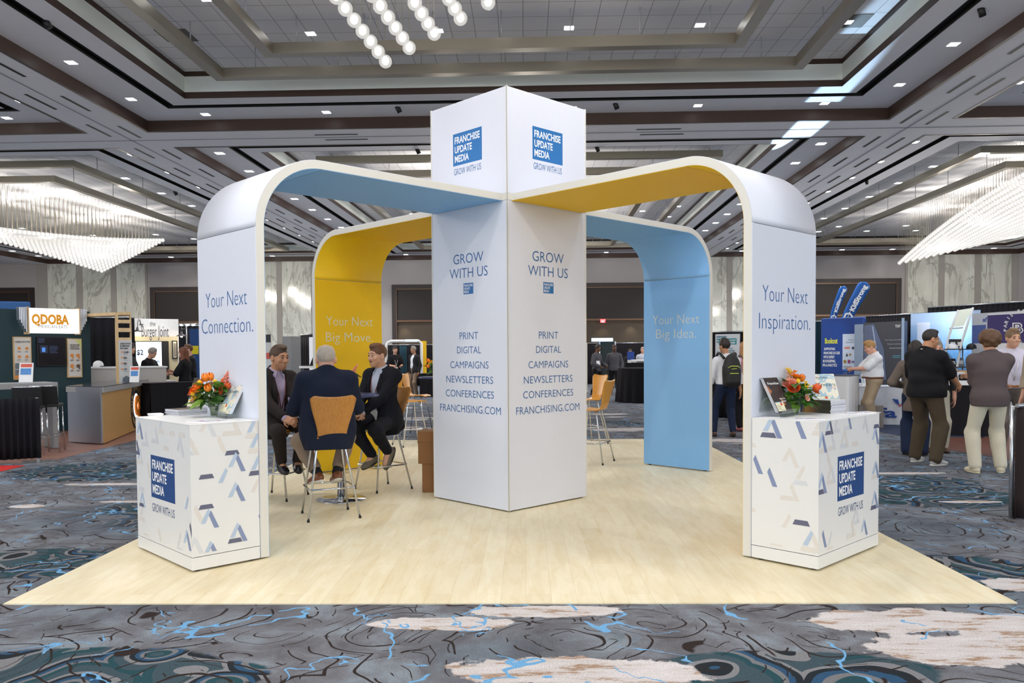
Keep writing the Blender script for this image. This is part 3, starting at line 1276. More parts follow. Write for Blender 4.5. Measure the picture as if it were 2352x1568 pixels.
# ------------------------------------------------------------------ printed counters
PATC = [mat('print_beige', 'dcd6cf', 0.5), mat('print_pale_blue', 'b2c3d8', 0.5), mat('print_slate_blue', '7f8cae', 0.5), mat('print_dark_slate', '5f6178', 0.5), mat('print_pale_grey', 'd3d5d8', 0.5)]
M_CTR = mat('counter_laminate', 'e4e3e1', 0.4, var=0.01)
M_CTRTOP = mat('counter_top_white', 'f6f6f5', 0.35, var=0.01)


def clip_rect(poly, u0, u1, z0, z1):
    for ax, lim, sg in ((0, u0, 1), (0, u1, -1), (1, z0, 1), (1, z1, -1)):
        out = []
        for i in range(len(poly)):
            a, b = poly[i], poly[(i + 1) % len(poly)]
            da, db = (a[ax] - lim) * sg, (b[ax] - lim) * sg
            if da >= 0:
                out.append(a)
            if da * db < 0:
                s = da / (da - db)
                out.append((a[0] + (b[0] - a[0]) * s, a[1] + (b[1] - a[1]) * s))
        poly = out
        if len(poly) < 3:
            return None
    return poly


def tri_bars(cu, cz, s):
    """the three bars of an open triangle, apex up"""
    h = s * 0.95
    L_ = [(cu - s / 2 + 0.17 * s, cz - h / 2 + 0.26 * h), (cu - 0.03 * s, cz + h / 2 * 1.0), (cu + 0.03 * s, cz + h / 2), (cu - s / 2 + 0.40 * s, cz - h / 2 + 0.26 * h)]
    L_ = [(cu - 0.38 * s, cz - 0.22 * h), (cu - 0.16 * s, cz - 0.22 * h), (cu + 0.10 * s, cz + 0.34 * h), (cu, cz + 0.5 * h)]
    R_ = [(cu + 0.02 * s, cz + 0.46 * h), (cu + 0.12 * s, cz + 0.30 * h), (cu + 0.12 * s, cz + 0.30 * h), (cu + 0.50 * s, cz - 0.5 * h)]
    R_ = [(cu + 0.01 * s, cz + 0.16 * h), (cu + 0.12 * s, cz + 0.38 * h), (cu + 0.50 * s, cz - 0.5 * h), (cu + 0.27 * s, cz - 0.5 * h)]
    B_ = [(cu - 0.5 * s, cz - 0.5 * h), (cu + 0.24 * s, cz - 0.5 * h), (cu + 0.14 * s, cz - 0.28 * h), (cu - 0.40 * s, cz - 0.28 * h)]
    return L_, R_, B_


def printed_face(mb, place, u0, u1, motifs, seed, logo=None):
    """printed triangles; motifs: (u, z, size, colour of left, right, bottom bar or -1)"""
    rnd = random.Random(seed)
    polys = []
    s = 0.15
    for i in range(-1, 5):
        for j in range(8):
            cu = u0 + (i + 0.5 * (j % 2)) * s * 1.35 + rnd.uniform(-0.02, 0.02)
            cz = 0.18 + j * s * 0.78
            if logo and logo[0] - 0.08 < cu < logo[1] + 0.08 and logo[2] - 0.1 < cz < logo[3] + 0.1:
                continue
            if any(abs(cu - m_[0]) < 0.1 and abs(cz - m_[1]) < 0.1 for m_ in motifs):
                continue
            for b in tri_bars(cu, cz, s):
                if rnd.random() < 0.38:
                    polys.append((b, 0 if rnd.random() < 0.6 else 4))
    for cu, cz, sz, a, b, c in motifs:
        for bar, col in zip(tri_bars(cu, cz, sz), (a, b, c)):
            if col >= 0:
                polys.append((bar, col))
    for i, (p, c) in enumerate(polys):
        q = clip_rect(p, u0, u1, 0.125, CH - 0.006)
        if q:
            mb.cur = 1 + c
            mb.add([place(u, w, 0.0006 + 0.00002 * i) for u, w in q], [tuple(range(len(q)))])
    mb.cur = 0


def counter(rz, label, side, front_m, side_m, seed):
    root = BO + Vector((math.cos(rz), math.sin(rz), 0)) * (LA + 0.012 + CD / 2)
    t = thing('display_counter', label, 'counter', root, rz)
    x0, x1, y0, y1 = -CD / 2, CD / 2, -0.506, 0.506
    b = MB()
    b.box(x0, x1, y0, y1, 0.105, CH - 0.004)
    fr = lambda u, w, e: (x1 + e, u, w)
    sd = (lambda u, w, e: (-u, y1 + e, w)) if side > 0 else (lambda u, w, e: (u, y0 - e, w))
    printed_face(b, fr, y0, y1, front_m, seed, (-0.21, 0.24, 0.33, 0.76))
    printed_face(b, sd, x0, x1, side_m, seed + 5)
    b.build('body', [M_CTR] + PATC, t)
    MB().box(x0, x1 + 0.001, y0 - 0.001, y1 + 0.001, 0.014, 0.1).build('plinth', M_CTR, t, bevel=0.002)
    MB().box(x0, x1 + 0.002, y0 - 0.002, y1 + 0.002, CH - 0.004, CH).build('top', M_CTRTOP, t)
    for sx in (x0 + 0.05, x1 - 0.05):
        for sy in (y0 + 0.05, y1 - 0.05):
            MB().lathe([(0.022, 0), (0.022, 0.014)], (sx, sy, 0), 12).build('foot', M_BLACK, t)
    logo_block(t, fr, -0.213, 0.231, 0.44, 0.756, M_LOGOD, M_INKD, (0.335, 0.395))
    return t


fL = [(-0.43, 0.93, 0.15, 1, 2, 0), (-0.43, 0.73, 0.13, 1, 4, 0), (0.33, 0.86, 0.16, 4, 4, -1), (-0.12, 0.92, 0.15, -1, 4, 4), (0.42, 0.22, 0.15, 1, 2, -1), (0.18, 0.135, 0.14, -1, -1, 3), (0.47, 0.30, 0.13, -1, 3, -1), (0.45, 0.46, 0.14, 1, -1, -1), (-0.4, 0.4, 0.13, 1, 1, 3), (-0.5, 0.8, 0.14, -1, 3, 3)]
sL = [(0.08, 0.23, 0.15, 1, 2, 3), (-0.13, 0.36, 0.15, 1, 2, -1), (-0.125, 0.50, 0.15, -1, -1, 3), (0.07, 0.52, 0.15, 1, 2, -1), (-0.12, 0.71, 0.15, -1, -1, 3), (0.07, 0.86, 0.15, -1, -1, 3), (0.075, 0.735, 0.15, 1, 2, -1), (0.0, 0.63, 0.15, 1, -1, -1), (0.25, 0.70, 0.16, 1, -1, 3), (0.24, 0.3, 0.15, -1, 2, -1), (0.22, 0.97, 0.15, 1, 0, 0), (0.24, 0.86, 0.15, 1, 0, 0), (-0.12, 0.13, 0.15, 1, 2, -1)]
fR = [(-0.46, 0.88, 0.16, 1, 2, 0), (-0.35, 0.985, 0.13, 1, 3, 3), (-0.46, 0.60, 0.16, 1, 2, 3), (0.43, 0.86, 0.15, 1, 2, -1), (0.44, 0.60, 0.15, 1, 2, 0), (0.43, 0.37, 0.15, 1, 2, 3), (0.47, 0.98, 0.14, -1, -1, 3), (-0.45, 0.22, 0.15, -1, 2, -1), (0.24, 0.19, 0.14, 1, 2, -1), (-0.05, 1.0, 0.13, -1, 2, 4), (0.1, 0.3, 0.14, 4, 4, 4), (0.02, 0.22, 0.15, -1, 0, 0), (0.25, 0.95, 0.14, 4, 4, -1)]
sR = [(-0.1, 0.97, 0.17, 1, 2, 3), (0.08, 0.98, 0.17, -1, 2, -1), (-0.13, 0.62, 0.16, -1, 2, -1), (0.15, 0.38, 0.17, -1, -1, 3), (0.2, 0.2, 0.16, 1, 0, 0), (-0.24, 0.7, 0.16, -1, 2, -1)]
CTL = counter(TH + PI, 'white counter with blue logo and triangle print at the left front arch leg', 1, fL, sL, 3)
CTR = counter(TH - PI / 2, 'white counter with blue logo and triangle print at the right front arch leg', -1, fR, sR, 11)
# ------------------------------------------------------------------ bar stools with bent wood shells
M_CHROME = mat('polished_chrome', 'd6d8dc', 0.12, metal=1.0, var=0.02)
M_SHELL = wood('honey_wood_shell', 'a56a2c', 'bd843c', 'z', 2.4, 0.35)
M_SHELL2 = wood('amber_wood_shell', 'cc8826', 'dea040', 'z', 2.4, 0.35)


def make_stool(label, shell, group):
    t = thing('bar_stool', label, 'stool', (0, 0, 0), 0, group)
    # side profile of the shell (y forward, z), waisted in width
    prof = [(0.215, 0.705), (0.19, 0.722), (0.12, 0.728), (0.03, 0.722), (-0.06, 0.716), (-0.12, 0.722), (-0.165, 0.745), (-0.19, 0.79), (-0.205, 0.86), (-0.22, 0.94), (-0.238, 1.02), (-0.255, 1.09), (-0.262, 1.125)]
    half = [0.150, 0.185, 0.202, 0.200, 0.180, 0.150, 0.132, 0.130, 0.146, 0.170, 0.193, 0.208, 0.196]
    cum = [0]
    for a, b in zip(prof, prof[1:]):
        cum.append(cum[-1] + math.hypot(b[0] - a[0], b[1] - a[1]))

    def sm(arr, s):
        x = s * cum[-1]
        return np.interp(x, cum, arr)

    def fn(u, v):
        s = v
        hw = sm(half, s)
        y = sm([p[0] for p in prof], s)
        z = sm([p[1] for p in prof], s)
        q = u * 2 - 1
        x = q * hw
        if s > 0.85:                              # horned top edge
            z += (s - 0.85) / 0.15 * (0.022 * (abs(q) ** 2.2) - 0.012)
        if s > 0.955 and abs(q) > 0.8:
            z -= 0.026 * (s - 0.955) / 0.045 * ((abs(q) - 0.8) / 0.2) ** 2
        if s < 0.12:
            z -= 0.010 * (1 - s / 0.12) * abs(q) ** 2
        if s > 0.5:
            y += 0.018 * q * q                    # the back wraps forward a little
        return (x, y, z)
    g = MB().grid(fn, 21, 48)
    g.build('seat_shell', shell, t, solid=0.013)
    leg = [((-0.135, 0.12), (-0.215, 0.225)), ((0.135, 0.12), (0.215, 0.225)), ((-0.12, -0.09), (-0.232, -0.222)), ((0.12, -0.09), (0.232, -0.222))]
    for (ax, ay), (bx, by) in leg:
        MB().tube([(ax * 0.35, ay, 0.706), (ax * 0.8, ay, 0.705), (ax, ay * 1.02, 0.69), (ax + (bx - ax) * 0.08, ay + (by - ay) * 0.08, 0.64), (bx, by, 0.008)], 0.0105, 10).build('leg', M_CHROME, t)
        MB().lathe([(0.0125, 0), (0.0125, 0.02)], (bx, by, 0), 10).build('leg_cap', M_BLACK, t)
    z = 0.277
    k_ = (0.70 - z) / 0.69
    fx, fy, by = 0.135 + 0.08 * k_ + 0.012, 0.12 + 0.105 * k_ + 0.03, -(0.09 + 0.125 * k_ + 0.012)
    pts = [(-fx, by, z), (fx, by, z), (fx + 0.012, by + 0.05, z), (fx + 0.012, fy - 0.06, z), (fx - 0.02, fy, z), (-fx + 0.02, fy, z), (-fx - 0.012, fy - 0.06, z), (-fx - 0.012, by + 0.05, z)]
    MB().tube(pts, 0.0085, 8, closed=True).build('foot_ring', M_CHROME, t)
    return t


def heading(dx, dy):
    """turn that points local +y along (dx, dy)"""
    return math.atan2(-dx, dy)


S_NEAR = (-1.815, 7.475)
S_RIGHT = (-1.578, 8.963)
S_LEFT = (-2.59, 8.45)
st0 = make_stool('wooden bar stool nearest the camera under the man in navy jacket', M_SHELL, 'stools at the near high table')
st0.location = (S_NEAR[0], S_NEAR[1], 0)
st0.rotation_euler = (0, 0, heading(-0.41, 0.91))
H_NEAR = heading(-0.30, 0.95)
copy_tree(st0, (S_RIGHT[0], S_RIGHT[1], 0), heading(-0.72, -0.69), 'wooden bar stool under the man with the moustache')
copy_tree(st0, (S_LEFT[0], S_LEFT[1], 0), heading(0.97, -0.25), 'wooden bar stool under the man in brown suit and lilac shirt')
st1 = make_stool('amber bar stool, its back turned to the cardboard boxes, at the far left table', M_SHELL2, 'stools at the far high tables')
st1.location = (-1.86, 13.15, 0)
st1.rotation_euler = (0, 0, heading(0.85, 0.5))
copy_tree(st1, (-1.98, 14.9, 0), heading(0.97, -0.2), 'amber bar stool side on beside the flowers behind the seated men')
copy_tree(st1, (-0.95, 14.2, 0), heading(-0.9, 0.2), 'amber bar stool just showing at the left edge of the tower')
copy_tree(st1, (0.92, 11.05, 0), heading(-0.9, 0.42), 'nearer amber bar stool in profile right of the tower')
copy_tree(st1, (1.04, 13.35, 0), heading(-0.86, -0.5), 'farther amber bar stool in profile right of the tower')

# ------------------------------------------------------------------ high tables
M_NAVY = mat('navy_table_top', '2d3a63', 0.3, var=0.04)


def make_table(label, x, y, r=0.40, h=1.085, group='round high tables'):
    t = thing('high_table', label, 'table', (x, y, 0), 0, group)
    MB().lathe([(r - 0.012, 0), (r, 0.006), (r, 0.022), (r - 0.008, 0.028), (0, 0.028)], (0, 0, h - 0.028), 48).build('table_top', M_NAVY, t)
    MB().lathe([(0.038, 0.012), (0.038, h - 0.03)], (0, 0, 0), 20).build('column', M_CHROME, t)
    MB().lathe([(0.09, h - 0.034), (0.09, h - 0.028)], (0, 0, 0), 20).build('top_plate', M_CHROME, t)
    MB().lathe([(0.252, 0), (0.254, 0.004), (0.25, 0.009), (0.06, 0.014), (0.04, 0.03)], (0, 0, 0), 48).build('base', M_CHROME, t)
    return t


make_table('round navy high table between the three seated men', -1.90, 8.32)
make_table('round navy high table with flowers behind the seated men', -1.42, 14.05, 0.42)
make_table('round navy high table mostly hidden right of the tower', 0.28, 12.2, 0.42)

# ------------------------------------------------------------------ cardboard boxes
M_CARD = mat('brown_cardboard', '8a6038', 0.8, var=0.07, scale=5)
M_TAPE = mat('packing_tape', '9b7347', 0.35)


def carton(label, x, y, z, w, d, h, rz, lid=0.0):
    t = thing('cardboard_box', label, 'box', (x, y, z), rz, 'cartons beside the tower')
    MB().box(-w / 2, w / 2, -d / 2, d / 2, 0, h).build('carton', M_CARD, t, bevel=0.004)
    if lid:
        MB().box(-w / 2 - 0.004, w / 2 + 0.004, -d / 2 - 0.004, d / 2 + 0.004, h - lid, h + 0.004).build('lid', M_CARD, t, bevel=0.003)
    MB().box(-0.03, 0.03, -d / 2 - 0.001, d / 2 + 0.001, h + 0.0045 if lid else h - 0.0005, h + 0.0055 if lid else h + 0.0008).build('tape', M_TAPE, t)
    MB().box(w / 2 - 0.14, w / 2 - 0.03, -d / 2 - 0.0055, -d / 2 - 0.0045, h - 0.16, h - 0.07).build('paper_label', mat('white_paper', 'f0efec', 0.6), t)
    return t


carton('lower brown cardboard box on the floor at left edge of the tower', -0.905, 8.85, 0.0, 0.40, 0.3, 0.31, -0.05)
carton('upper brown cardboard box with a lid, stacked beside the tower', -0.93, 8.84, 0.3105, 0.42, 0.31, 0.345, -0.09, 0.11)

# ------------------------------------------------------------------ flowers
M_ORANGE = mat('orange_petal', 'f0831f', 0.55, var=0.12, scale=30)
M_DORANGE = mat('deep_orange_petal', 'e05a20', 0.55, var=0.12, scale=30)
M_YELLOWF = mat('yellow_petal', 'f2c21a', 0.6, var=0.12, scale=40)
M_PINKF = mat('coral_pink_petal', 'e0876f', 0.55, var=0.15, scale=30)
M_PEACH = mat('peach_petal', 'eab59a', 0.55, var=0.1, scale=30)
M_LEAF = mat('deep_green_leaf', '3f6a26', 0.4, var=0.3, scale=18)
M_LEAF2 = mat('mid_green_leaf', '6b8f35', 0.45, var=0.25, scale=18)
M_STEM = mat('green_stem', '5a7a34', 0.5)
M_GLASS = glass('clear_glass', (0.93, 0.96, 0.95), 0.15)
M_WATER = mat('stem_water', '76815c', 0.2, var=0.35, scale=45)


def flower(kind, rnd):
    """one flower head, stem end at the origin, facing +z"""
    b = MB()
    if kind in ('rose', 'ranunculus'):
        r = 0.034 if kind == 'rose' else 0.03
        for ring_ in range(4):
            n = 3 + ring_ * 2
            for i in range(n):
                a = 2 * PI * (i + 0.5 * (ring_ % 2)) / n + rnd.uniform(-0.15, 0.15)
                rr = r * (0.22 + 0.25 * ring_)
                op = 0.25 + 0.28 * ring_

                def pet(u, v, a=a, rr=rr, op=op, ring_=ring_):
                    w = (u - 0.5) * 1.5 * (0.35 + 0.65 * math.sin(PI * min(1, 0.15 + v * 0.75)))
                    h = v * r * (1.35 - 0.15 * ring_)
                    rad = rr * (0.55 + 0.6 * v * op * 1.6)
                    return (rad * math.cos(a + w * 0.8), rad * math.sin(a + w * 0.8), h + 0.004)
                b.grid(pet, 5, 4)
        b.ball((0, 0, r * 0.5), (r * 0.35, r * 0.35, r * 0.6), 8, 6)
    elif kind == 'tulip':
        for i in range(6):
            a = 2 * PI * i / 6 + rnd.uniform(-0.1, 0.1)

            def pet(u, v, a=a, i=i):
                rad = 0.021 * math.sin(PI * (0.12 + 0.74 * v)) + 0.004
                w = (u - 0.5) * 1.25 * math.sin(PI * (0.2 + 0.75 * v) * 0.98)
                return (rad * math.cos(a + w), rad * math.sin(a + w), 0.058 * v + (0.003 if i % 2 else 0))
            b.grid(pet, 5, 7)
    elif kind == 'ball':
        b.ball((0, 0, 0.014), 0.0145, 12, 8)
        for i in range(50):
            a, z = rnd.uniform(0, 2 * PI), rnd.uniform(-1, 1)
            q = math.sqrt(1 - z * z)
            b.ball((0.0145 * q * math.cos(a), 0.0145 * q * math.sin(a), 0.014 + 0.0145 * z), 0.0026, 5, 4)
    elif kind == 'spike':
        for i in range(34):
            v = i / 33
            a = i * 2.4
            rad = 0.03 * (1 - v * 0.85)
            b.ball((rad * math.cos(a), rad * math.sin(a), 0.16 * v), (0.0125 * (1.15 - v * 0.8),) * 2 + (0.011 * (1.15 - v * 0.7),), 7, 5)
        b.tube([(0, 0, -0.01), (0, 0, 0.165)], 0.004, 6)
    elif kind == 'spray':
        for i in range(16):
            a, z = rnd.uniform(0, 2 * PI), rnd.uniform(0.2, 1)
            e = (0.03 * z * math.cos(a), 0.03 * z * math.sin(a), 0.05 * z)
            b.tube([(0, 0, 0), e], 0.0012, 4)
            b.ball(e, 0.006, 6, 4)
    return b


def leaf_mesh(rnd, L_=0.09, W_=0.05):
    b = MB()

    def fn(u, v):
        w = W_ * math.sin(PI * (0.04 + 0.92 * v) ** 0.85) * (u - 0.5)
        return (w, L_ * v, 0.25 * abs(w) - L_ * 0.35 * v * v + 0.004 * math.sin(9 * v))
    b.grid(fn, 5, 8)
    return b


def bouquet(label, base, vase_h, spread, height, heads, n_leaf, seed, vase_label, vase_kind='round', rv=0.04):
    rnd = random.Random(seed)
    v = thing('glass_vase', vase_label, 'vase', base)
    if vase_kind == 'round':
        MB().lathe([(rv * 0.62, 0), (rv * 0.66, 0.004), (rv * 0.9, vase_h * 0.6), (rv, vase_h), (rv * 0.93, vase_h), (rv * 0.84, vase_h * 0.6), (rv * 0.58, 0.01), (0, 0.01)], (0, 0, 0), 28).build('glass_body', M_GLASS, v)
        MB().lathe([(rv * 0.55, 0.012), (rv * 0.80, vase_h * 0.6), (rv * 0.86, vase_h * 0.8), (0, vase_h * 0.8)], (0, 0, 0), 20).build('water', M_WATER, v)
    else:
        a = rv
        b = MB()
        b.box(-a, a, -a, a, 0, 0.008)
        for x0, x1, y0, y1 in ((-a, -a + 0.004, -a, a), (a - 0.004, a, -a, a), (-a, a, -a, -a + 0.004), (-a, a, a - 0.004, a)):
            b.box(x0, x1, y0, y1, 0.008, vase_h)
        b.build('glass_body', M_GLASS, v)
        MB().box(-a + 0.005, a - 0.005, -a + 0.005, a - 0.005, 0.009, vase_h * 0.8).build('water', M_WATER, v)
    t = thing('flower_bouquet', label, 'flowers', base)
    neck = Vector((0, 0, vase_h * 0.92))
    st = MB()
    for kind, m_, x, y, z, s in heads:
        p = Vector((x * spread, y * spread, vase_h + z * height))
        d = (p - neck).normalized()
        q = d.to_track_quat('Z', 'Y').to_euler()
        b = flower(kind, rnd)
        b.v = [(a * s, c * s, e * s) for a, c, e in b.v]
        b.build('flower_head', m_, t, loc=p, rot=q, solid=0.0)
        st.tube([(rnd.uniform(-0.3, 0.3) * rv, rnd.uniform(-0.3, 0.3) * rv, 0.02), neck + Vector((x, y, 0)) * 0.3 * rv, p], 0.0022, 5)
    st.build('stem', M_STEM, t)
    for i in range(n_leaf):
        a = rnd.uniform(0, 2 * PI)
        zz = rnd.uniform(-0.05, 0.72)
        rr = spread * rnd.uniform(0.3, 1.0)
        p = Vector((rr * math.cos(a) * 0.8, rr * math.sin(a) * 0.8, vase_h + zz * height - 0.01))
        b = leaf_mesh(rnd, rnd.uniform(0.075, 0.13), rnd.uniform(0.05, 0.085))
        b.build('leaf', M_LEAF if rnd.random() < 0.65 else M_LEAF2, t, loc=p, rot=(rnd.uniform(-0.5, 0.9), rnd.uniform(-0.4, 0.4), a - PI / 2))
    return t


def armpt(rz, x, y, z):
    c, s = math.cos(rz), math.sin(rz)
    return Vector((BO.x + c * x - s * y, BO.y + s * x + c * y, z))


RZL, RZR = TH + PI, TH - PI / 2
TOPZ = CH
# left counter bouquet
pv = at_z(492, 957, TOPZ)
HL = [('tulip', M_ORANGE, -0.35, -0.2, 0.88, 1.15), ('tulip', M_ORANGE, -0.12, -0.1, 0.90, 1.1), ('tulip', M_ORANGE, 0.0, -0.75, 0.52, 1.15),
      ('rose', M_ORANGE, -0.62, -0.55, 0.52, 1.15), ('ranunculus', M_DORANGE, -1.0, -0.25, 0.45, 1.2), ('rose', M_DORANGE, -0.85, 0.1, 0.55, 1.0),
      ('ball', M_YELLOWF, -0.66, -0.3, 0.78, 1.15), ('ball', M_YELLOWF, 0.22, -0.35, 0.82, 1.0), ('ball', M_YELLOWF, -0.95, -0.6, 0.38, 0.9),
      ('spike', M_PINKF, 0.45, 0.1, 0.62, 1.0), ('spike', M_DORANGE, 0.42, -0.35, 0.45, 0.8), ('rose', M_PINKF, -0.85, 0.2, 0.72, 0.9), ('spray', M_YELLOWF, -0.85, -0.5, 0.2, 1.0),
      ('rose', M_PEACH, -1.0, -0.4, 0.12, 0.7), ('tulip', M_DORANGE, 0.75, -0.1, 0.58, 1.0), ('rose', M_PEACH, -0.2, 0.1, 0.72, 0.6)]
bouquet('bouquet of orange tulips, roses and a coral spike on the left counter', pv, 0.105, 0.125, 0.19, HL, 62, 4, 'clear glass vase of flowers on the left counter')
pv2 = at_z(1826, 951, TOPZ)
HR = [('spike', M_PINKF, -0.97, 0.25, 0.68, 0.75), ('spike', M_PEACH, -0.22, 0.2, 0.7, 0.7), ('ranunculus', M_PINKF, -0.47, -0.6, 0.55, 1.15), ('rose', M_DORANGE, -0.32, -0.8, 0.42, 0.9),
      ('ball', M_YELLOWF, -0.07, -0.6, 0.66, 1.2), ('rose', M_ORANGE, 0.03, -0.2, 0.78, 0.9), ('tulip', M_ORANGE, 0.26, -0.2, 0.70, 1.0), ('spray', M_ORANGE, -0.12, 0.0, 0.85, 1.1),
      ('tulip', M_DORANGE, 0.88, -0.5, 0.42, 1.1), ('rose', M_DORANGE, 0.93, -0.3, 0.36, 0.9), ('spray', M_YELLOWF, 0.38, -0.5, 0.45, 1.2), ('rose', M_PEACH, 0.38, -0.7, 0.12, 0.5),
      ('rose', M_PEACH, -1.12, 0.1, 0.75, 0.7), ('spray', M_YELLOWF, -0.22, 0.1, 0.95, 1.0)]
bouquet('bouquet of coral, orange and yellow flowers with big leaves on the right counter', pv2, 0.10, 0.13, 0.21, HR, 72, 9, 'clear glass vase of flowers on the right counter')
tf = Vector((-1.47, 13.95, 1.086))
HT_ = [('tulip', M_ORANGE, -0.75, -0.3, 0.62, 1.3), ('tulip', M_ORANGE, -0.25, -0.1, 0.8, 1.4), ('tulip', M_ORANGE, 0.3, -0.1, 0.75, 1.4), ('rose', M_ORANGE, 0.3, -0.6, 0.45, 1.5), ('rose', M_ORANGE, -0.1, -0.7, 0.3, 1.2),
       ('tulip', M_ORANGE, -0.75, -0.5, 0.2, 1.2), ('rose', M_YELLOWF, -0.6, -0.4, 0.45, 1.1), ('rose', M_YELLOWF, 0.15, -0.7, 0.12, 1.2), ('rose', M_PEACH, -0.3, -0.5, 0.5, 1.0), ('spray', M_YELLOWF, -1.0, -0.2, 0.35, 1.3), ('ranunculus', M_ORANGE, 0.9, -0.3, 0.6, 1.2), ('rose', M_YELLOWF, 0.45, -0.7, 0.2, 1.0), ('spray', M_YELLOWF, 0.7, -0.3, 0.4, 1.3)]
bouquet('bouquet of orange and yellow flowers on the table behind the seated men', tf, 0.13, 0.2, 0.2, HT_, 44, 6, 'square glass vase on the table behind the seated men', 'square', 0.065)
tg = Vector((-1.86, 8.42, 1.086))
HG = [('spike', M_PINKF, 0.55, 0, 0.55, 0.8), ('rose', M_DORANGE, 0.1, 0.0, 0.45, 1.2), ('rose', M_DORANGE, 0.35, -0.3, 0.4, 1.1), ('rose', M_ORANGE, -0.4, 0.1, 0.4, 1.0), ('tulip', M_ORANGE, -0.8, 0, 0.4, 1.0)]
bouquet('orange flowers on the near high table, half hidden by the navy jacket', tg, 0.10, 0.11, 0.17, HG, 22, 8, 'small glass vase on the near high table', 'square', 0.05)

# ------------------------------------------------------------------ magazines, leaflets and clear holders
M_PAGES = mat('page_edges', 'dcdde4', 0.7, var=0.08, scale=60)
M_DKCOVER = None
k = N('dark_magazine_cover')
_v = k.coord()
_n, _ = k.noise(_v, 9, 3, 0.5, 0.3)
_n2, _ = k.noise(_v, 23, 3)
_c = k.mix(k.step(_n, 0.60, 0.62), lin('37302e'), lin('b0714a'))
k.link(k.mix(k.step(_n2, 0.68, 0.7), _c, lin('5b4c46')), k.b.inputs['Base Color'])
k.b.inputs['Roughness'].default_value = 0.3
M_DKCOVER = k.m
k = N('blue_wave_cover')
_v = k.coord()
_n, _ = k.noise(_v, 7, 2, 0.4, 1.2)
k.link(k.ramp(_n, [(0.0, lin('e9e2cf')), (0.46, lin('e9e2cf')), (0.48, lin('a9c3cf')), (0.55, lin('8fb2c4')), (0.57, lin('e6dec8')), (0.66, lin('7fa5ba')), (0.69, lin('ece6d6'))], 'CONSTANT'), k.b.inputs['Base Color'])
k.b.inputs['Roughness'].default_value = 0.3
M_WAVE = k.m
k = N('striped_spine')
_v = k.coord()
_sx = k.n('ShaderNodeSeparateXYZ')
k.link(_v, _sx.inputs[0])
k.link(k.ramp(k.math('MULTIPLY_ADD', _sx.outputs[0], 1 / 0.275, 0.5), [(0.0, lin('2f3034')), (0.10, lin('47596b')), (0.24, lin('d09a45')), (0.42, lin('9a7550')), (0.55, lin('6b5136')), (0.66, lin('4b4636')), (0.86, lin('3a382e'))], 'LINEAR'), k.b.inputs['Base Color'])
k.b.inputs['Roughness'].default_value = 0.3
M_SPINE = k.m
M_STICK = mat('cream_sticker', 'efe8c6', 0.5)
M_STICKB = mat('sticker_blue_edge', '7fb6c9', 0.5)
M_DOT = mat('orange_dot', 'd9552b', 0.5)
M_WHITEP = mat('white_print_ink', 'efeeec', 0.5)
M_DARKP = mat('dark_print_ink', '3b3f46', 0.5)
M_REDP = mat('rose_print_ink', 'd98a8a', 0.5)


def magazine(label, loc, rz, kind, group, th=0.0075, w=0.21, h=0.275, spine=None):
    """closed magazine lying flat: x across (w), y up the page"""
    t = thing('magazine', label, 'magazine', loc, rz, group)
    cov = {'dark': M_DKCOVER, 'wave': M_WAVE}[kind]
    MB().box(-w / 2 + 0.001, w / 2 - 0.001, -h / 2 + 0.001, h / 2 - 0.001, 0.0006, th - 0.0006).build('pages', M_PAGES, t)
    MB().box(-w / 2, w / 2, -h / 2, h / 2, th - 0.0006, th).build('cover', cov, t)
    MB().box(-w / 2, w / 2, -h / 2, h / 2, 0, 0.0006).build('back_cover', cov, t)
    return t


def cover_art(t, kind, w, h, z):
    pl = lambda u, v: (u, v, z + 0.0009)
    if kind == 'dark':
        b = MB()
        text_into(b, 'Franchise', -w * 0.36, w * 0.42, h * 0.30, h * 0.37, pl, 0.02)
        b.build('title', M_WHITEP, t)
        b = MB()
        text_into(b, 'MULTI-', w * 0.0, w * 0.4, -h * 0.14, -h * 0.10, pl, 0.02)
        b.build('headline', M_WHITEP, t)
        b = MB()
        text_into(b, 'UNIT', w * 0.05, w * 0.4, -h * 0.22, -h * 0.18, pl, 0.02)
        b.build('headline', M_WHITEP, t)
    else:
        b = MB()
        text_into(b, 'Franchisee', -w * 0.42, w * 0.18, h * 0.36, h * 0.42, pl, 0.0)
        b.build('title', M_DARKP, t)
        b = MB()
        text_into(b, "BUYER'S", -w * 0.40, w * 0.46, h * 0.10, h * 0.18, pl, 0.0)
        b.build('headline', M_DARKP, t)
        b = MB()
        text_into(b, 'Guide', w * 0.12, w * 0.44, h * 0.03, h * 0.08, pl, 0.0)
        b.build('headline', M_REDP, t)
    q = 0.0012
    MB().box(-w * 0.46, w * 0.10, -h * 0.47, -h * 0.21, z + q - 0.0004, z + q).build('sticker', M_STICK, t)
    MB().box(-w * 0.46, w * 0.10, -h * 0.225, -h * 0.205, z + q, z + q + 0.0003).build('sticker_edge', M_STICKB, t)
    MB().lathe([(w * 0.065, 0), (w * 0.065, 0.0003)], (-w * 0.06, -h * 0.27, z + q), 16).build('sticker_dot', M_DOT, t)
    ln = MB()
    for i in range(4):
        ln.box(-w * 0.42, -w * 0.16, -h * (0.31 + 0.035 * i), -h * (0.30 + 0.035 * i), z + q, z + q + 0.0003)
    ln.build('sticker_lines', mat('print_grey', '8d8a7c', 0.6), t)


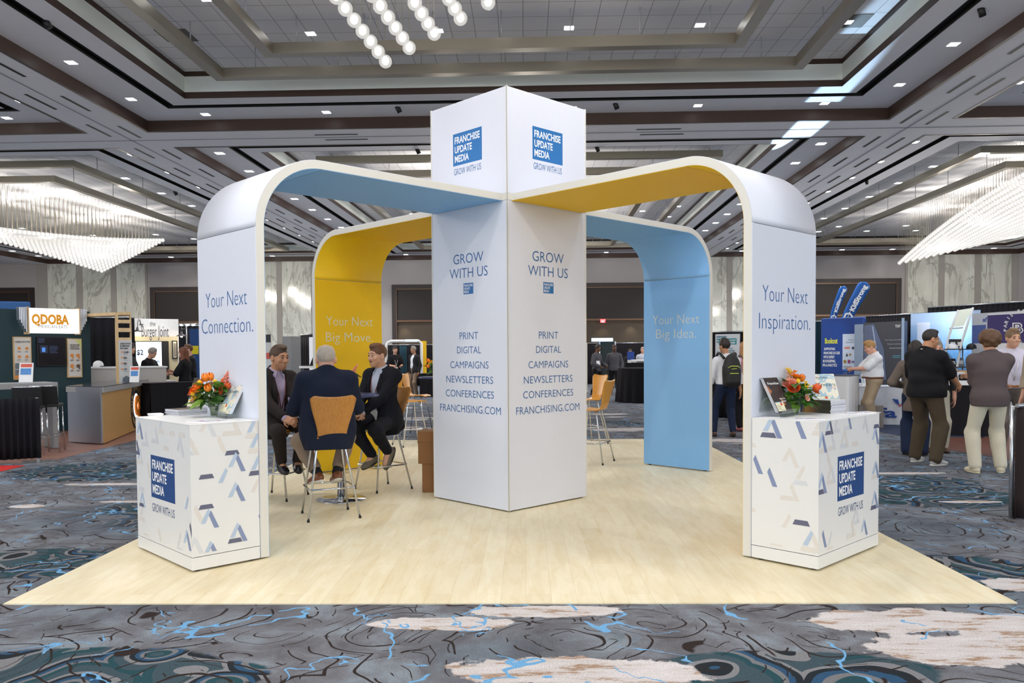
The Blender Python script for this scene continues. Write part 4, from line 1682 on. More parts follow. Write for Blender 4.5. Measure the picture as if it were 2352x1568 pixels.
def holder(label, loc, rz, tilt, kind, n, who, seed, mw=0.21, mh=0.275):
    """clear easel holder with magazines leaning back in it; local +y is towards the back"""
    t = thing('brochure_holder', label, 'holder', loc, rz)
    s, c = math.sin(tilt), math.cos(tilt)
    w = mw + 0.012
    b = MB()

    def sheet(p, q, th=0.003):
        (y0, z0), (y1, z1) = p, q
        d = Vector((y1 - y0, z1 - z0)).normalized()
        nx, nz = -d.y * th, d.x * th
        b.hexa([(-w / 2, y0, z0), (w / 2, y0, z0), (w / 2, y0 + nx, z0 + nz), (-w / 2, y0 + nx, z0 + nz)],
               [(-w / 2, y1, z1), (w / 2, y1, z1), (w / 2, y1 + nx, z1 + nz), (-w / 2, y1 + nx, z1 + nz)])
    y0, z0 = -0.035, 0.03
    ledge = 0.02 + 0.009 * n
    yb, zb = y0 + ledge * c, z0 + 0.0 - ledge * s * 0.0
    sheet((y0 + ledge, z0), (y0 + ledge + 0.27 * s, z0 + 0.27 * c))       # back plate
    sheet((y0, z0), (y0 + ledge, z0))                                     # ledge
    sheet((y0, z0), (y0 - 0.012, z0 + 0.03))                              # lip
    sheet((y0 + 0.005, 0.001), (y0 + 0.012, z0))                          # front foot
    sheet((y0 + ledge + 0.20 * s, z0 + 0.20 * c), (y0 + ledge + 0.13, 0.001))   # easel leg
    b.build('clear_stand', M_GLASS, t)
    for i in range(n):
        off = ledge - 0.006 - 0.009 * (n - 1 - i) if False else ledge - 0.004 - 0.0085 * i
        base = Vector((0, y0 + off, z0 + 0.004))
        cen = base + Vector((0, s, c)) * (mh / 2)
        wloc = Vector(loc) + Matrix.Rotation(rz, 3, 'Z') @ cen
        front = i == n - 1
        q_ = who.split()
        pos = ['front', 'second', 'hindmost'][n - 1 - i] if n == 3 else ['front', 'rear'][n - 1 - i]
        mg = magazine('%s %s magazine of the clear holder on the %s counter' % (pos, 'dark-covered' if kind == 'dark' else 'blue wave', q_[0]), wloc, 0, kind, None, 0.007, mw, mh)
        mg.rotation_mode = 'XYZ'
        # page plane: local x across, local y up the page, local z towards the viewer (-y of the holder)
        mr = Matrix.Rotation(rz, 4, 'Z') @ Matrix.Rotation(PI / 2 - tilt, 4, 'X')
        mg.rotation_euler = mr.to_euler()
        if front:
            cover_art(mg, kind, mw, mh, 0.007)
    return t


def face_cam(p, yaw_off=0.0):
    """turn that makes local -y look at the camera"""
    return math.atan2(p.x, -(-p.y)) * -1 + yaw_off if False else -math.atan2(p.x, p.y) + yaw_off


# left counter: dark magazine in a holder at the back left, wave magazines edge on at the right
p = at_z(455, 946, TOPZ)
holder('clear holder with dark magazines on the left counter', (p.x, p.y, TOPZ), face_cam(p, -0.6), R(27), 'dark', 2, 'left counter dark clear', 1)
p = at_z(518, 960, TOPZ)
holder('clear holder seen side on with blue wave magazines on the left counter', (p.x, p.y, TOPZ), face_cam(p, -1.2), R(27), 'wave', 3, 'left counter wave clear', 2)
# right counter: dark ones side on, wave buyer's guide facing
p = at_z(1800, 957, TOPZ)
holder('clear holder seen side on with dark magazines on the right counter', (p.x, p.y, TOPZ), face_cam(p, 1.1), R(27), 'dark', 3, 'right counter dark clear', 3)
p = at_z(1903, 940, TOPZ)
holder('clear holder with blue wave guides behind the right magazine stack', (p.x, p.y, TOPZ), face_cam(p, 0.55), R(25), 'wave', 3, 'right counter wave clear', 4)
# flat stacks
rnd = random.Random(5)
ORD = [w + ' from bottom' if w != 'bottom' else w for w in 'bottom,second,third,fourth,fifth,sixth,seventh,eighth,ninth,tenth'.split(',')]
a, b_ = at_z(372, 967, TOPZ), at_z(482, 960, TOPZ)
ctr = (at_z(366, 962, TOPZ) + at_z(482, 955, TOPZ)) / 2
ctr = at_z(432, 951, TOPZ)
for i in range(6):
    top = i == 5
    magazine('%s silver-edged magazine of the flat stack on the left counter' % ORD[i] if not top else 'topmost silver-edged magazine of the flat stack on the left counter',
             (ctr.x + rnd.uniform(-0.004, 0.004), ctr.y + rnd.uniform(-0.004, 0.004), TOPZ + 0.0079 * i), -0.68 + rnd.uniform(-0.02, 0.02), 'dark', 'flat stack of magazines on the left counter', 0.0078)
ctr = at_z(1888, 946, TOPZ)
for i in range(10):
    t = magazine(('topmost' if i == 9 else ORD[i]) + ' striped-spine magazine of the stack on the right counter',
                 (ctr.x + rnd.uniform(-0.003, 0.003), ctr.y + rnd.uniform(-0.003, 0.003), TOPZ + 0.0101 * i), -0.90 + rnd.uniform(-0.02, 0.02), 'wave' if i == 9 else 'dark', 'spine-out stack of magazines on the right counter', 0.01, 0.275, 0.21)
    sp = MB()
    sp.box(-0.1375, 0.1375, -0.1065, -0.105, 0.0004, 0.0096)
    sp.build('spine', M_SPINE, t)
M_LEAFLET = mat('white_leaflet', 'f3f2f4', 0.4)
k = N('leaflet_print')
_n, _ = k.noise(k.coord(), 14, 2)
k.link(k.ramp(_n, [(0.35, lin('7fa8d8')), (0.47, lin('dfe6ee')), (0.56, lin('d98f7c')), (0.62, lin('7a5aa0'))]), k.b.inputs['Base Color'])
M_LPRINT = k.m


def leaflet(label, px, py, rz, w, h, n=1, art=True):
    p = at_z(px, py, TOPZ)
    for i in range(n):
        t = thing('leaflet', label if n == 1 else '%s booklet of the white booklet pile at left end of left counter' % (['bottom', 'second', 'third', 'topmost'][i]), 'leaflet', (p.x + 0.002 * i, p.y, TOPZ + 0.0032 * i), rz + 0.03 * i)
        MB().box(-w / 2, w / 2, -h / 2, h / 2, 0, 0.003).build('sheet', M_LEAFLET, t)
        if art and i == n - 1:
            MB().box(-w * 0.35, w * 0.3, -h * 0.2, h * 0.3, 0.003, 0.0034).build('print', M_LPRINT, t)


leaflet('white leaflet with blue print at the front of left counter', 468, 968, RZL + 1.9, 0.2, 0.14)
leaflet('white leaflet near the arch leg on left counter', 505, 966, RZL + 1.9, 0.18, 0.09)
leaflet('small stack of white booklets at left end of left counter', 356, 953, RZL + 1.3, 0.14, 0.1, 4, False)
leaflet('purple printed leaflet at the front of right counter', 1853, 962, RZR + 0.9, 0.2, 0.14)
leaflet('white leaflet at right end of right counter', 1985, 947, RZR + 1.2, 0.2, 0.14)
leaflet('white leaflet under the right end of the magazine stack', 1955, 950, RZR + 1.4, 0.16, 0.1)
leaflet('white leaflet beside the arch leg on right counter', 1776, 958, RZR + 1.2, 0.12, 0.08, 1, False)
# ------------------------------------------------------------------ people: smooth blended bodies
def V3(*a):
    return np.array(a if len(a) == 3 else a[0], dtype=np.float64)


class Field:
    """distance field on a grid; shapes melt together"""
    def __init__(self, lo, hi, h):
        self.h = h
        self.lo = np.array(lo, float)
        self.n = np.maximum(2, np.ceil((np.array(hi) - self.lo) / h).astype(int) + 1)
        self.a = np.full(tuple(self.n), 0.5, np.float32)

    def _box(self, lo, hi, pad):
        i0 = np.maximum(0, np.floor((np.array(lo) - pad - self.lo) / self.h).astype(int))
        i1 = np.minimum(self.n, np.ceil((np.array(hi) + pad - self.lo) / self.h).astype(int) + 1)
        if np.any(i1 <= i0):
            return None, None
        ax = [self.lo[d] + self.h * np.arange(i0[d], i1[d]) for d in range(3)]
        P = np.meshgrid(*ax, indexing='ij')
        return tuple(slice(a, b) for a, b in zip(i0, i1)), P

    def _merge(self, sl, d, k, sub):
        a = self.a[sl]
        d = d.astype(np.float32)
        if sub:
            d = -d
            if k > 0:
                h = np.clip(0.5 - 0.5 * (a - d) / k, 0, 1)
                self.a[sl] = a * (1 - h) + d * h + k * h * (1 - h)
            else:
                self.a[sl] = np.maximum(a, d)
            return
        if k > 0:
            h = np.clip(0.5 + 0.5 * (a - d) / k, 0, 1)
            self.a[sl] = a * (1 - h) + d * h - k * h * (1 - h)
        else:
            self.a[sl] = np.minimum(a, d)

    def cone(self, a, b, ra, rb, k=0.02, sub=False):
        a, b = V3(a), V3(b)
        r = max(ra, rb)
        sl, P = self._box(np.minimum(a, b) - r, np.maximum(a, b) + r, 0.06 + k)
        if sl is None:
            return self
        ab = b - a
        L2 = max(1e-9, ab @ ab)
        t = np.clip(((P[0] - a[0]) * ab[0] + (P[1] - a[1]) * ab[1] + (P[2] - a[2]) * ab[2]) / L2, 0, 1)
        d = np.sqrt((P[0] - a[0] - t * ab[0]) ** 2 + (P[1] - a[1] - t * ab[1]) ** 2 + (P[2] - a[2] - t * ab[2]) ** 2) - (ra + (rb - ra) * t)
        self._merge(sl, d, k, sub)
        return self

    def ell(self, c, r, M=None, k=0.02, sub=False):
        c, r = V3(c), V3(r)
        m_ = r.max()
        sl, P = self._box(c - m_, c + m_, 0.06 + k)
        if sl is None:
            return self
        X = [P[i] - c[i] for i in range(3)]
        if M is not None:
            X = [M[0, i] * X[0] + M[1, i] * X[1] + M[2, i] * X[2] for i in range(3)]
        q = np.sqrt(sum((X[i] / r[i]) ** 2 for i in range(3)))
        g = np.sqrt(sum((X[i] / r[i] ** 2) ** 2 for i in range(3))) + 1e-9
        d = q * (q - 1) / g
        self._merge(sl, d, k, sub)
        return self

    def box(self, c, r, M=None, k=0.0, rad=0.01, sub=False):
        c, r = V3(c), V3(r)
        m_ = float(np.linalg.norm(r))
        sl, P = self._box(c - m_, c + m_, 0.06 + k)
        if sl is None:
            return self
        X = [P[i] - c[i] for i in range(3)]
        if M is not None:
            X = [M[0, i] * X[0] + M[1, i] * X[1] + M[2, i] * X[2] for i in range(3)]
        q = [np.abs(X[i]) - (r[i] - rad) for i in range(3)]
        d = np.sqrt(sum(np.maximum(e, 0) ** 2 for e in q)) + np.minimum(np.maximum(q[0], np.maximum(q[1], q[2])), 0) - rad
        self._merge(sl, d, k, sub)
        return self

    def cut(self, p, n):
        """remove everything on the side the normal n points to"""
        p, n = V3(p), V3(n)
        n = n / np.linalg.norm(n)
        ax = [self.lo[d] + self.h * np.arange(self.n[d]) for d in range(3)]
        d = ((ax[0] - p[0]) * n[0])[:, None, None] + ((ax[1] - p[1]) * n[1])[None, :, None] + ((ax[2] - p[2]) * n[2])[None, None, :]
        self.a = np.maximum(self.a, d.astype(np.float32))
        return self

    def mesh(self):
        """surface nets"""
        a = self.a
        s = a < 0
        n = a.shape
        c = np.zeros((n[0] - 1, n[1] - 1, n[2] - 1), np.int8)
        for dx in (0, 1):
            for dy in (0, 1):
                for dz in (0, 1):
                    c += s[dx:n[0] - 1 + dx, dy:n[1] - 1 + dy, dz:n[2] - 1 + dz]
        act = np.argwhere((c > 0) & (c < 8))
        if len(act) == 0:
            return np.zeros((0, 3)), np.zeros((0, 4), int)
        idx = np.full(c.shape, -1, np.int64)
        idx[act[:, 0], act[:, 1], act[:, 2]] = np.arange(len(act))
        pos = np.zeros((len(act), 3))
        cnt = np.zeros(len(act))
        cor = [(0, 0, 0), (1, 0, 0), (0, 1, 0), (1, 1, 0), (0, 0, 1), (1, 0, 1), (0, 1, 1), (1, 1, 1)]
        for i in range(8):
            for j in range(i + 1, 8):
                if sum(abs(p - q) for p, q in zip(cor[i], cor[j])) != 1:
                    continue
                va = a[act[:, 0] + cor[i][0], act[:, 1] + cor[i][1], act[:, 2] + cor[i][2]]
                vb = a[act[:, 0] + cor[j][0], act[:, 1] + cor[j][1], act[:, 2] + cor[j][2]]
                m_ = (va < 0) != (vb < 0)
                t = np.where(m_, va / np.where(m_, va - vb, 1), 0)
                for d in range(3):
                    pos[:, d] += np.where(m_, cor[i][d] + t * (cor[j][d] - cor[i][d]), 0)
                cnt += m_
        pos /= np.maximum(cnt, 1)[:, None]
        V = self.lo + (act + pos) * self.h
        F = []
        for ax in range(3):
            u, v = (ax + 1) % 3, (ax + 2) % 3
            sl0 = [slice(None)] * 3
            sl1 = [slice(None)] * 3
            sl0[ax] = slice(0, n[ax] - 1)
            sl1[ax] = slice(1, n[ax])
            e = s[tuple(sl0)] != s[tuple(sl1)]
            p = np.argwhere(e)
            ok = (p[:, u] > 0) & (p[:, v] > 0) & (p[:, u] < n[u] - 1) & (p[:, v] < n[v] - 1)
            p = p[ok]
            q = []
            for du, dv in ((-1, -1), (0, -1), (0, 0), (-1, 0)):
                r = p.copy()
                r[:, u] += du
                r[:, v] += dv
                q.append(idx[r[:, 0], r[:, 1], r[:, 2]])
            q = np.stack(q, 1)
            fl = s[p[:, 0], p[:, 1], p[:, 2]]
            q[~fl] = q[~fl][:, ::-1]
            F.append(q)
        F = np.concatenate(F)
        F = F[(F >= 0).all(1)]
        return V, F

    def build(self, name, mat_, parent=None, smooth_it=1):
        V, F = self.mesh()
        if len(V) == 0:
            return None
        for _ in range(smooth_it):
            acc = np.zeros_like(V)
            c = np.zeros(len(V))
            for i in range(4):
                j = (i + 1) % 4
                np.add.at(acc, F[:, i], V[F[:, j]])
                np.add.at(c, F[:, i], 1)
            V = V * 0.5 + 0.5 * acc / np.maximum(c, 1)[:, None]
        me = bpy.data.meshes.new(name)
        me.vertices.add(len(V))
        me.vertices.foreach_set('co', V.astype(np.float32).ravel())
        me.loops.add(F.size)
        me.loops.foreach_set('vertex_index', F.ravel().astype(np.int32))
        me.polygons.add(len(F))
        me.polygons.foreach_set('loop_start', np.arange(0, F.size, 4, dtype=np.int32))
        me.polygons.foreach_set('loop_total', np.full(len(F), 4, np.int32))
        me.polygons.foreach_set('use_smooth', np.ones(len(F), bool))
        me.update(calc_edges=True)
        me.validate()
        me.materials.append(mat_)
        return link(name, me, parent)


def rotm(yaw=0, pitch=0, roll=0):
    """columns are the turned axes; yaw about z, pitch nods forward (+y down), roll to the side"""
    m_ = Matrix.Rotation(yaw, 3, 'Z') @ Matrix.Rotation(-pitch, 3, 'X') @ Matrix.Rotation(roll, 3, 'Y')
    return np.array(m_)


def ik(a, c, l1, l2, pole):
    """joint between a and c that bends towards pole"""
    a, c, pole = V3(a), V3(c), V3(pole)
    d = c - a
    L_ = np.linalg.norm(d)
    if L_ > (l1 + l2) * 0.999:
        c = a + d / L_ * (l1 + l2) * 0.999
        d = c - a
        L_ = np.linalg.norm(d)
    u = d / L_
    x = (l1 * l1 - l2 * l2 + L_ * L_) / (2 * L_)
    h = math.sqrt(max(0, l1 * l1 - x * x))
    p = pole - u * (pole @ u)
    p = p / (np.linalg.norm(p) + 1e-9)
    return a + u * x + p * h, c


def skin(key, col):
    if key in MATS:
        return MATS[key]
    k = N(key)
    c = lin(col)
    f, _ = k.noise(k.coord(), 22, 4)
    k.link(k.mix(f, tuple(x * 0.86 for x in c[:3]) + (1,), tuple(min(1, x * 1.1) for x in c[:3]) + (1,)), k.b.inputs['Base Color'])
    k.b.inputs['Roughness'].default_value = 0.5
    k.b.inputs['Subsurface Weight'].default_value = 0.08
    k.b.inputs['Subsurface Radius'].default_value = (0.01, 0.004, 0.002)
    MATS[key] = k.m
    return k.m


def hairm(key, col):
    if key in MATS:
        return MATS[key]
    k = N(key)
    c = lin(col)
    f, _ = k.noise(k.coord(scale=(1, 1, 0.3)), 90, 3, 0.7)
    k.link(k.mix(f, tuple(x * 0.55 for x in c[:3]) + (1,), tuple(min(1, x * 1.5) for x in c[:3]) + (1,)), k.b.inputs['Base Color'])
    k.b.inputs['Roughness'].default_value = 0.55
    k.bump(f, 0.5, 0.004)
    MATS[key] = k.m
    return k.m


def human(label, loc, rz, **o):
    """one person. Local frame: +y is the way the hips face, +x the person's right, z up.
    joints are given in that frame; o holds pose, build and clothes"""
    vox = o.get('vox', 0.012)
    S = o.get('size', 1.0)                       # 1.0 = 1.76 m tall
    G = o.get('girth', 1.0)
    sit = o.get('sit', False)
    hz = o.get('hip', 0.92 * S)
    lean, tyaw, troll = o.get('lean', 0.0), o.get('twist', 0.0), o.get('side', 0.0)
    T = rotm(tyaw, lean, troll)                  # torso axes
    pel = V3(0, 0, hz)
    up = T @ V3(0, 0, 1)
    rt = T @ V3(1, 0, 0)
    fw = T @ V3(0, 1, 0)

    def tor(x, y, z):
        return pel + rt * x * S + fw * y * S + up * z * S
    neckb = tor(0, -0.012, 0.525)
    Hm = rotm(tyaw + o.get('hyaw', 0.0), lean * 0.3 + o.get('hpitch', 0.0), troll * 0.3 + o.get('hroll', 0.0))
    hs_, nk = o.get('head', 1.0), o.get('neck', 0.85)
    neckt = neckb + up * 0.055 * S * nk + Hm @ V3(0, 0.02, 0.05 * nk) * S
    hc = neckt + Hm @ V3(0, 0.028, 0.105) * S * hs_
    HS = S * hs_

    def hd(x, y, z):
        return hc + Hm @ V3(x, y, z) * HS
    sh = {s: tor(s * 0.182 * (1 + 0.35 * (G - 1)), -0.01, 0.455) for s in (-1, 1)}
    hip = {s: pel + V3(s * 0.092 * S * (0.7 + 0.3 * G), 0, -0.02) for s in (-1, 1)}
    arm = {}
    l1, l2 = 0.29 * S, 0.255 * S
    for s, key in ((-1, 'lhand'), (1, 'rhand')):
        tgt = o.get(key)
        if tgt is None:
            tgt = tuple(sh[s] + V3(s * 0.07, 0.04, -0.52) * S)
        pole = o.get(key + '_pole', (s * 0.7, -1.0, -0.3))
        el, wr = ik(sh[s], tgt, l1, l2, pole)
        arm[s] = (sh[s], el, wr)
    leg = {}
    t1, t2 = 0.43 * S, 0.42 * S
    for s, key in ((-1, 'lfoot'), (1, 'rfoot')):
        tgt = o.get(key)
        if tgt is None:
            tgt = (s * 0.11 * S, 0.0, 0.085 * S)
        pole = o.get(key + '_pole', (s * 0.15, 1.0, 0.25))
        kn, an = ik(hip[s], tgt, t1, t2, pole)
        fdir = V3(o.get(key + '_dir', (s * 0.25, 1.0, 0.0)))
        leg[s] = (hip[s], kn, an, fdir / np.linalg.norm(fdir))
    pts = [hd(0, 0, 0.16), hd(0, 0.2, 0), hd(0, -0.2, 0)] + [p for s in (-1, 1) for p in list(arm[s]) + list(leg[s][:3])]
    pts = np.array(pts)
    lo, hi = pts.min(0) - 0.26, pts.max(0) + 0.26
    lo[2] = pts[:, 2].min() - 0.12
    hi[2] = pts[:, 2].max() + 0.06
    G1 = 0.6 + 0.4 * G
    belly = o.get('belly', 0.0)
    WS = 1 + 0.35 * (G - 1)

    root = thing('person', label, 'person', loc, rz, o.get('group'))

    # ---- body
    F = Field(lo, hi, vox)

    def torso(F, e=0.0, k=0.05):
        F.ell(tor(0, -0.005, 0.02), V3(0.158 * G + e, 0.118 * G + e, 0.125 + e) * S, T, k)
        F.ell(tor(0, 0.005 + belly * 0.5, 0.17), V3(0.142 * G + e, (0.102 + belly) * G + e, 0.16 + e) * S, T, k)
        F.ell(tor(0, 0.0, 0.34), V3(0.160 * G + e, 0.112 * G + e, 0.165 + e) * S, T, k)
        F.cone(tor(-0.15 * WS, -0.015, 0.45), tor(0.15 * WS, -0.015, 0.45), (0.062 * G1 + e) * S, (0.062 * G1 + e) * S, k)
        F.cone(tor(-0.06, -0.02, 0.495), tor(0.06, -0.02, 0.495), (0.05 + e) * S, (0.05 + e) * S, k)

    def limb(F, s, e0=0.0, e1=0.0, t=2.0, k=0.02):
        """arm to parameter t (1 elbow, 2 wrist)"""
        a, b, c = arm[s]
        F.cone(a, a + (b - a) * min(t, 1), (0.054 * G1 + e0) * S, ((0.054 + (0.042 - 0.054) * min(t, 1)) * G1 + e0) * S, k + 0.01)
        if t > 1:
            q = b + (c - b) * (t - 1)
            F.cone(b, q, (0.042 * G1 + e1) * S, ((0.042 - 0.015 * (t - 1)) * G1 + e1) * S, k)

    def legs(F, s, e0=0.0, e1=0.0, t=2.0, k=0.03):
        a, b, c, _ = leg[s]
        F.cone(a, b, (0.086 * G1 + e0) * S, (0.056 * G1 + e0) * S, k + 0.02)
        if t > 1:
            q = b + (c - b) * (t - 1)
            F.cone(b, q, (0.055 * G1 + e1) * S, ((0.055 - 0.018 * (t - 1)) * G1 + e1) * S, k)
            cal = b + (c - b) * 0.3 - leg[s][3] * 0.012
            F.ell(cal, V3(0.05 + e1 * 0.5, 0.052 + e1 * 0.5, 0.09 + e1) * S * G1, None, k)

    torso(F)
    for s in (-1, 1):
        limb(F, s)
        legs(F, s)
        an, fd = leg[s][2], leg[s][3]
        F.cone(an, an + fd * 0.10 * S + V3(0, 0, -0.045) * S, 0.036 * S, 0.03 * S, 0.02)
    F.cone(neckb, neckt + Hm @ V3(0, 0.0, 0.03) * S, 0.058 * G1 * S, 0.052 * G1 * S, 0.025)
    # head
    F.ell(hd(0, -0.008, 0.035), V3(0.075, 0.094, 0.088) * HS, Hm, 0.02)
    F.ell(hd(0, 0.018, -0.035), V3(0.064 * (0.8 + 0.2 * G), 0.074, 0.082) * HS, Hm, 0.03)
    F.ell(hd(0, 0.058, -0.095), V3(0.030, 0.028, 0.024) * HS, Hm, 0.03)
    if vox < 0.02:
        F.cone(hd(-0.036, 0.076, 0.022), hd(0.036, 0.076, 0.022), 0.014 * HS, 0.014 * HS, 0.018)
        F.cone(hd(0, 0.085, 0.008), hd(0, 0.106, -0.034), 0.008 * HS, 0.0125 * HS, 0.012)
        F.ell(hd(-0.013, 0.094, -0.038), V3(0.009, 0.01, 0.008) * HS, Hm, 0.006)
        F.ell(hd(0.013, 0.094, -0.038), V3(0.009, 0.01, 0.008) * HS, Hm, 0.006)
        for s in (-1, 1):
            F.ell(hd(s * 0.033, 0.096, 0.0), V3(0.016, 0.012, 0.011) * HS, Hm, 0.008, sub=True)
            F.ell(hd(s * 0.044, 0.066, -0.028), V3(0.02, 0.018, 0.018) * HS, Hm, 0.02)
        F.cone(hd(-0.018, 0.083, -0.066), hd(0.018, 0.083, -0.066), 0.0085 * S, 0.0085 * S, 0.008)
        F.cone(hd(-0.014, 0.081, -0.079), hd(0.014, 0.081, -0.079), 0.009 * S, 0.009 * S, 0.008)
    for s in (-1, 1):
        F.ell(hd(s * 0.079, -0.008, -0.008), V3(0.011, 0.021, 0.033) * HS, Hm, 0.006)
        F.ell(hd(s * 0.088, -0.002, -0.006), V3(0.006, 0.011, 0.018) * HS, Hm, 0.004, sub=True)
    # hands
    for s, key in ((-1, 'lhand'), (1, 'rhand')):
        a, b, c = arm[s]
        d = V3(o.get(key + '_dir', tuple(c - b)))
        d = d / np.linalg.norm(d)
        pn = V3(o.get(key + '_palm', (-s, 0.2, -0.1)))
        pn = pn - d * (pn @ d)
        pn = pn / (np.linalg.norm(pn) + 1e-9)
        sd = np.cross(d, pn) * (1 if s < 0 else -1)      # towards the thumb side
        th = V3(o.get(key + '_thumb', tuple(sd)))
        if th @ sd < 0:
            sd = -sd
        curl = o.get(key + '_curl', 0.5)
        M_ = np.stack([sd, d, pn], 1)
        F.cone(b + (c - b) * 0.9, c + d * 0.02 * S, 0.028 * S * G1, 0.026 * S, 0.01)
        F.box(c + d * 0.052 * S, V3(0.040, 0.046, 0.0145) * S, M_, 0.012, 0.013 * S)
        for i, (off, ln) in enumerate(((0.029, 0.076), (0.0095, 0.086), (-0.010, 0.080), (-0.028, 0.062))):
            p = c + d * 0.092 * S + sd * off * S
            ang = 0.0
            L3 = [ln * 0.45, ln * 0.32, ln * 0.25]
            for q, l in enumerate(L3):
                ang += curl * (0.55, 0.85, 0.6)[q]
                e = p + (d * math.cos(ang) + pn * math.sin(ang)) * l * S
                F.cone(p, e, (0.0092 - 0.0009 * q) * S, (0.0085 - 0.0009 * q) * S, 0.004)
                p = e
        p = c + d * 0.03 * S + sd * 0.032 * S
        e = p + (d * 0.6 + sd * 0.65 + pn * 0.35) * 0.042 * S
        F.cone(p, e, 0.0125 * S, 0.0105 * S, 0.008)
        F.cone(e, e + (d * 0.9 + sd * 0.1 + pn * (0.3 + 0.4 * curl)) * 0.032 * S, 0.0105 * S, 0.009 * S, 0.004)
    body = F.build('body', o.get('skin_mat') or skin('skin_fair', 'd6a184'), root)

    # ---- eyes, brows, lips, glasses
    if vox < 0.02 and not o.get('no_face'):
        for s in (-1, 1):
            c = hd(s * 0.033, 0.0775, 0.0)
            e = MB()
            e.ball((0, 0, 0), 0.0120 * HS, 12, 8)
            eo = e.build('eye', mat('eye_white', 'c4b6ac', 0.25), root, loc=tuple(c))
            i_ = MB()
            f_ = Hm @ V3(0.0, 0.0092, -0.001) * HS
            i_.ball(tuple(f_), 0.0068 * HS, 10, 6)
            i_.build('iris', mat('dark_iris', '2a1c14', 0.15), eo)
            br = MB()
            br.tube([tuple(hd(s * 0.016, 0.092, 0.024)), tuple(hd(s * 0.034, 0.0915, 0.030)), tuple(hd(s * 0.052, 0.080, 0.024))], [0.004 * S, 0.0045 * S, 0.002 * S], 6)
            br.build('eyebrow', o.get('brow_mat') or o.get('hair_mat') or hairm('hair_dark', '2b211c'), root)
            ld = MB()
            ld.tube([tuple(hd(s * 0.020, 0.089, 0.007)), tuple(hd(s * 0.034, 0.0955, 0.0085)), tuple(hd(s * 0.048, 0.086, 0.005))], 0.0034 * S, 6)
            ld.build('eyelid', mat('eyelid_shade', 'a87858', 0.6), root)
        lp = MB()
        lp.tube([tuple(hd(-0.021, 0.0865, -0.0725)), tuple(hd(0, 0.0925, -0.0715)), tuple(hd(0.021, 0.0865, -0.0725))], [0.0015 * S, 0.003 * S, 0.0015 * S], 6)
        lp.build('lips', mat('lip_rose', '9c5a4c', 0.45), root)
    if o.get('glasses'):
        gl = MB()
        for s in (-1, 1):
            ring_ = [tuple(hd(s * 0.034 + 0.024 * math.cos(a), 0.105, 0.0 + 0.018 * math.sin(a))) for a in [2 * PI * i / 14 for i in range(14)]]
            gl.tube(ring_, 0.0022 * S, 6, closed=True)
            gl.tube([tuple(hd(s * 0.058, 0.103, 0.004)), tuple(hd(s * 0.080, 0.06, 0.006)), tuple(hd(s * 0.084, -0.01, 0.004))], 0.002 * S, 6)
        gl.tube([tuple(hd(-0.010, 0.106, 0.004)), tuple(hd(0.010, 0.106, 0.004))], 0.002 * S, 6)
        gl.build('glasses', mat('black_frame', '151517', 0.3), root)

    # ---- hair
    hs = o.get('hair', 'short')
    hm = o.get('hair_mat') or hairm('hair_dark', '2b211c')
    hv = min(vox, 0.009)
    hf = Field(hc - 0.24 * S - (0.26 if hs == 'long' else 0), hc + 0.2 * S, hv)
    if hs in ('short', 'fade', 'thick', 'long', 'balding', 'wavy'):
        e = {'short': 0.007, 'fade': 0.0035, 'thick': 0.013, 'long': 0.014, 'balding': 0.0045, 'wavy': 0.022}[hs]
        hf.ell(hd(0, -0.010, 0.037), V3(0.075 + e, 0.094 + e, 0.087 + e) * HS, Hm, 0.0)
        if hs in ('thick', 'fade', 'short'):
            hf.ell(hd(0, 0.018, 0.098), V3(0.058, 0.078, 0.034 + e) * HS, Hm, 0.015)
        if hs == 'wavy':
            for i in range(26):
                a, b = i * 2.4, -0.4 + 1.3 * (i / 26)
                hf.ell(hd(0.088 * math.cos(a) * math.cos(b), -0.02 + 0.10 * math.sin(a) * math.cos(b), 0.03 + 0.1 * math.sin(b)), V3(0.034, 0.034, 0.034) * HS, Hm, 0.03)
            hf.ell(hd(0, -0.07, -0.05), V3(0.07, 0.05, 0.07) * HS, Hm, 0.03)
        if hs == 'long':
            for s in (-1, 1):
                hf.cone(hd(s * 0.07, -0.03, 0.03), hd(s * 0.075, -0.035, -0.2), 0.034 * S, 0.04 * S, 0.03)
                hf.cone(hd(s * 0.074, 0.01, 0.01), hd(s * 0.082, 0.02, -0.19), 0.018 * S, 0.026 * S, 0.03)
            hf.cone(hd(0, -0.075, 0.0), hd(0, -0.09, -0.24), 0.06 * S, 0.055 * S, 0.03)
        # clear the face and below the hairline
        hf.ell(hd(0, 0.122, -0.034), V3(0.098, 0.080, 0.098) * HS, Hm, 0.008, sub=True)
        if hs != 'long':
            hf.ell(hd(0, 0.10, -0.10), V3(0.14, 0.10, 0.10) * HS, Hm, 0.01, sub=True)
            hf.cut(hd(0, -0.09, -0.062), Hm @ V3(0, -0.25, -1))
            for s in (-1, 1):
                hf.ell(hd(s * 0.084, 0.008, -0.035), V3(0.026, 0.030, 0.040) * HS, Hm, 0.006, sub=True)
        if hs == 'balding':
            hf.ell(hd(0, 0.015, 0.135), V3(0.064, 0.085, 0.052) * HS, Hm, 0.01, sub=True)
        hf.build('hair', hm, root)
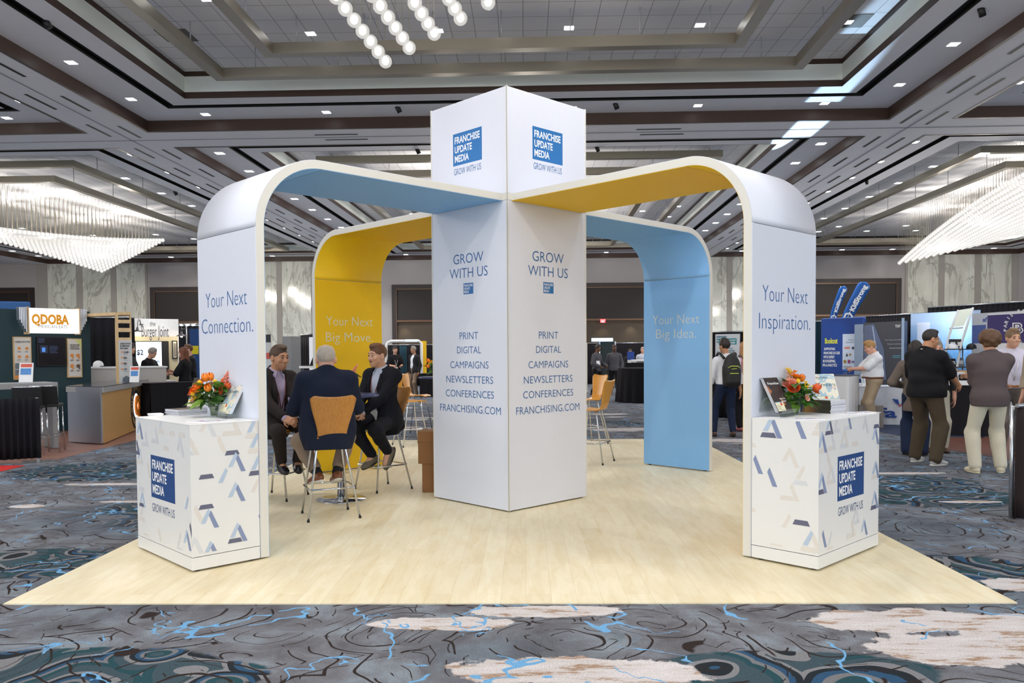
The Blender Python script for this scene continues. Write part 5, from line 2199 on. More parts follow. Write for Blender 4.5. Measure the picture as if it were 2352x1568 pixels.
    if o.get('beard'):
        bf = Field(hc - 0.16 * S, hc + 0.12 * S, hv)
        q = o.get('beard_e', 0.0025)
        bf.ell(hd(0, 0.018, -0.035), V3(0.064 + q, 0.074 + q, 0.082 + q) * HS, Hm, 0)
        bf.ell(hd(0, 0.058, -0.095), V3(0.030 + q, 0.028 + q, 0.024 + q) * HS, Hm, 0.03)
        bf.ell(hd(0, 0.05, 0.0), V3(0.095, 0.12, 0.058) * HS, Hm, 0.01, sub=True)
        bf.ell(hd(0, 0.10, -0.070), V3(0.024, 0.03, 0.013) * HS, Hm, 0.006, sub=True)
        bf.cut(hd(0, 0.0, -0.06), Hm @ V3(0, -1, -0.2))
        bf.build('beard', o['beard'], root)
    if o.get('moustache'):
        mb = MB()
        mb.tube([tuple(hd(-0.030, 0.084, -0.062)), tuple(hd(-0.014, 0.094, -0.058)), tuple(hd(0, 0.0975, -0.056)), tuple(hd(0.014, 0.094, -0.058)), tuple(hd(0.030, 0.084, -0.062))], [0.003 * S, 0.0055 * S, 0.005 * S, 0.0055 * S, 0.003 * S], 8)
        mb.build('moustache', o['moustache'], root)

    # ---- trousers
    tm = o.get('trousers')
    if tm:
        F = Field(lo, hi, vox)
        F.ell(tor(0, -0.005, 0.02), V3(0.158 * G + 0.012, 0.118 * G + 0.012, 0.13) * S, T, 0.04)
        tt = o.get('trouser_end', 1.93)
        fl = o.get('flare', 0.018)
        for s in (-1, 1):
            legs(F, s, 0.012, fl, tt)
        wz = o.get('waist', 0.12)
        F.cut(tor(0, 0, wz), up)
        F.build('trousers', tm, root)
    if o.get('belt'):
        F = Field(lo, hi, vox)
        F.ell(tor(0, -0.005, 0.02), V3(0.158 * G + 0.034, 0.118 * G + 0.034, 0.30) * S, T, 0.0)
        F.ell(tor(0, 0.005 + belly * 0.5, 0.17), V3(0.142 * G + 0.03, (0.102 + belly) * G + 0.03, 0.30) * S, T, 0.04)
        F.cut(tor(0, 0, o.get('waist', 0.12) + 0.004), up)
        F.cut(tor(0, 0, o.get('waist', 0.12) - 0.034), -up)
        F.build('belt', o['belt'], root)

    # ---- shirt, polo or jumper
    def top(name, m_, sleeve, e, hem, vee=None, tight=True, skirt=0.0):
        F = Field(lo, hi, vox)
        torso(F, e)
        if skirt:
            F.ell(tor(0, -0.01, -0.02), V3(0.172 * G + e, 0.128 * G + e, 0.16 + skirt) * S, T, 0.05)
        if hem < 0.09:
            F.ell(tor(0, 0.002 + belly * 0.25, hem + 0.05), V3(0.152 * G + e, (0.114 + belly * 0.45) * G + e, 0.26) * S, T, 0.04)
        for s in (-1, 1):
            if sleeve > 0:
                limb(F, s, e, e + 0.004, sleeve)
                if sleeve < 1.4:
                    a, b, c = arm[s]
                    q = a + (b - a) * sleeve
                    F.cone(a + (b - a) * 0.5, q, (0.056 * G1 + e) * S, (0.056 * G1 + e) * S, 0.02)
        F.cone(neckb - up * 0.01, neckb + up * 0.028 * S, (0.066 * G1 + e * 0.6) * S, (0.062 * G1 + e * 0.5) * S, 0.02)
        F.cut(tor(0, 0, hem), -up)
        F.cut(neckb + up * 0.05 * S + fw * 0.0, up * 1.0 + fw * 0.35)
        if vee:
            vee(F)
        return F.build(name, m_, root)

    if o.get('shirt'):
        sh_ = o['shirt']
        top('shirt', sh_, o.get('shirt_sleeve', 2.02), o.get('shirt_e', 0.006), o.get('shirt_hem', 0.06))
        if o.get('collar'):
            for s in (-1, 1):
                cb = MB()
                r_ = 0.072 * G1
                p0 = neckb + rt * s * 0.066 * G1 * S - fw * 0.02 * S + up * 0.055 * S
                p1 = neckb + rt * s * 0.026 * S + fw * 0.072 * S * G1 + up * 0.022 * S
                p2 = neckb + rt * s * 0.050 * S + fw * 0.098 * S * G1 - up * 0.045 * S
                p3 = neckb + rt * s * 0.092 * G1 * S + fw * 0.03 * S + up * 0.012 * S
                q = [tuple(p) for p in (p0, p1, p2, p3)]
                cb.add(q, [(0, 1, 2, 3)])
                cb.build('collar', o['collar'], root, solid=0.005)
    if o.get('jacket'):
        e = o.get('jacket_e', 0.022)

        def vee(F):
            a = tor(0, 0.16 * G + belly, 0.50)
            n_ = 9
            for i in range(n_):
                f_ = i / (n_ - 1)
                w = 0.072 * (1 - f_) + o.get('open', 0.016) * f_
                z = 0.54 - (0.54 - o.get('vee_low', 0.12)) * f_
                F.box(tor(0, 0.17 * G + belly, z), V3(w, 0.135, 0.055) * S, T, 0.006, 0.01, sub=True)
            if o.get('open', 0.016) > 0.03:
                F.box(tor(0, 0.17 * G + belly, -0.05), V3(o['open'], 0.15, 0.25) * S, T, 0.006, 0.01, sub=True)
        F = Field(lo, hi, vox)
        torso(F, e)
        F.cone(tor(-0.175 * WS, -0.012, 0.462), tor(0.175 * WS, -0.012, 0.462), (0.060 * G1 + e * 0.9) * S, (0.060 * G1 + e * 0.9) * S, 0.03)
        sk = o.get('skirt', 0.06)
        F.ell(tor(0, -0.012, o.get('skirt_z', -0.02)), V3(o.get('skirt_w', 0.178 * G + e), 0.135 * G + e, 0.18 + sk) * S, T, 0.05)
        if sit:
            for s in (-1, 1):
                F.cone(tor(s * 0.10, -0.09, 0.0), tor(s * 0.13, -0.13, o.get('tail', -0.12)), 0.07 * S, 0.05 * S, 0.05)
                a, b = leg[s][0], leg[s][1]
                F.cone(a, a + (b - a) * o.get('lap', 0.25), 0.115 * S * G1, 0.095 * S * G1, 0.05)
        for s in (-1, 1):
            limb(F, s, e * 0.68, e * 0.95, o.get('jacket_sleeve', 1.88))
        F.cone(neckb - up * 0.02 * S - fw * 0.01, neckb + up * 0.03 * S - fw * 0.012, (0.078 * G1) * S, (0.074 * G1) * S, 0.03)
        F.cut(neckb + up * 0.042 * S, up + fw * 0.5)
        F.cut(tor(0, 0, o.get('jacket_hem', -0.16)), -up)
        vee(F)
        jk = F.build('jacket', o['jacket'], root)
        if o.get('lapel'):
            fy = lambda x, z: 0.112 * G + e + belly * 0.6 + 0.020 - 0.5 * x * x / 0.16 - max(0, z - 0.36) * 0.45
            for s in (-1, 1):
                lb = MB()
                rows = []
                for i in range(9):
                    f_ = i / 8
                    z = 0.485 - (0.485 - o.get('vee_low', 0.12)) * f_
                    xi = 0.066 * (1 - f_) + o.get('open', 0.016) * f_
                    wd = 0.060 * math.sin(PI * min(1, 0.28 + 0.62 * (1 - f_))) * (1 if f_ > 0.12 else 0.6)
                    rows.append((tor(s * xi, fy(xi, z), z), tor(s * (xi + wd), fy(xi + wd, z) + 0.001, z + 0.012)))
                vs = [tuple(p) for r_ in rows for p in r_]
                lb.add(vs, [(2 * i, 2 * i + 1, 2 * i + 3, 2 * i + 2) for i in range(8)], True)
                lb.build('lapel', o['jacket'], root, solid=0.006)
    if o.get('lanyard'):
        e = o.get('lan_e', 0.03)
        z1 = o.get('lan_z', 0.12)
        yy = lambda z: 0.112 * G + belly + e + (0.0 if z < 0.36 else -(z - 0.36) * 0.5)
        lb = MB()
        for s in (-1, 1):
            lb.tube([tuple(neckb + rt * s * 0.075 * S - fw * 0.03 + up * 0.035 * S), tuple(tor(s * 0.07, yy(0.44) - 0.02, 0.46)), tuple(tor(s * 0.04, yy(0.3), 0.32)), tuple(tor(0, yy(z1), z1))], 0.006 * S, 6)
        lb.tube([tuple(neckb + rt * 0.075 * S - fw * 0.03 + up * 0.035 * S), tuple(neckb - fw * 0.09 * S + up * 0.03 * S), tuple(neckb - rt * 0.075 * S - fw * 0.03 + up * 0.035 * S)], 0.006 * S, 6)
        lb.build('lanyard', o['lanyard'], root)
        if o.get('badge', True):
            c = tor(0, yy(z1) + 0.006, z1 - 0.07)
            bb = MB()
            q = []
            for yy_ in (0, 0.006):
                q.append([tuple(c + rt * x * S + up * z * S + fw * yy_) for x, z in ((-0.05, -0.065), (0.05, -0.065), (0.05, 0.065), (-0.05, 0.065))])
            bb.hexa(q[0], q[1])
            bo = bb.build('name_badge', mat('badge_white', 'e9e6e0', 0.4), root)
            rb = MB()
            q = []
            for yy_ in (0.0062, 0.0072):
                q.append([tuple(c + rt * x * S + up * z * S + fw * yy_) for x, z in ((-0.05, -0.065), (0.05, -0.065), (0.05, -0.045), (-0.05, -0.045))])
            rb.hexa(q[0], q[1])
            rb.build('badge_stripe', mat('badge_red', '8c2b26', 0.4), bo)
    # ---- socks and shoes
    if o.get('shoes'):
        for s in (-1, 1):
            a, b, c, _ = leg[s]
            F = Field(np.minimum(b, c) - 0.12, np.maximum(b, c) + 0.12, vox)
            q = b + (c - b) * 0.62
            F.cone(q, c, 0.048 * S * G1, 0.044 * S * (0.5 + 0.5 * G1), 0.0)
            F.build('sock', o.get('socks') or mat('black_sock', '1a191c', 0.9), root)
        for s in (-1, 1):
            an, fd = leg[s][2], leg[s][3]
            F = Field(an - 0.26, an + 0.26, min(vox, 0.010))
            sd = np.cross(fd, V3(0, 0, 1))
            sd = sd / np.linalg.norm(sd)
            dn = np.cross(fd, sd)
            dn = dn if dn[2] < 0 else -dn
            M_ = np.stack([sd, fd, -dn], 1)
            F.cone(an + dn * 0.005 * S, an + dn * 0.035 * S, 0.045 * S, 0.046 * S, 0.02)
            F.ell(an + fd * 0.045 * S + dn * 0.045 * S, V3(0.045, 0.115, 0.042) * S, M_, 0.02)
            F.ell(an + fd * 0.125 * S + dn * 0.055 * S, V3(0.047, 0.075, 0.030) * S, M_, 0.02)
            F.ell(an - fd * 0.02 * S + dn * 0.04 * S, V3(0.04, 0.05, 0.045) * S, M_, 0.02)
            F.cut(an + dn * 0.072 * S, dn)
            so = F.build('shoe', o['shoes'], root)
            F = Field(an - 0.26, an + 0.26, min(vox, 0.010))
            F.ell(an + fd * 0.055 * S + dn * 0.072 * S, V3(0.048, 0.145, 0.03) * S, M_, 0.0)
            F.cut(an + dn * 0.064 * S, -dn)
            F.cut(an + dn * 0.085 * S, dn)
            F.build('sole', o.get('sole') or mat('dark_sole', '1c1a19', 0.6), so)
    root['_j'] = 0
    del root['_j']
    return root, dict(tor=tor, hd=hd, arm=arm, leg=leg, sh=sh, up=up, fw=fw, rt=rt, neckb=neckb, S=S, Hm=Hm)


SK_FAIR = skin('skin_fair', 'd3a083')
SK_WARM = skin('skin_warm', 'c08a66')
SK_PINK = skin('skin_pink', 'dba58c')
SK_DARK = skin('skin_dark', '5c3c2c')
H_BROWN = hairm('hair_brown', '4a3423')
H_DARK = hairm('hair_dark', '241b17')
H_GREY = hairm('hair_grey', '8d877f')
H_GING = hairm('hair_ginger_brown', '623f26')
H_SALT = hairm('hair_salt', 'b3a698')
H_BLOND = hairm('hair_blond', 'a87f4e')
H_RED = hairm('hair_auburn', '6a3a1e')
W_WHITE = cloth('white_shirt_cloth', 'e6e8f0')
W_NAVY = cloth('navy_jacket_cloth', '161d30', 7, 0.4)
W_BLACKNAVY = cloth('midnight_suit_cloth', '14151d', 7, 0.4)
W_BROWN = cloth('dark_brown_suit_cloth', '2b2422', 7, 0.4)
W_LILAC = cloth('lilac_shirt_cloth', 'b7a6bf', 10, 0.3)
W_PALE = cloth('pale_blue_shirt_cloth', 'c3c8d8', 10, 0.3)
W_KHAKI = cloth('taupe_trouser_cloth', '8b7765', 8, 0.4)
W_BLACK = cloth('black_cloth', '17161a', 8, 0.35)
W_CHAR = cloth('charcoal_cloth', '2a292c', 8, 0.35)
W_OLIVE = cloth('olive_trouser_cloth', '4b4032', 8, 0.5)
W_STONE = cloth('stone_trouser_cloth', 'c9c2ae', 8, 0.5)
W_PLUM = cloth('plum_grey_jumper', '574c4d', 7, 0.5)
W_GREYP = cloth('grey_pullover_cloth', '525157', 8, 0.4)
W_DKNAVY = cloth('navy_trouser_cloth', '1c2740', 8, 0.4)
W_TAN = cloth('tan_trouser_cloth', 'a8957c', 8, 0.4)
SH_TAN = mat('tan_leather_shoe', '7c4726', 0.4)
SH_BLACK = mat('black_leather_shoe', '17151a', 0.35)
SH_OLIVE = mat('olive_trainer', '6b6353', 0.7)
SH_GREY = mat('grey_knit_shoe', 'a9a9a8', 0.7)
SH_CREAM = mat('cream_suede_shoe', 'c8bfa4', 0.8)
SO_WHITE = mat('white_sole', 'e4dfd4', 0.5)


def local(loc, rz, w):
    """world point -> a person's local frame"""
    c, s = math.cos(rz), math.sin(rz)
    x, y = w[0] - loc[0], w[1] - loc[1]
    return (c * x + s * y, -s * x + c * y, w[2] - (loc[2] if len(loc) > 2 else 0))
# ------------------------------------------------------------------ the three seated men
PV = 0.0065
# nearest man, seen from behind: navy jacket, taupe trousers, tan shoes on the foot ring
h = heading(-0.30, 0.95)
p0 = (-1.83, 7.50, 0)
human('seated man seen from behind in navy jacket, taupe trousers and tan shoes', p0, h, vox=PV, sit=True, hip=0.80, size=0.985, girth=1.38, belly=0.05, head=1.12, neck=0.25,
      lean=0.10, hyaw=0.0, hpitch=0.12, rhand=(0.19, 0.36, 0.96), lhand=(-0.21, 0.34, 0.96), rhand_pole=(0.7, -0.6, -0.9), lhand_pole=(-0.7, -0.6, -0.9),
      rfoot=(0.09, 0.15, 0.375), lfoot=(-0.09, 0.12, 0.375), rfoot_pole=(0.35, 1, 0.2), lfoot_pole=(-0.45, 1, 0.2), rfoot_dir=(-0.15, 1, -0.28), lfoot_dir=(-0.45, 1, -0.25),
      skin_mat=SK_PINK, hair='balding', hair_mat=H_SALT, shirt=W_WHITE, jacket=W_NAVY, jacket_e=0.026, jacket_hem=-0.19, skirt=0.22, skirt_w=0.262, skirt_z=0.04, tail=-0.16, open=0.05, lap=0.3,
      trousers=W_KHAKI, trouser_end=1.80, shoes=SH_TAN, sole=SO_WHITE, no_face=True)
# left man: dark brown suit, lilac open collar
h = heading(0.62, -0.78)
p1 = (-2.63, 8.46, 0)
L1 = lambda *w: local(p1, h, w)
human('seated man with dark brown suit, lilac open shirt and greying brown hair', p1, h, vox=PV, sit=True, hip=0.80, size=0.97, girth=1.06, lean=0.12, head=1.08, neck=0.45,
      twist=0.15, hyaw=0.20, hpitch=0.0, rhand=L1(-2.42, 8.12, 0.86), lhand=L1(-2.34, 8.20, 0.86), rhand_pole=(1.0, -0.8, -0.5), lhand_pole=(-1.0, -0.6, -0.5),
      rhand_dir=(-0.5, 0.85, -0.35), rhand_palm=(-0.6, -0.4, -0.7), lhand_dir=(0.6, 0.8, -0.2), lhand_palm=(0.3, -0.5, -0.8), rhand_curl=0.7, lhand_curl=0.7,
      rfoot=L1(-2.50, 8.28, 0.385), lfoot=L1(-2.36, 8.36, 0.385), rfoot_dir=(0.1, 1, -0.15), lfoot_dir=(0.3, 1, -0.15),
      skin_mat=SK_WARM, hair='fade', hair_mat=H_BROWN, beard=mat('brown_stubble', 'ad7a5b', 0.7, var=0.2, scale=90), beard_e=0.0012, shirt=W_LILAC, collar=W_LILAC, jacket=W_BROWN, lapel=True, vee_low=0.10, open=0.03,
      jacket_hem=-0.18, skirt=0.08, trousers=W_BROWN, shoes=SH_BLACK, lanyard=mat('dark_red_cord', '6a2a26', 0.6), lan_e=0.026, lan_z=0.13)
# right man: midnight suit, pale shirt, moustache
h = heading(-0.40, -0.92)
p2 = (-1.565, 8.97, 0)
L2 = lambda *w: local(p2, h, w)
human('seated man with moustache in midnight suit, pale blue shirt and olive trainers', p2, h, vox=PV, sit=True, hip=0.80, size=0.985, girth=1.08, lean=0.06, head=1.07, neck=0.45,
      twist=-0.15, hyaw=-0.25, hpitch=0.0, rhand=L2(-1.80, 8.70, 0.885), lhand=L2(-1.72, 8.62, 0.885), rhand_pole=(1.0, -0.9, -0.5), lhand_pole=(-1.0, -0.9, -0.5),
      rhand_dir=(-0.7, 0.6, -0.3), rhand_palm=(-0.4, -0.6, -0.6), lhand_dir=(0.7, 0.6, -0.35), lhand_palm=(0.3, -0.6, -0.7), rhand_curl=0.75, lhand_curl=0.75,
      rfoot=L2(-1.66, 8.80, 0.385), lfoot=L2(-1.50, 8.84, 0.43), rfoot_dir=(0.2, 1, -0.35), lfoot_dir=(0.1, 0.6, -1.0),
      skin_mat=SK_FAIR, hair='fade', hair_mat=H_GING, beard=mat('ginger_stubble', 'c3906f', 0.7, var=0.2, scale=90), beard_e=0.001, moustache=hairm('hair_moustache', '7a4a2a'),
      shirt=W_PALE, collar=W_PALE, jacket=W_BLACKNAVY, lapel=True, vee_low=0.08, open=0.045, jacket_hem=-0.20, skirt=0.1, trousers=W_BLACKNAVY, shoes=SH_OLIVE,
      lanyard=mat('dark_red_cord', '6a2a26', 0.6), lan_e=0.026, lan_z=0.10)
# ------------------------------------------------------------------ neighbouring booths
M_DRAPE = cloth('black_drape_cloth', '17151a', 5, 0.3)
M_BDRAPE = cloth('teal_drape_cloth', '1f3c49', 5, 0.3)
M_TEAL = mat('dark_teal_wall', '10343d', 0.55, var=0.08, scale=4)
M_OAK = wood('light_oak', 'c9a878', 'dcbf93', 'z', 0.6, 0.5)
M_BAMBOO = wood('bamboo_laminate', 'ab7f4a', 'cfa66a', 'x', 0.7, 0.4)
M_SILVER = mat('brushed_silver_laminate', 'c3c8d2', 0.28, metal=0.85, var=0.05, scale=2)
M_GREYL = mat('grey_laminate', '9a9a9c', 0.45)
M_WPANEL = mat('white_panel', 'e9e9ea', 0.5)
M_GPANEL = mat('grey_panel', '8f9194', 0.4)
M_SCREEN = mat('dark_screen', '16141a', 0.15)
M_ORG = mat('orange_sign_letter', 'e59a1c', 0.4, emit=0.25)
M_LBLUE = mat('screen_blue', '4d8be0', emit=0.5)


class Panel:
    """upright board; writing is laid out on its face"""
    def __init__(self, name, label, cat, a, b, z0, z1, t, m_, part='board', group=None, bevel=0.0, tilt=0.0):
        self.a, self.b = Vector((a[0], a[1], 0)), Vector((b[0], b[1], 0))
        d = self.b - self.a
        self.W = d.length
        self.rz = math.atan2(d.y, d.x)
        self.z0 = z0
        self.root = thing(name, label, cat, (a[0], a[1], z0), self.rz, group)
        self.ex = d.normalized()
        self.n = Vector((self.ex.y, -self.ex.x, 0))
        self.k = 0
        if part:
            MB().box(0, self.W, 0, t, 0, z1 - z0).build(part, m_, self.root, bevel=bevel)

    def uv(self, px, py):
        d = ray(px, py)
        o = Vector((0, 0, CAM_H))
        t = (self.a - Vector((o.x, o.y, 0))).dot(self.n) / d.dot(self.n)
        p = o + d * t
        return (p - self.a).dot(self.ex), p.z - self.z0

    def depth(self):
        self.k += 1
        return -0.0015 - 0.0012 * self.k

    def rect(self, x0, y0, x1, y1, m_, name='print', t=0.0012, out=None):
        u0, w1 = self.uv(x0, y0)
        u1, w0 = self.uv(x1, y1)
        y = self.depth() if out is None else -out
        return MB().box(min(u0, u1), max(u0, u1), y, y + t if out is None else 0, min(w0, w1), max(w0, w1)).build(name, m_, self.root)

    def poly(self, pts, m_, name='print'):
        y = self.depth()
        q = [self.uv(*p) for p in pts]
        return MB().add([(u, y, w) for u, w in q], [tuple(range(len(q)))]).build(name, m_, self.root, solid=0.0008)

    def disc(self, cx, cy, r, m_, name='print', n=28, rz=None):
        y = self.depth()
        u, w = self.uv(cx, cy)
        u2, _ = self.uv(cx + r, cy)
        rr = abs(u2 - u)
        r2 = rr if rz is None else rz
        return MB().add([(u + rr * math.cos(2 * PI * i / n), y, w + r2 * math.sin(2 * PI * i / n)) for i in range(n)], [tuple(range(n))]).build(name, m_, self.root, solid=0.0008)

    def text(self, s, x0, yb, x1, yt, m_, wt=0.0, name='lettering'):
        u0, w0 = self.uv(x0, yb)
        u1, w1 = self.uv(x1, yt)
        y = self.depth()
        mb = MB()
        text_into(mb, s, u0, u1, min(w0, w1), max(w0, w1), lambda u, w: (u, y, w), wt)
        return mb.build(name, m_, self.root)

    def lines(self, x0, y0, x1, y1, n, m_, name='small_print', frac=0.45):
        y = self.depth()
        rnd = random.Random(int(x0 * 7 + y0))
        mb = MB()
        for i in range(n):
            ya = y0 + (y1 - y0) * i / n
            yb = ya + (y1 - y0) / n * frac
            u0, w1 = self.uv(x0, ya)
            u1, w0 = self.uv(x0 + (x1 - x0) * rnd.uniform(0.7, 1), yb)
            mb.box(u0, u1, y, y + 0.001, min(w0, w1), max(w0, w1))
        return mb.build(name, m_, self.root)


def P2(px, y):
    return (xy(px, y), y)


def curtain(label, a, b, z0, z1, m_=None, group=None, waves=None, amp=0.03, rail=True, name='drape'):
    a, b = Vector((a[0], a[1], 0)), Vector((b[0], b[1], 0))
    d = b - a
    W = d.length
    t = thing(name, label, 'curtain', (a.x, a.y, z0), math.atan2(d.y, d.x), group)
    n = waves or max(4, int(W / 0.16))
    nu = n * 6 + 1
    mb = MB()
    mb.grid(lambda u, v: (u * W, amp * (0.35 + 0.65 * (1 - v)) * math.sin(u * n * 2 * PI + 0.6 * math.sin(9 * u)), v * (z1 - z0)), nu, 6)
    mb.build('cloth', m_ or M_DRAPE, t, solid=0.008)
    if rail:
        MB().tube([(0, 0, z1 - z0 + 0.005), (W, 0, z1 - z0 + 0.005)], 0.018, 8).build('rail', M_STEEL, t)
        for x in (0.02, W - 0.02):
            MB().tube([(x, 0.05, -z0 + 0.0), (x, 0.05, z1 - z0)], 0.02, 8).build('pole', M_STEEL, t)
    return t


def floor_patch(name, label, pts, m_, h=0.004):
    q = [at_z(px, py, 0) for px, py in pts]
    mb = MB()
    n = len(q)
    vs = [(p.x, p.y, -0.008) for p in q] + [(p.x, p.y, -0.008 + h) for p in q]
    mb.add(vs, [tuple(range(n, 2 * n))] + [(i, (i + 1) % n, n + (i + 1) % n, n + i) for i in range(n)])
    return tag(mb.build(name, m_), label, 'flooring')


def draped_table(label, a, b, depth, h, m_, top=None, name='draped_table'):
    p = Panel(name, label, 'table', a, b, 0, h, 0.01, m_, part=None)
    W = p.W
    mb = MB()
    n = max(6, int(W / 0.1))

    def fn(u, v):
        per = 2 * (W + depth)
        s = u * per
        if s < W:
            x, y, nx, ny = s, 0, 0, -1
        elif s < W + depth:
            x, y, nx, ny = W, s - W, 1, 0
        elif s < 2 * W + depth:
            x, y, nx, ny = W - (s - W - depth), depth, 0, 1
        else:
            x, y, nx, ny = 0, depth - (s - 2 * W - depth), -1, 0
        e = (0.012 * math.sin(s * 34) + 0.02) * (1 - v)
        return (x + nx * e, y + ny * e, v * (h - 0.012))
    mb.grid(fn, int(2 * (W + depth) * 26), 5)
    mb.build('table_skirt', m_, p.root)
    MB().box(-0.01, W + 0.01, -0.01, depth + 0.01, h - 0.012, h).build('table_top', top or m_, p.root)
    return p


# ---- left: teal restaurant booth
floor_patch('wood_flooring', 'reddish wood plank flooring under the teal booth at left', [(95, 1063), (314, 1009), (345, 985), (140, 975), (-60, 1003), (-80, 1062)], wood('red_oak_planks', '7d5548', '9a7060', 'x', 0.5, 0.4))
floor_patch('red_carpet', 'corner of bright red carpet at the left edge', [(-60, 1068), (57, 1068), (-60, 1096)], mat('red_carpet_pile', 'c81f18', 0.9, var=0.1, scale=90), 0.006)
TA, TB = P2(-60, 14.75), P2(208, 16.35)
tp = Panel('booth_wall', 'dark teal booth wall with screen and posters at left', 'booth wall', TA, TB, 0, 2.37, 0.12, M_TEAL)
off = Vector((tp.n.x, tp.n.y, 0))


def along(px, out):
    """point on the teal wall plane under a photo column, moved out of the wall"""
    u, _ = tp.uv(px, 800)
    p = tp.a + tp.ex * u + tp.n * out
    return (p.x, p.y)


def zat(p, px, py):
    return p.uv(px, py)[1] + p.z0


sgn = Panel('sign', 'backlit white restaurant sign with orange letters over the teal wall', 'sign', along(52, 0.35), along(166, 0.35), 1.93, 2.44, 0.2, None, part=None)
zb, zt_ = sgn.uv(110, 765)[1], sgn.uv(110, 708)[1]
k = N('backlit_sign_face')
_v = k.coord(scale=(1, 1, 1), loc=(0, 0, 0))
_n, _ = k.noise(_v, 4, 2)
k.link(k.mix(_n, lin('e9e2d6'), lin('f8f6f2')), k.b.inputs['Base Color'])
k.b.inputs['Emission Color'].default_value = (1, 0.97, 0.93, 1)
k.b.inputs['Emission Strength'].default_value = 0.75
k.m.cycles.emission_sampling = 'NONE'
MB().box(0, sgn.W, 0, 0.22, zb, zt_).build('light_box', k.m, sgn.root)
MB().box(-0.02, 0.0, -0.01, 0.22, zb - 0.02, zt_ + 0.02).build('edge', M_OAK, sgn.root)
MB().box(sgn.W, sgn.W + 0.02, -0.01, 0.22, zb - 0.02, zt_ + 0.02).build('edge', M_OAK, sgn.root)
for i in range(5):
    for sx in (-1, 1):
        x = -0.02 - 0.028 * (i + 1) if sx < 0 else sgn.W + 0.02 + 0.028 * i
        MB().box(x, x + 0.022, 0.01, 0.16, zb + 0.02 + 0.055 * i, zt_ + 0.01).build('metal_strip', M_SILVER, sgn.root, bevel=0.004)
sgn.text('QDOBA', 73, 744, 158, 723, M_ORG, 0.045)
sgn.text('MEXICAN EATS', 89, 753, 155, 747, mat('grey_print', '8f9aa2', 0.5), 0.0)

pl_ = Panel('poster', 'tall poster of flexible prototypes left of the dark screen', 'poster', along(30, 0.05), along(75, 0.05), 0.0, 1, 0.04, None, part=None)


def framed(p, x0, y0, x1, y1, frame_m, paper):
    u0, w1 = p.uv(x0, y0)
    u1, w0 = p.uv(x1, y1)
    MB().box(u0, u1, 0, 0.045, w0, w1).build('frame', frame_m, p.root)
    return p.rect(x0 + 2.5, y0 + 2.5, x1 - 2.5, y1 - 3, paper, 'paper')


M_PAPER = mat('poster_paper', 'd6d2cc', 0.5)
M_PINK = mat('print_ink_black', '38363a', 0.5)
M_OPR = mat('print_orange', 'df8f45', 0.5)
M_PHOTO = mat('print_photo', '6d7680', 0.5, var=0.5, scale=22)
framed(pl_, 30, 773, 74, 871, M_OAK, M_PAPER)
pl_.text('FLEXIBLE PROTOTYPES', 35, 787, 69, 783, M_PINK, 0.03)
for cx, cy in ((44, 800), (61.5, 800), (44, 819), (61.5, 819)):
    pl_.disc(cx, cy, 3.8, M_OPR, 'print_icon')
    pl_.lines(cx - 5, cy + 7, cx + 5, cy + 9, 1, M_PINK)
for cx in (34, 47, 61):
    for cy in (834, 849):
        pl_.rect(cx, cy, cx + 11.5, cy + 13, M_PHOTO, 'print_photo')
pl_.rect(33, 862, 71, 868, M_OPR)
tv = Panel('television', 'dark wall screen on the teal booth wall', 'television', along(85, 0.08), along(153, 0.08), 0, 1, 0.05, None, part=None)
u0, w1 = tv.uv(85, 773)
u1, w0 = tv.uv(153, 840)
MB().box(u0, u1, 0, 0.06, w0, w1).build('casing', M_BLACK, tv.root, bevel=0.006)
tv.rect(87, 775, 151, 838, M_SCREEN, 'screen')
tv.lines(88, 777, 106, 788, 3, mat('screen_text_blue', '39496e', emit=0.08))
tv.rect(91, 793, 110, 811, mat('screen_block_blue', '222d4a', emit=0.06))
tv.rect(96, 798, 104, 808, M_LBLUE)
tv.lines(113, 794, 134, 812, 6, mat('screen_text_blue', '39496e'))
pr_ = Panel('poster', 'poster with orange letter shapes right of the dark screen', 'poster', along(152, 0.05), along(190, 0.05), 0, 1, 0.04, None, part=None)
framed(pr_, 153.5, 777, 189.5, 866, M_OAK, M_PAPER)
pr_.poly([(171, 779), (186.5, 780), (186.5, 806), (184, 795), (178, 788)], mat('print_lime', 'd9dc8c', 0.5))
for i, s in enumerate(('THE FRANCHISE', 'OPPORTUNITY', "YOU'RE CRAVING")):
    pr_.text(s, 160 + (1 if i == 1 else 0), 793.5 + 4.4 * i, 182, 790.5 + 4.4 * i, M_PINK, 0.05)
for cx, cy, m_ in ((165, 816, M_OPR), (178.5, 816, M_OPR), (165, 840, M_OPR), (179, 840, mat('print_umber', '5c4a42', 0.5))):
    pr_.disc(cx, cy, 4.3, m_, 'print_icon')
    pr_.poly([(cx, cy + 2), (cx + 3, cy + 1), (cx + 4.5, cy + 8), (cx + 2, cy + 8)], m_)
    pr_.lines(cx - 4, cy + 10, cx + 4, cy + 13, 2, M_PINK)
bb = Panel('exhibit_display', 'blue panel with rounded corner rising behind the teal wall', 'panel', P2(-60, 17.2), P2(72, 17.6), 0, 2.66, 0.06, mat('royal_blue_panel', '14508c', 0.5), bevel=0.03)

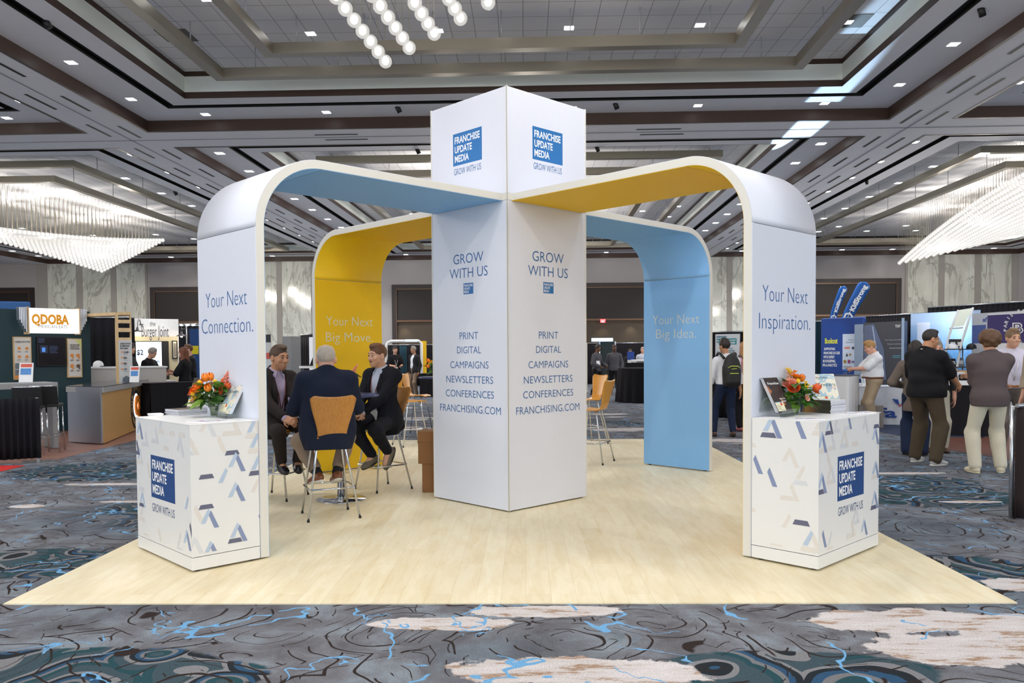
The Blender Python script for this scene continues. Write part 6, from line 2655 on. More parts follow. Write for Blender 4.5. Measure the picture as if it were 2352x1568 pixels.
# oak canopy: beam on a slotted post
t = thing('wooden_canopy', 'light oak canopy beam on a slotted post beside the teal wall', 'canopy', (0, 0, 0))
q0, q1, q2 = P2(170, 16.2), P2(267, 15.6), P2(303, 15.75)
za, zb_ = zy(268, 717, 15.6), zy(268, 724, 15.6)
ex_ = (Vector(q1) - Vector(q0)).normalized()
pn = Vector((ex_.y, -ex_.x))
lo = [Vector(q0), Vector(q1), Vector(q1) - pn * 0.3, Vector(q0) - pn * 0.3]
MB().hexa([(p.x, p.y, zb_) for p in lo], [(p.x, p.y, za) for p in lo]).build('beam', M_OAK, t)
pp = Vector(q2) - Vector(q1)
ey_ = pp.normalized()
nn = Vector((ey_.y, -ey_.x))


def post_box(f0, f1, z0, z1, dep, name, m_):
    a, b = Vector(q1) + pp * f0, Vector(q1) + pp * f1
    c = [a, b, b - nn * dep, a - nn * dep]
    return MB().hexa([(p.x, p.y, z0) for p in c], [(p.x, p.y, z1) for p in c]).build(name, m_, t)


ztop = za
post_box(0, 0.16, 0, ztop, 0.14, 'upright', M_OAK)
post_box(0.93, 1.0, 0, ztop, 0.14, 'upright', M_OAK)
for ya, yb in ((716, 723), (734, 742), (753, 762), (775, 783)):
    post_box(0.16, 0.93, zy(285, yb, 15.7), zy(285, ya, 15.7), 0.14, 'rung', M_OAK)
ip = Panel('poster', 'grey poster of figures on the slotted oak post', 'poster', (q1[0] + nn.x * 0.02 + pp.x * 0.14, q1[1] + nn.y * 0.02 + pp.y * 0.14), (q2[0] + nn.x * 0.02 + pp.x * 0.03, q2[1] + nn.y * 0.02), 0.0, 1, 0.02, None, part=None)
u0, w1 = ip.uv(272, 781)
u1, w0 = ip.uv(305, 880)
MB().box(u0, u1, 0, 0.02, w0, w1).build('paper', mat('poster_grey_paper', 'c3c3c3', 0.5), ip.root)
for i, s in enumerate(('LEADING THE WAY', 'IN MEXICAN', 'FAST-CASUAL')):
    ip.text(s, 276, 791 + 5.3 * i, 300 - 3 * i, 787 + 5.3 * i, M_PINK, 0.05)
for i, s in enumerate(('$1.46M+', '30+', '850+', '11%+')):
    ip.disc(280, 808 + 13 * i, 2.2, M_OPR, 'print_icon')
    ip.text(s, 284, 811 + 13 * i, 290 + (6 if i == 0 else 2), 806 + 13 * i, M_PINK, 0.04)
    ip.lines(284, 813.5 + 13 * i, 296, 815 + 13 * i, 1, M_GPANEL)
ip.poly([(282, 868), (290, 862), (300, 868), (300, 876), (282, 876)], mat('print_slate', '5a6472', 0.5))

# counters of the restaurant booth
cp = Panel('service_counter', 'long white counter behind the wooden front counter at left', 'counter', P2(209, 16.6), P2(381, 17.4), 0, zy(300, 845, 17.0), 0.6, mat('pale_grey_front', 'b5b2ae', 0.5))
MB().box(-0.02, cp.W + 0.02, -0.03, 0.63, 0, 0.03).build('top', M_WPANEL, cp.root, loc=(0, 0, zy(300, 845, 17.0)))
A_, B_, C_ = Vector((-7.84, 13.85)), Vector((-7.08, 13.49)), Vector((-7.98, 17.0))
t = thing('front_counter', 'bamboo fronted counter with silver end panel and round black emblem', 'counter', (B_.x, B_.y, 0), 0)
D_ = A_ + (C_ - B_)
hc_ = 0.955


def rel(p, z):
    return (p.x - B_.x, p.y - B_.y, z)


MB().hexa([rel(A_, 0.02), rel(B_, 0.02), rel(C_, 0.02), rel(D_, 0.02)], [rel(A_, hc_), rel(B_, hc_), rel(C_, hc_), rel(D_, hc_)]).build('carcass', M_GREYL, t)
e1 = (C_ - B_).normalized()
n1 = Vector((e1.y, -e1.x))
e2 = (B_ - A_).normalized()
n2 = Vector((e2.y, -e2.x))
MB().hexa([rel(A_ + n2 * 0.02, 0.01), rel(B_ + n2 * 0.02, 0.01), rel(B_, 0.01), rel(A_, 0.01)], [rel(A_ + n2 * 0.02, hc_), rel(B_ + n2 * 0.02, hc_), rel(B_, hc_), rel(A_, hc_)]).build('end_panel', M_SILVER, t)
MB().hexa([rel(B_ + e1 * 0.05 + n1 * 0.015, 0.01), rel(C_ + n1 * 0.015, 0.01), rel(C_, 0.01), rel(B_ + e1 * 0.05, 0.01)], [rel(B_ + e1 * 0.05 + n1 * 0.015, hc_ - 0.09), rel(C_ + n1 * 0.015, hc_ - 0.09), rel(C_, hc_ - 0.09), rel(B_ + e1 * 0.05, hc_ - 0.09)]).build('front_panel', wood('bamboo_front', 'b08650', 'c9a166', 'y', 2.0, 0.4), t)
top_ = [A_ - e2 * 0.02 + n2 * 0.03, B_ + n1 * 0.06 + n2 * 0.03, C_ + n1 * 0.06, D_]
MB().hexa([rel(p, hc_ - 0.09) for p in top_], [rel(p, hc_) for p in top_]).build('top_band', M_GREYL, t)
MB().hexa([rel(p, hc_) for p in top_], [rel(p, hc_ + 0.012) for p in top_]).build('worktop', mat('dark_glossy_top', '4a4c52', 0.1), t)
# emblem on the bamboo front
ec = B_ + e1 * 2.55 + n1 * 0.017
er = 0.46
ez = 0.49


def emb(u, w, e=0.0):
    p = ec + e1 * u + n1 * (0.002 + e)
    return rel(p, ez + w)


mb = MB()
mb.add([emb(er * math.cos(2 * PI * i / 48), er * math.sin(2 * PI * i / 48)) for i in range(48)], [tuple(range(48))])
mb.build('emblem_disc', mat('emblem_black', '242021', 0.5), t, solid=0.002)


def arc_text(mb, s, rad, a0, a1, hgt, place, wt=0.03, inward=False):
    """letters set round a circle, reading clockwise from angle a0 to a1"""
    n = len(s)
    for i, ch in enumerate(s):
        if ch == ' ':
            continue
        a = a0 + (a1 - a0) * (i + 0.5) / n
        vs, fs = glyphs(ch, wt)
        if not vs:
            continue
        cx = (min(v[0] for v in vs) + max(v[0] for v in vs)) / 2
        sc = hgt / 0.72
        if inward:
            ax_, ay_ = (-math.sin(a), math.cos(a)), (-math.cos(a), -math.sin(a))
        else:
            ax_, ay_ = (math.sin(a), -math.cos(a)), (math.cos(a), math.sin(a))
        pts = []
        for vx, vy in vs:
            x, y = (vx - cx) * sc, vy * sc
            pts.append(place(rad * math.cos(a) + ax_[0] * x + ay_[0] * y, rad * math.sin(a) + ax_[1] * x + ay_[1] * y))
        mb.add(pts, fs)
    return mb


mb = MB()
arc_text(mb, 'OUR FLAVORS', 0.325, R(200), R(-20), 0.095, lambda u, w: emb(u, w, 0.004))
mb.build('emblem_lettering', mat('emblem_tan', 'c7a672', 0.5), t)
mb = MB()
arc_text(mb, 'MAKE IT', 0.41, R(215), R(325), 0.095, lambda u, w: emb(u, w, 0.004), inward=True)
mb.build('emblem_lettering', mat('emblem_tan', 'c7a672', 0.5), t)
mb = MB()
mb.add([emb(0.24 * math.cos(2 * PI * i / 32), 0.24 * math.sin(2 * PI * i / 32), 0.006) for i in range(32)], [tuple(range(32))])
mb.build('emblem_light', mat('emblem_glow', 'ffffff', emit=1.6), t, solid=0.002)
mb = MB()
n = 32
mb.add([emb(0.02 + 0.20 * math.cos(2 * PI * i / n), 0.20 * math.sin(2 * PI * i / n), 0.02) for i in range(n)] + [emb(0.02 + 0.08 * math.cos(2 * PI * i / n), 0.08 * math.sin(2 * PI * i / n), 0.02) for i in range(n)],
       [(i, (i + 1) % n, n + (i + 1) % n, n + i) for i in range(n)])
mb.add([emb(0.08, -0.12, 0.02), emb(0.17, -0.16, 0.02), emb(0.24, -0.25, 0.02), emb(0.12, -0.25, 0.02)], [(0, 1, 2, 3)])
mb.build('emblem_letter', mat('emblem_orange', 'd3781f', 0.45), t, solid=0.03)


def sign_card(label, px, py, y, w, h, rz):
    p = at_y(px, py, y)
    t = thing('sign_card', label, 'sign', (p.x, p.y, p.z), rz)
    k_ = 0.25
    MB().hexa([(-w / 2, 0, 0.002), (w / 2, 0, 0.002), (w / 2, 0.006, 0.002), (-w / 2, 0.006, 0.002)], [(-w / 2, h * k_, h), (w / 2, h * k_, h), (w / 2, h * k_ + 0.006, h), (-w / 2, h * k_ + 0.006, h)]).build('card', M_WPANEL, t)
    f = lambda u, v: (u * w, v * h * k_ - 0.003, v * h)
    MB().add([f(-0.4, 0.78), f(0.4, 0.78), f(0.4, 0.95), f(-0.4, 0.95)], [(0, 1, 2, 3)]).build('heading', mat('print_coral', 'cf5a4a', 0.5), t, solid=0.001)
    MB().add([f(-0.4, 0.4), f(0.35, 0.4), f(0.35, 0.72), f(-0.4, 0.72)], [(0, 1, 2, 3)]).build('picture', mat('print_sky', '4f86c4', 0.5, var=0.4, scale=20), t, solid=0.001)
    MB().hexa([(-w / 2, 0, 0), (w / 2, 0, 0), (w / 2, 0.12, 0), (-w / 2, 0.12, 0)], [(-w / 2, 0, 0.003), (w / 2, 0, 0.003), (w / 2, 0.12, 0.003), (-w / 2, 0.12, 0.003)]).build('stand', M_GLASS, t)


sign_card('white sign card standing on the bamboo fronted counter', 308, 878, 15.2, 0.17, 0.30, 0.15)
# grey high table, stools, black rail drape
ta, tb = P2(-60, 12.15), P2(131, 13.0)
hp = Panel('grey_table', 'grey slab high table at the left edge', 'table', ta, tb, 0, 1.06, 0.02, None, part=None)
MB().box(0, hp.W, 0, 0.62, 0.97, 1.06).build('table_top', M_GREYL, hp.root, bevel=0.005)
MB().box(hp.W - 0.09, hp.W, 0, 0.62, 0, 0.97).build('table_leg', M_GREYL, hp.root, bevel=0.004)
MB().box(0, 0.09, 0, 0.62, 0, 0.97).build('table_leg', M_GREYL, hp.root, bevel=0.004)
sign_card('white sign card standing on the grey slab table', 59, 878, 12.85, 0.20, 0.31, 0.3)


def black_stool(label, px, y, rz):
    x = xy(px, y)
    t = thing('black_stool', label, 'stool', (x, y, 0), rz, 'black stools at the grey table')
    MB().box(-0.2, 0.2, -0.2, 0.2, 0.70, 0.745).build('seat', M_BLACK, t, bevel=0.012)
    MB().hexa([(-0.2, -0.2, 0.745), (0.2, -0.2, 0.745), (0.2, -0.175, 0.745), (-0.2, -0.175, 0.745)], [(-0.19, -0.25, 1.02), (0.19, -0.25, 1.02), (0.19, -0.228, 1.02), (-0.19, -0.228, 1.02)]).build('backrest', M_BLACK, t, bevel=0.008)
    MB().tube([(-0.19, -0.24, 1.025), (0.19, -0.24, 1.025)], 0.01, 8).build('top_rail', M_CHROME, t)
    for sx in (-1, 1):
        for sy in (-1, 1):
            MB().tube([(sx * 0.18, sy * 0.17, 0.7), (sx * 0.2, sy * 0.21, 0.0)], 0.011, 8).build('leg', M_CHROME, t)
    MB().tube([(-0.19, -0.2, 0.25), (0.19, -0.2, 0.25), (0.19, 0.2, 0.25), (-0.19, 0.2, 0.25)], 0.008, 8, closed=True).build('foot_ring', M_CHROME, t)


black_stool('black stool tucked at the grey table, nearer the table end', 104, 12.55, 0.35)
black_stool('black stool tucked at the grey table, beside the drape', 66, 12.2, 0.35)
t = curtain('low black drape on a white pipe rail at the left edge', P2(-60, 10.9), P2(88, 11.3), 0.06, 0.90, M_DRAPE, waves=9, amp=0.035, rail=False)
_e = Vector(P2(86, 11.3)) - Vector(P2(-60, 10.9))
MB().tube([(0, 0.05, 0.80), (_e.length * 0.97, 0.05, 0.80)], 0.018, 8).build('rail', M_WPANEL, t)
MB().tube([(_e.length * 0.97, 0.05, -0.06), (_e.length * 0.97, 0.05, 0.84)], 0.022, 10).build('pole', M_WPANEL, t)
MB().box(_e.length * 0.97 - 0.2, _e.length * 0.97 + 0.2, -0.15, 0.25, -0.066, -0.056).build('base_plate', M_STEEL, t)

# black drapes and the second booth at left
curtain('tall black drape between the teal wall and the oak post', P2(200, 18.6), P2(310, 19.0), 0.02, 2.35, group=None)
bp = Panel('booth_wall', 'white lit back wall of the burger booth at left', 'booth wall', P2(300, 20.0), P2(411, 20.6), 0, zy(357, 732, 20.3), 0.1, M_WPANEL)
bp.rect(302, 772, 411, 930, mat('warm_cream_wall', 'e2d3ad', 0.6), 'lower_wall')
bp.text('the', 344, 748, 357, 738, mat('script_ink', '4c4f55', 0.5), 0.0)
bp.text('Burger Joint', 325, 773, 387, 748, mat('script_ink', '4c4f55', 0.5), 0.0)
u0, w1 = bp.uv(309, 783)
u1, w0 = bp.uv(388, 870)
MB().box(u0, u1, -0.06, 0, w0, w1).build('screen_casing', M_BLACK, bp.root)
us, _ = bp.uv(370, 800)
MB().box(u0 + 0.02, us, -0.075, -0.06, w0 + 0.02, w1 - 0.02).build('lit_screen', mat('white_screen_glow', 'ecf6ff', emit=0.95), bp.root)
bp.k = 70
bp.text('$2', 313, 815, 328, 803, mat('screen_navy', '1f3a5a', 0.4), 0.02)
bp.text('M', 348, 815, 356, 803, mat('screen_navy', '1f3a5a', 0.4), 0.02)
bp.text('Profit', 350, 833, 366, 827, mat('screen_teal', '3d7fb0', 0.4), 0.02)
pf_ = Panel('picture', 'black and white framed picture right of the lit burger booth screen', 'picture', P2(394.5, 20.45), P2(408.5, 20.52), 0, 1, 0.02, None, part=None)
framed(pf_, 395, 782, 408, 824, M_BLACK, mat('ivory_mount', 'e6dcc4', 0.5))
pf_.rect(398.5, 788, 405, 819, mat('ink_drawing', '8b8478', 0.6, var=0.8, scale=70), 'drawing')


def gooseneck(label, px, py, y):
    p = at_y(px, py, y)
    t = thing('wall_lamp', label, 'lamp', (p.x, p.y, p.z))
    MB().lathe([(0.13, 0), (0.11, 0.02), (0.035, 0.06), (0.02, 0.12), (0, 0.12)], (0, 0, 0), 18).build('lamp_shade', mat('dark_grey_metal', '4b4845', 0.4), t)
    MB().ball((0, 0, 0.0), 0.03, 10, 6).build('bulb', mat('warm_bulb', 'fff2d0', emit=6), t)
    MB().tube([(0, 0, 0.11), (0, 0.02, 0.24), (-0.02, 0.1, 0.31), (-0.04, 0.22, 0.3), (-0.05, 0.28, 0.2)], 0.009, 8).build('arm', mat('dark_grey_metal', '4b4845', 0.4), t)
    MB().lathe([(0.05, 0), (0.05, 0.02)], (-0.05, 0.29, 0.18), 12).build('wall_plate', mat('dark_grey_metal', '4b4845', 0.4), t)
    lamp('gooseneck_light', 'POINT', (p.x, p.y - 0.02, p.z - 0.09), 3, (1.0, 0.84, 0.6), 0.04)


gooseneck('gooseneck lamp at left of the burger sign', 316, 762, 19.85)
gooseneck('gooseneck lamp at right of the burger sign', 417, 772, 20.3)
p = at_y(357, 745, 19.2)
lamp('burger_wall_fill', 'AREA', (p.x, p.y, p.z + 0.35), 9, (1, 0.98, 0.95), 0.5, (p.x, p.y + 1.2, p.z - 0.1))  # added fill lamp without a fixture, brightens the burger booth's white wall
ban = Panel('banner', 'blue and yellow hanging banner left of the left arch', 'banner', P2(436, 24), P2(456.5, 24), 0, zy(445, 755, 24), 0.03, mat('banner_blue', '123f77', 0.7))
ban.rect(436.5, 794, 456, 813, mat('banner_yellow', 'd8c613', 0.7), 'yellow_band')
curtain('far black drape behind the blue and yellow banner', P2(405, 26), P2(470, 26), 0.02, zy(430, 748, 26))
t = thing('light_bar', 'row of small white spotlights above the burger booth end', 'spotlight', at_y(428, 746, 23))
for x in (-0.13, 0.03, 0.2):
    MB().ball((x, 0, 0), (0.06, 0.03, 0.03), 10, 6).build('spot_head', mat('cool_spot_glow', 'f2f8ff', emit=5), t)
MB().tube([(-0.25, 0.05, 0.03), (0.35, 0.05, 0.03)], 0.012, 6).build('bar', M_STEEL, t)
MB().tube([(-0.02, 0.06, 0.03), (-0.02, 0.06, -at_y(428, 746, 23).z)], 0.015, 6).build('pole', M_STEEL, t)
draped_table('black draped table behind the left counter flowers', P2(343, 16.2), P2(475, 17.2), 0.42, 0.915, M_DRAPE)
pb = draped_table('white topped table beside the woman with auburn hair', P2(368, 18.6), P2(402, 18.8), 0.6, zy(385, 874, 18.7), M_WPANEL)
t = thing('baseball_cap', 'white and black baseball cap lying on the long white counter', 'cap', (xy(222, 16.9), 16.95, zy(300, 845, 17.0) + 0.031), 0.2)
MB().lathe([(0.105, 0), (0.104, 0.04), (0.09, 0.085), (0.06, 0.115), (0.02, 0.13), (0, 0.131)], (0, 0, 0), 18).build('crown', M_WPANEL, t)
MB().lathe([(0.10, 0.004), (0.098, 0.012), (0, 0.014)], (0.10, 0, 0), 16).build('visor', M_BLACK, t)

# ---- behind the seated men
cm = Panel('exhibit_display', 'tall grey panel behind the left seated man', 'panel', P2(668, 21), P2(692, 21.3), 0, zy(680, 772, 21), 0.3, M_GPANEL)
gm = Panel('exhibit_display', 'narrow green and white lit panel behind the left seated man', 'panel', P2(660, 21.8), P2(669, 21.8), 0, zy(664, 776, 21.8), 0.1, mat('emerald_panel', '12704f', 0.5))
gm.rect(663, 781, 668, 820, mat('lit_white', 'e4f0ff', emit=0.6), 'lit_strip')
curtain('black drape beside the grey panel behind the seated men', P2(691, 20.5), P2(722, 19.5), 0.02, zy(700, 769, 20.2))
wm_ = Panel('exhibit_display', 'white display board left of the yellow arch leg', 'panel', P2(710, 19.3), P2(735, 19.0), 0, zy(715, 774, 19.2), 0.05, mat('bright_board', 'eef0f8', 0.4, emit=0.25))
t = thing('laptop', 'open black laptop on a white shelf left of the yellow leg', 'laptop', (xy(713, 18.6), 18.6, zy(713, 842, 18.6) + 0.021), -0.6)
MB().box(-0.15, 0.15, -0.11, 0.11, 0, 0.016).build('keyboard_base', M_BLACK, t)
MB().hexa([(-0.15, 0.10, 0.016), (0.15, 0.10, 0.016), (0.15, 0.112, 0.016), (-0.15, 0.112, 0.016)], [(-0.15, 0.2, 0.2), (0.15, 0.2, 0.2), (0.15, 0.212, 0.2), (-0.15, 0.212, 0.2)]).build('screen', M_SCREEN, t)
sh_ = Panel('shelf_table', 'small white table carrying a laptop left of the yellow leg', 'table', P2(686, 18.4), P2(726, 18.4), 0, 1, 0.4, None, part=None)
zz_ = zy(713, 842, 18.6)
MB().box(0, sh_.W, 0, 0.4, zz_ - 0.03, zz_ + 0.02).build('table_top', M_WPANEL, sh_.root)
for x in (0.04, sh_.W - 0.04):
    MB().tube([(x, 0.2, 0), (x, 0.2, zz_ - 0.03)], 0.02, 8).build('leg', M_STEEL, sh_.root)
rb_ = Panel('banner', 'white banner with a red round mark at the left arch leg', 'banner', P2(604, 16), P2(622, 16), 0, zy(615, 768, 16), 0.03, mat('light_grey_banner', 'b9babd', 0.6))
rb_.rect(604, 768, 622, 786, M_BLACK, 'dark_top')
rb_.disc(616, 817, 7.5, mat('print_brick_red', 'b84a36', 0.5), 'red_disc')
curtain('far black drape right of the yellow arch leg', P2(880, 36), P2(1010, 36), 0.02, zy(940, 792, 36))
curtain('far teal drape panel behind the two standing men', P2(918, 35.6), P2(934, 35.6), 0.02, zy(925, 794, 35.6), M_BDRAPE, rail=False)
fr = thing('exhibit_arch', 'white rounded display frame with yellow side behind standing men', 'display', (xy(887, 31), 31, 0), 0)
w_ = xy(968, 31) - xy(887, 31)
h_ = zy(925, 783, 31)
MB().tube([(0, 0, 0), (0, 0, h_ - 0.2), (0.06, 0, h_ - 0.06), (0.2, 0, h_), (w_ - 0.1, 0, h_), (w_, 0, h_ - 0.08), (w_, 0, 0)], 0.055, 8).build('frame_tube', M_WPANEL, fr)
MB().box(w_ - 0.02, w_ + 0.12, 0.05, 0.6, 0, h_).build('yellow_side', M_YEL, fr)
MB().box(0.75, 1.2, -0.08, -0.02, h_ - 0.02, h_ + 0.06).build('lit_bar', mat('pale_blue_lit_bar', 'bfe0ff', emit=1.2), fr)
draped_table('far black draped table behind the flowers', P2(964, 27.5), P2(1010, 27.5), 0.8, 0.78, M_DRAPE)

# ---- right of the tower
curtain('far black drape right of the tower', P2(1330, 37), P2(1500, 37), 0.02, zy(1400, 788, 37))
t = thing('lit_sign_bar', 'pale blue lit bar on two poles above the grey-shirted staff', 'sign', (xy(1359, 33), 33, 0), 0)
w_ = xy(1408, 33) - xy(1359, 33)
z_ = zy(1380, 784, 33)
MB().box(0, w_, 0, 0.1, z_, z_ + 0.14).build('lit_bar', mat('pale_blue_lit_bar', 'bfe0ff', emit=1.2), t)
for x in (0.33, w_ + 0.1):
    MB().tube([(x, 0.05, 0), (x, 0.05, z_)], 0.03, 8).build('pole', M_STEEL, t)
MB().box(0.35, w_ + 0.05, 0.12, 0.15, 0, z_).build('dark_panel', mat('dark_teal_cloth', '1a2a2e', 0.7), t)
Panel('exhibit_display', 'white board edge just right of the tower', 'panel', P2(1338, 30), P2(1349, 30), 0, zy(1345, 787, 30), 0.04, M_WPANEL)
rt_ = thing('round_table', 'round table in a floor length black cloth right of the tower', 'table', (xy(1478, 24.4), 24.4, 0), 0)
mb = MB()
rr_ = 0.76
mb.grid(lambda u, v: ((rr_ + (0.07 + 0.035 * math.sin(u * 2 * PI * 18)) * (1 - v)) * math.cos(2 * PI * u), (rr_ + (0.07 + 0.035 * math.sin(u * 2 * PI * 18)) * (1 - v)) * math.sin(2 * PI * u), 0.01 + v * 0.98), 160, 6, closed_u=True)
mb.build('tablecloth', M_DRAPE, rt_)
MB().lathe([(rr_, 0.99), (rr_ - 0.01, 1.0), (0, 1.0)], (0, 0, 0), 40).build('table_top', M_DRAPE, rt_)
tq = draped_table('far black table with printer behind the round table', P2(1436, 29), P2(1520, 29), 0.8, zy(1460, 833, 29), M_DRAPE)
zt2 = zy(1460, 833, 29)
t = thing('printer', 'white printer on the far black table', 'printer', (xy(1468, 29.35), 29.35, zt2), 0)
MB().box(-0.28, 0.28, -0.2, 0.2, 0, 0.11).build('body', M_WPANEL, t, bevel=0.02)
MB().box(-0.12, 0.25, -0.205, -0.19, 0.02, 0.045).build('paper_slot', M_BLACK, t)
t = thing('box', 'small white box left of the far printer', 'box', (xy(1446, 29.2), 29.2, zt2), 0)
MB().box(-0.06, 0.06, -0.08, 0.08, 0, 0.1).build('carton', M_WPANEL, t)
bl = Panel('chair_back', 'royal blue laptop lid or chair back on the far black table', 'chair', P2(1441, 29.7), P2(1457, 29.7), zt2 - 0.02, zy(1449, 807, 29.7), 0.04, mat('royal_blue_cloth', '1b3f8f', 0.6))
tb_ = Panel('poster', 'white poster with teal heading on the black drape behind the backpack', 'poster', P2(1643, 17.5), P2(1699, 17.2), zy(1670, 880, 17.4), zy(1670, 767, 17.4), 0.02, mat('poster_white', 'cfd4da', 0.5))
tb_.rect(1651, 777, 1692, 791, mat('print_teal', '3a8f9a', 0.5), 'heading_band')
tb_.text('BUILT FOR MULTI-UNIT', 1654, 783, 1690, 779.5, M_WHITEP, 0.02)
tb_.text('MOMENTUM', 1660, 789, 1688, 785, M_WHITEP, 0.03)
tb_.text('AUV', 1674, 802, 1684, 798, mat('print_teal_dark', '4a7f90', 0.5), 0.02)
tb_.lines(1672, 804, 1688, 822, 5, mat('print_teal_dark', '4a7f90', 0.5))
tb_.lines(1646, 772, 1670, 790, 3, mat('print_teal_dark', '4a7f90', 0.5))
curtain('black drape behind the teal headed poster', P2(1625, 18.2), P2(1760, 17.4), 0.02, zy(1680, 762, 17.8))

# ---- right: row of booths
curtain('teal drape at the left end of the right booth row', P2(1872, 22.5), P2(1895, 22.5), 0.02, zy(1884, 738, 22.5), M_BDRAPE)
curtain('long black drape behind the right booth row', P2(1960, 23.6), P2(2160, 21.0), 0.02, zy(2080, 722, 22.0), waves=30)
curtain('black drape behind the purple bakery banner at right', P2(2130, 20.4), P2(2420, 17.4), 0.02, 2.53, waves=24)
M_ROYAL = mat('booth_royal_blue', '123f8a', 0.45, var=0.06, scale=2)
q = Panel('exhibit_display', 'curved blue display panel with yellow script and white list at right', 'panel', P2(1884, 21.2), P2(1984, 20.2), 0, zy(1935, 729, 20.7), 0.12, M_ROYAL, bevel=0.04)
q.text('Bookout', 1895, 789, 1924, 776, mat('print_yellow', 'd6d32b', 0.5, emit=0.1), 0.03)
for i, s in enumerate(('SUPPORTING', 'FRANCHISE SUCCESS', 'WITH EXPERT', 'BOOKKEEPING,', 'KPIs & ANALYTICS')):
    q.text(s, 1893 - i * 0.8, 804 + 9.3 * i, 1893 - i * 0.8 + (25, 37, 26, 29, 33)[i], 798 + 9.3 * i, M_WHITEP, 0.03)
q.rect(1936, 767, 1984, 849, mat('sheet_grey', 'c7cedb', 0.5), 'white_sheet')
q.text('TRUSTED BY', 1949, 782, 1962, 779, M_DARKP, 0.0)
q.text('LEADING FRANCHISES', 1943, 787.5, 1970, 784.5, M_DARKP, 0.0)
q.text("DUNKIN'", 1940, 801, 1953, 796, mat('print_orange_red', 'd9683a', 0.5), 0.06)
q.disc(1960, 799, 3, M_DARKP, 'print_icon')
q.poly([(1943, 818), (1946, 810), (1949, 818)], M_DARKP)
q.disc(1953.5, 814, 2.4, mat('print_gold', '9a7a2a', 0.5), 'print_icon')
q.disc(1941.5, 830, 3.4, mat('print_gold', '9a7a2a', 0.5), 'print_icon')
q.rect(1948, 826, 1954, 834, mat('print_plum', '8a3a6a', 0.5))
q.text('FedEx', 1957, 833, 1964, 828, mat('print_purple', '5a3f8a', 0.5), 0.04)
p = at_y(1900, 735, 19.6)
lamp('panel_spot', 'SPOT', (p.x, p.y, p.z + 0.1), 45, (0.75, 0.87, 1.0), 0.05, (p.x + 0.15, p.y + 1.2, p.z - 0.7), R(90), 0.8)
for a, b, y, lab, h0, bend in ((1908, 1938, 24.5, 'shorter blue feather flag left of the tall one', 655, 0.42), (1938, 1990, 23.8, 'taller blue feather flag above the right booths', 645, 0.55)):
    # blade along a leaning pole
    pb_ = at_y(a + 2, 745, y)
    pt_ = at_y(b - 6 if b < 1950 else b - 8, h0, y)
    d = Vector((pt_.x - pb_.x, 0, pt_.z - pb_.z))
    L_ = d.length
    d.normalize()
    w = 0.26 if b < 1950 else 0.40
    t = thing('feather_flag', lab, 'flag', (pb_.x, pb_.y, pb_.z))
    nrm_ = Vector((d.z, 0, -d.x))
    mb = MB()

    def blade(u, v):
        ww = w * (1 - 0.25 * (1 - v)) * (1 if v < 0.86 else math.sqrt(max(0.0, 1 - ((v - 0.86) / 0.14) ** 2)) * 0.92 + 0.08)
        c = d * (L_ * v) + nrm_ * (ww * (u - 0.5) + 0.1 * v * v)
        return (c.x, 0.02 * math.sin(6 * v), c.z)
    mb.grid(blade, 6, 26)
    mb.build('banner_cloth', mat('feather_blue', '155aa8', 0.6), t, solid=0.004)
    low = d * (-pb_.z / max(0.2, d.z))
    MB().tube([tuple(low), (0, 0, 0), tuple(d * L_ * 0.6), tuple(d * L_ * 0.97)], 0.014, 6).build('pole', M_STEEL, t)
    lt = MB()
    text_into(lt, 'KidStrong', L_ * 0.32, L_ * 0.93, -w * 0.22, w * 0.16, lambda u, v_: tuple(d * u - nrm_ * (v_ - 0.1 * (u / L_) ** 2) + Vector((0, -0.03, 0))), 0.045)
    lt.build('lettering', M_WHITEP, t)
    mk = MB()
    c0 = d * (L_ * 0.17)
    mk.add([tuple(c0 + (d * math.cos(2 * PI * i / 6) + nrm_ * math.sin(2 * PI * i / 6)) * w * 0.36 + Vector((0, -0.03, 0))) for i in range(6)] +
           [tuple(c0 + (d * math.cos(2 * PI * i / 6) + nrm_ * math.sin(2 * PI * i / 6)) * w * 0.22 + Vector((0, -0.03, 0))) for i in range(6)],
           [(i, (i + 1) % 6, 6 + (i + 1) % 6, 6 + i) for i in range(6)])
    mk.build('hexagon_mark', M_WHITEP, t)
q = Panel('exhibit_display', 'dark grey photo panel behind the man in white polo', 'panel', P2(1983, 19.6), P2(2077, 18.4), 0, zy(2030, 739, 19.0), 0.08, mat('dusk_grey_panel', '2c3140', 0.4, var=0.25, scale=2))
q.rect(1963, 745, 1982, 870, mat('pale_blue_strip', '94a8c2', 0.4), 'pale_strip')
q.poly([(1985, 747), (2008, 744), (2030, 800), (2036, 872), (1985, 872)], mat('steel_blue_print', '5b6a8c', 0.45, var=0.3, scale=3))
q.poly([(2003, 749), (2006, 749), (2014, 800), (2011, 800)], mat('glass_print', 'a4b4d4', 0.4))
q.text("'FOAIT", 2057, 752, 2069, 745, M_WHITEP, 0.02)
for i, s in enumerate(('Recurring revenue model', 'Strong unit economics', 'Essential business')):
    q.text(s, 2034 + i * 5, 782 + 9.3 * i, 2071, 778 + 9.3 * i, mat('panel_print_grey', 'b5b6bd', 0.5), 0.0)
q.lines(2051, 816, 2071, 824, 2, mat('panel_print_teal', '4a98a8', 0.5))
q.rect(2072, 730, 2077, 850, mat('pale_blue_strip', '94a8c2', 0.4), 'edge_strip')
t = thing('hanging_sign', 'small white sign clipped on the black drape at right', 'sign', (xy(2032, 22.6), 22.6, zy(2032, 735, 22.6)), -0.3)
MB().box(0, 0.19, 0, 0.02, 0, 0.09).build('card', M_WPANEL, t)

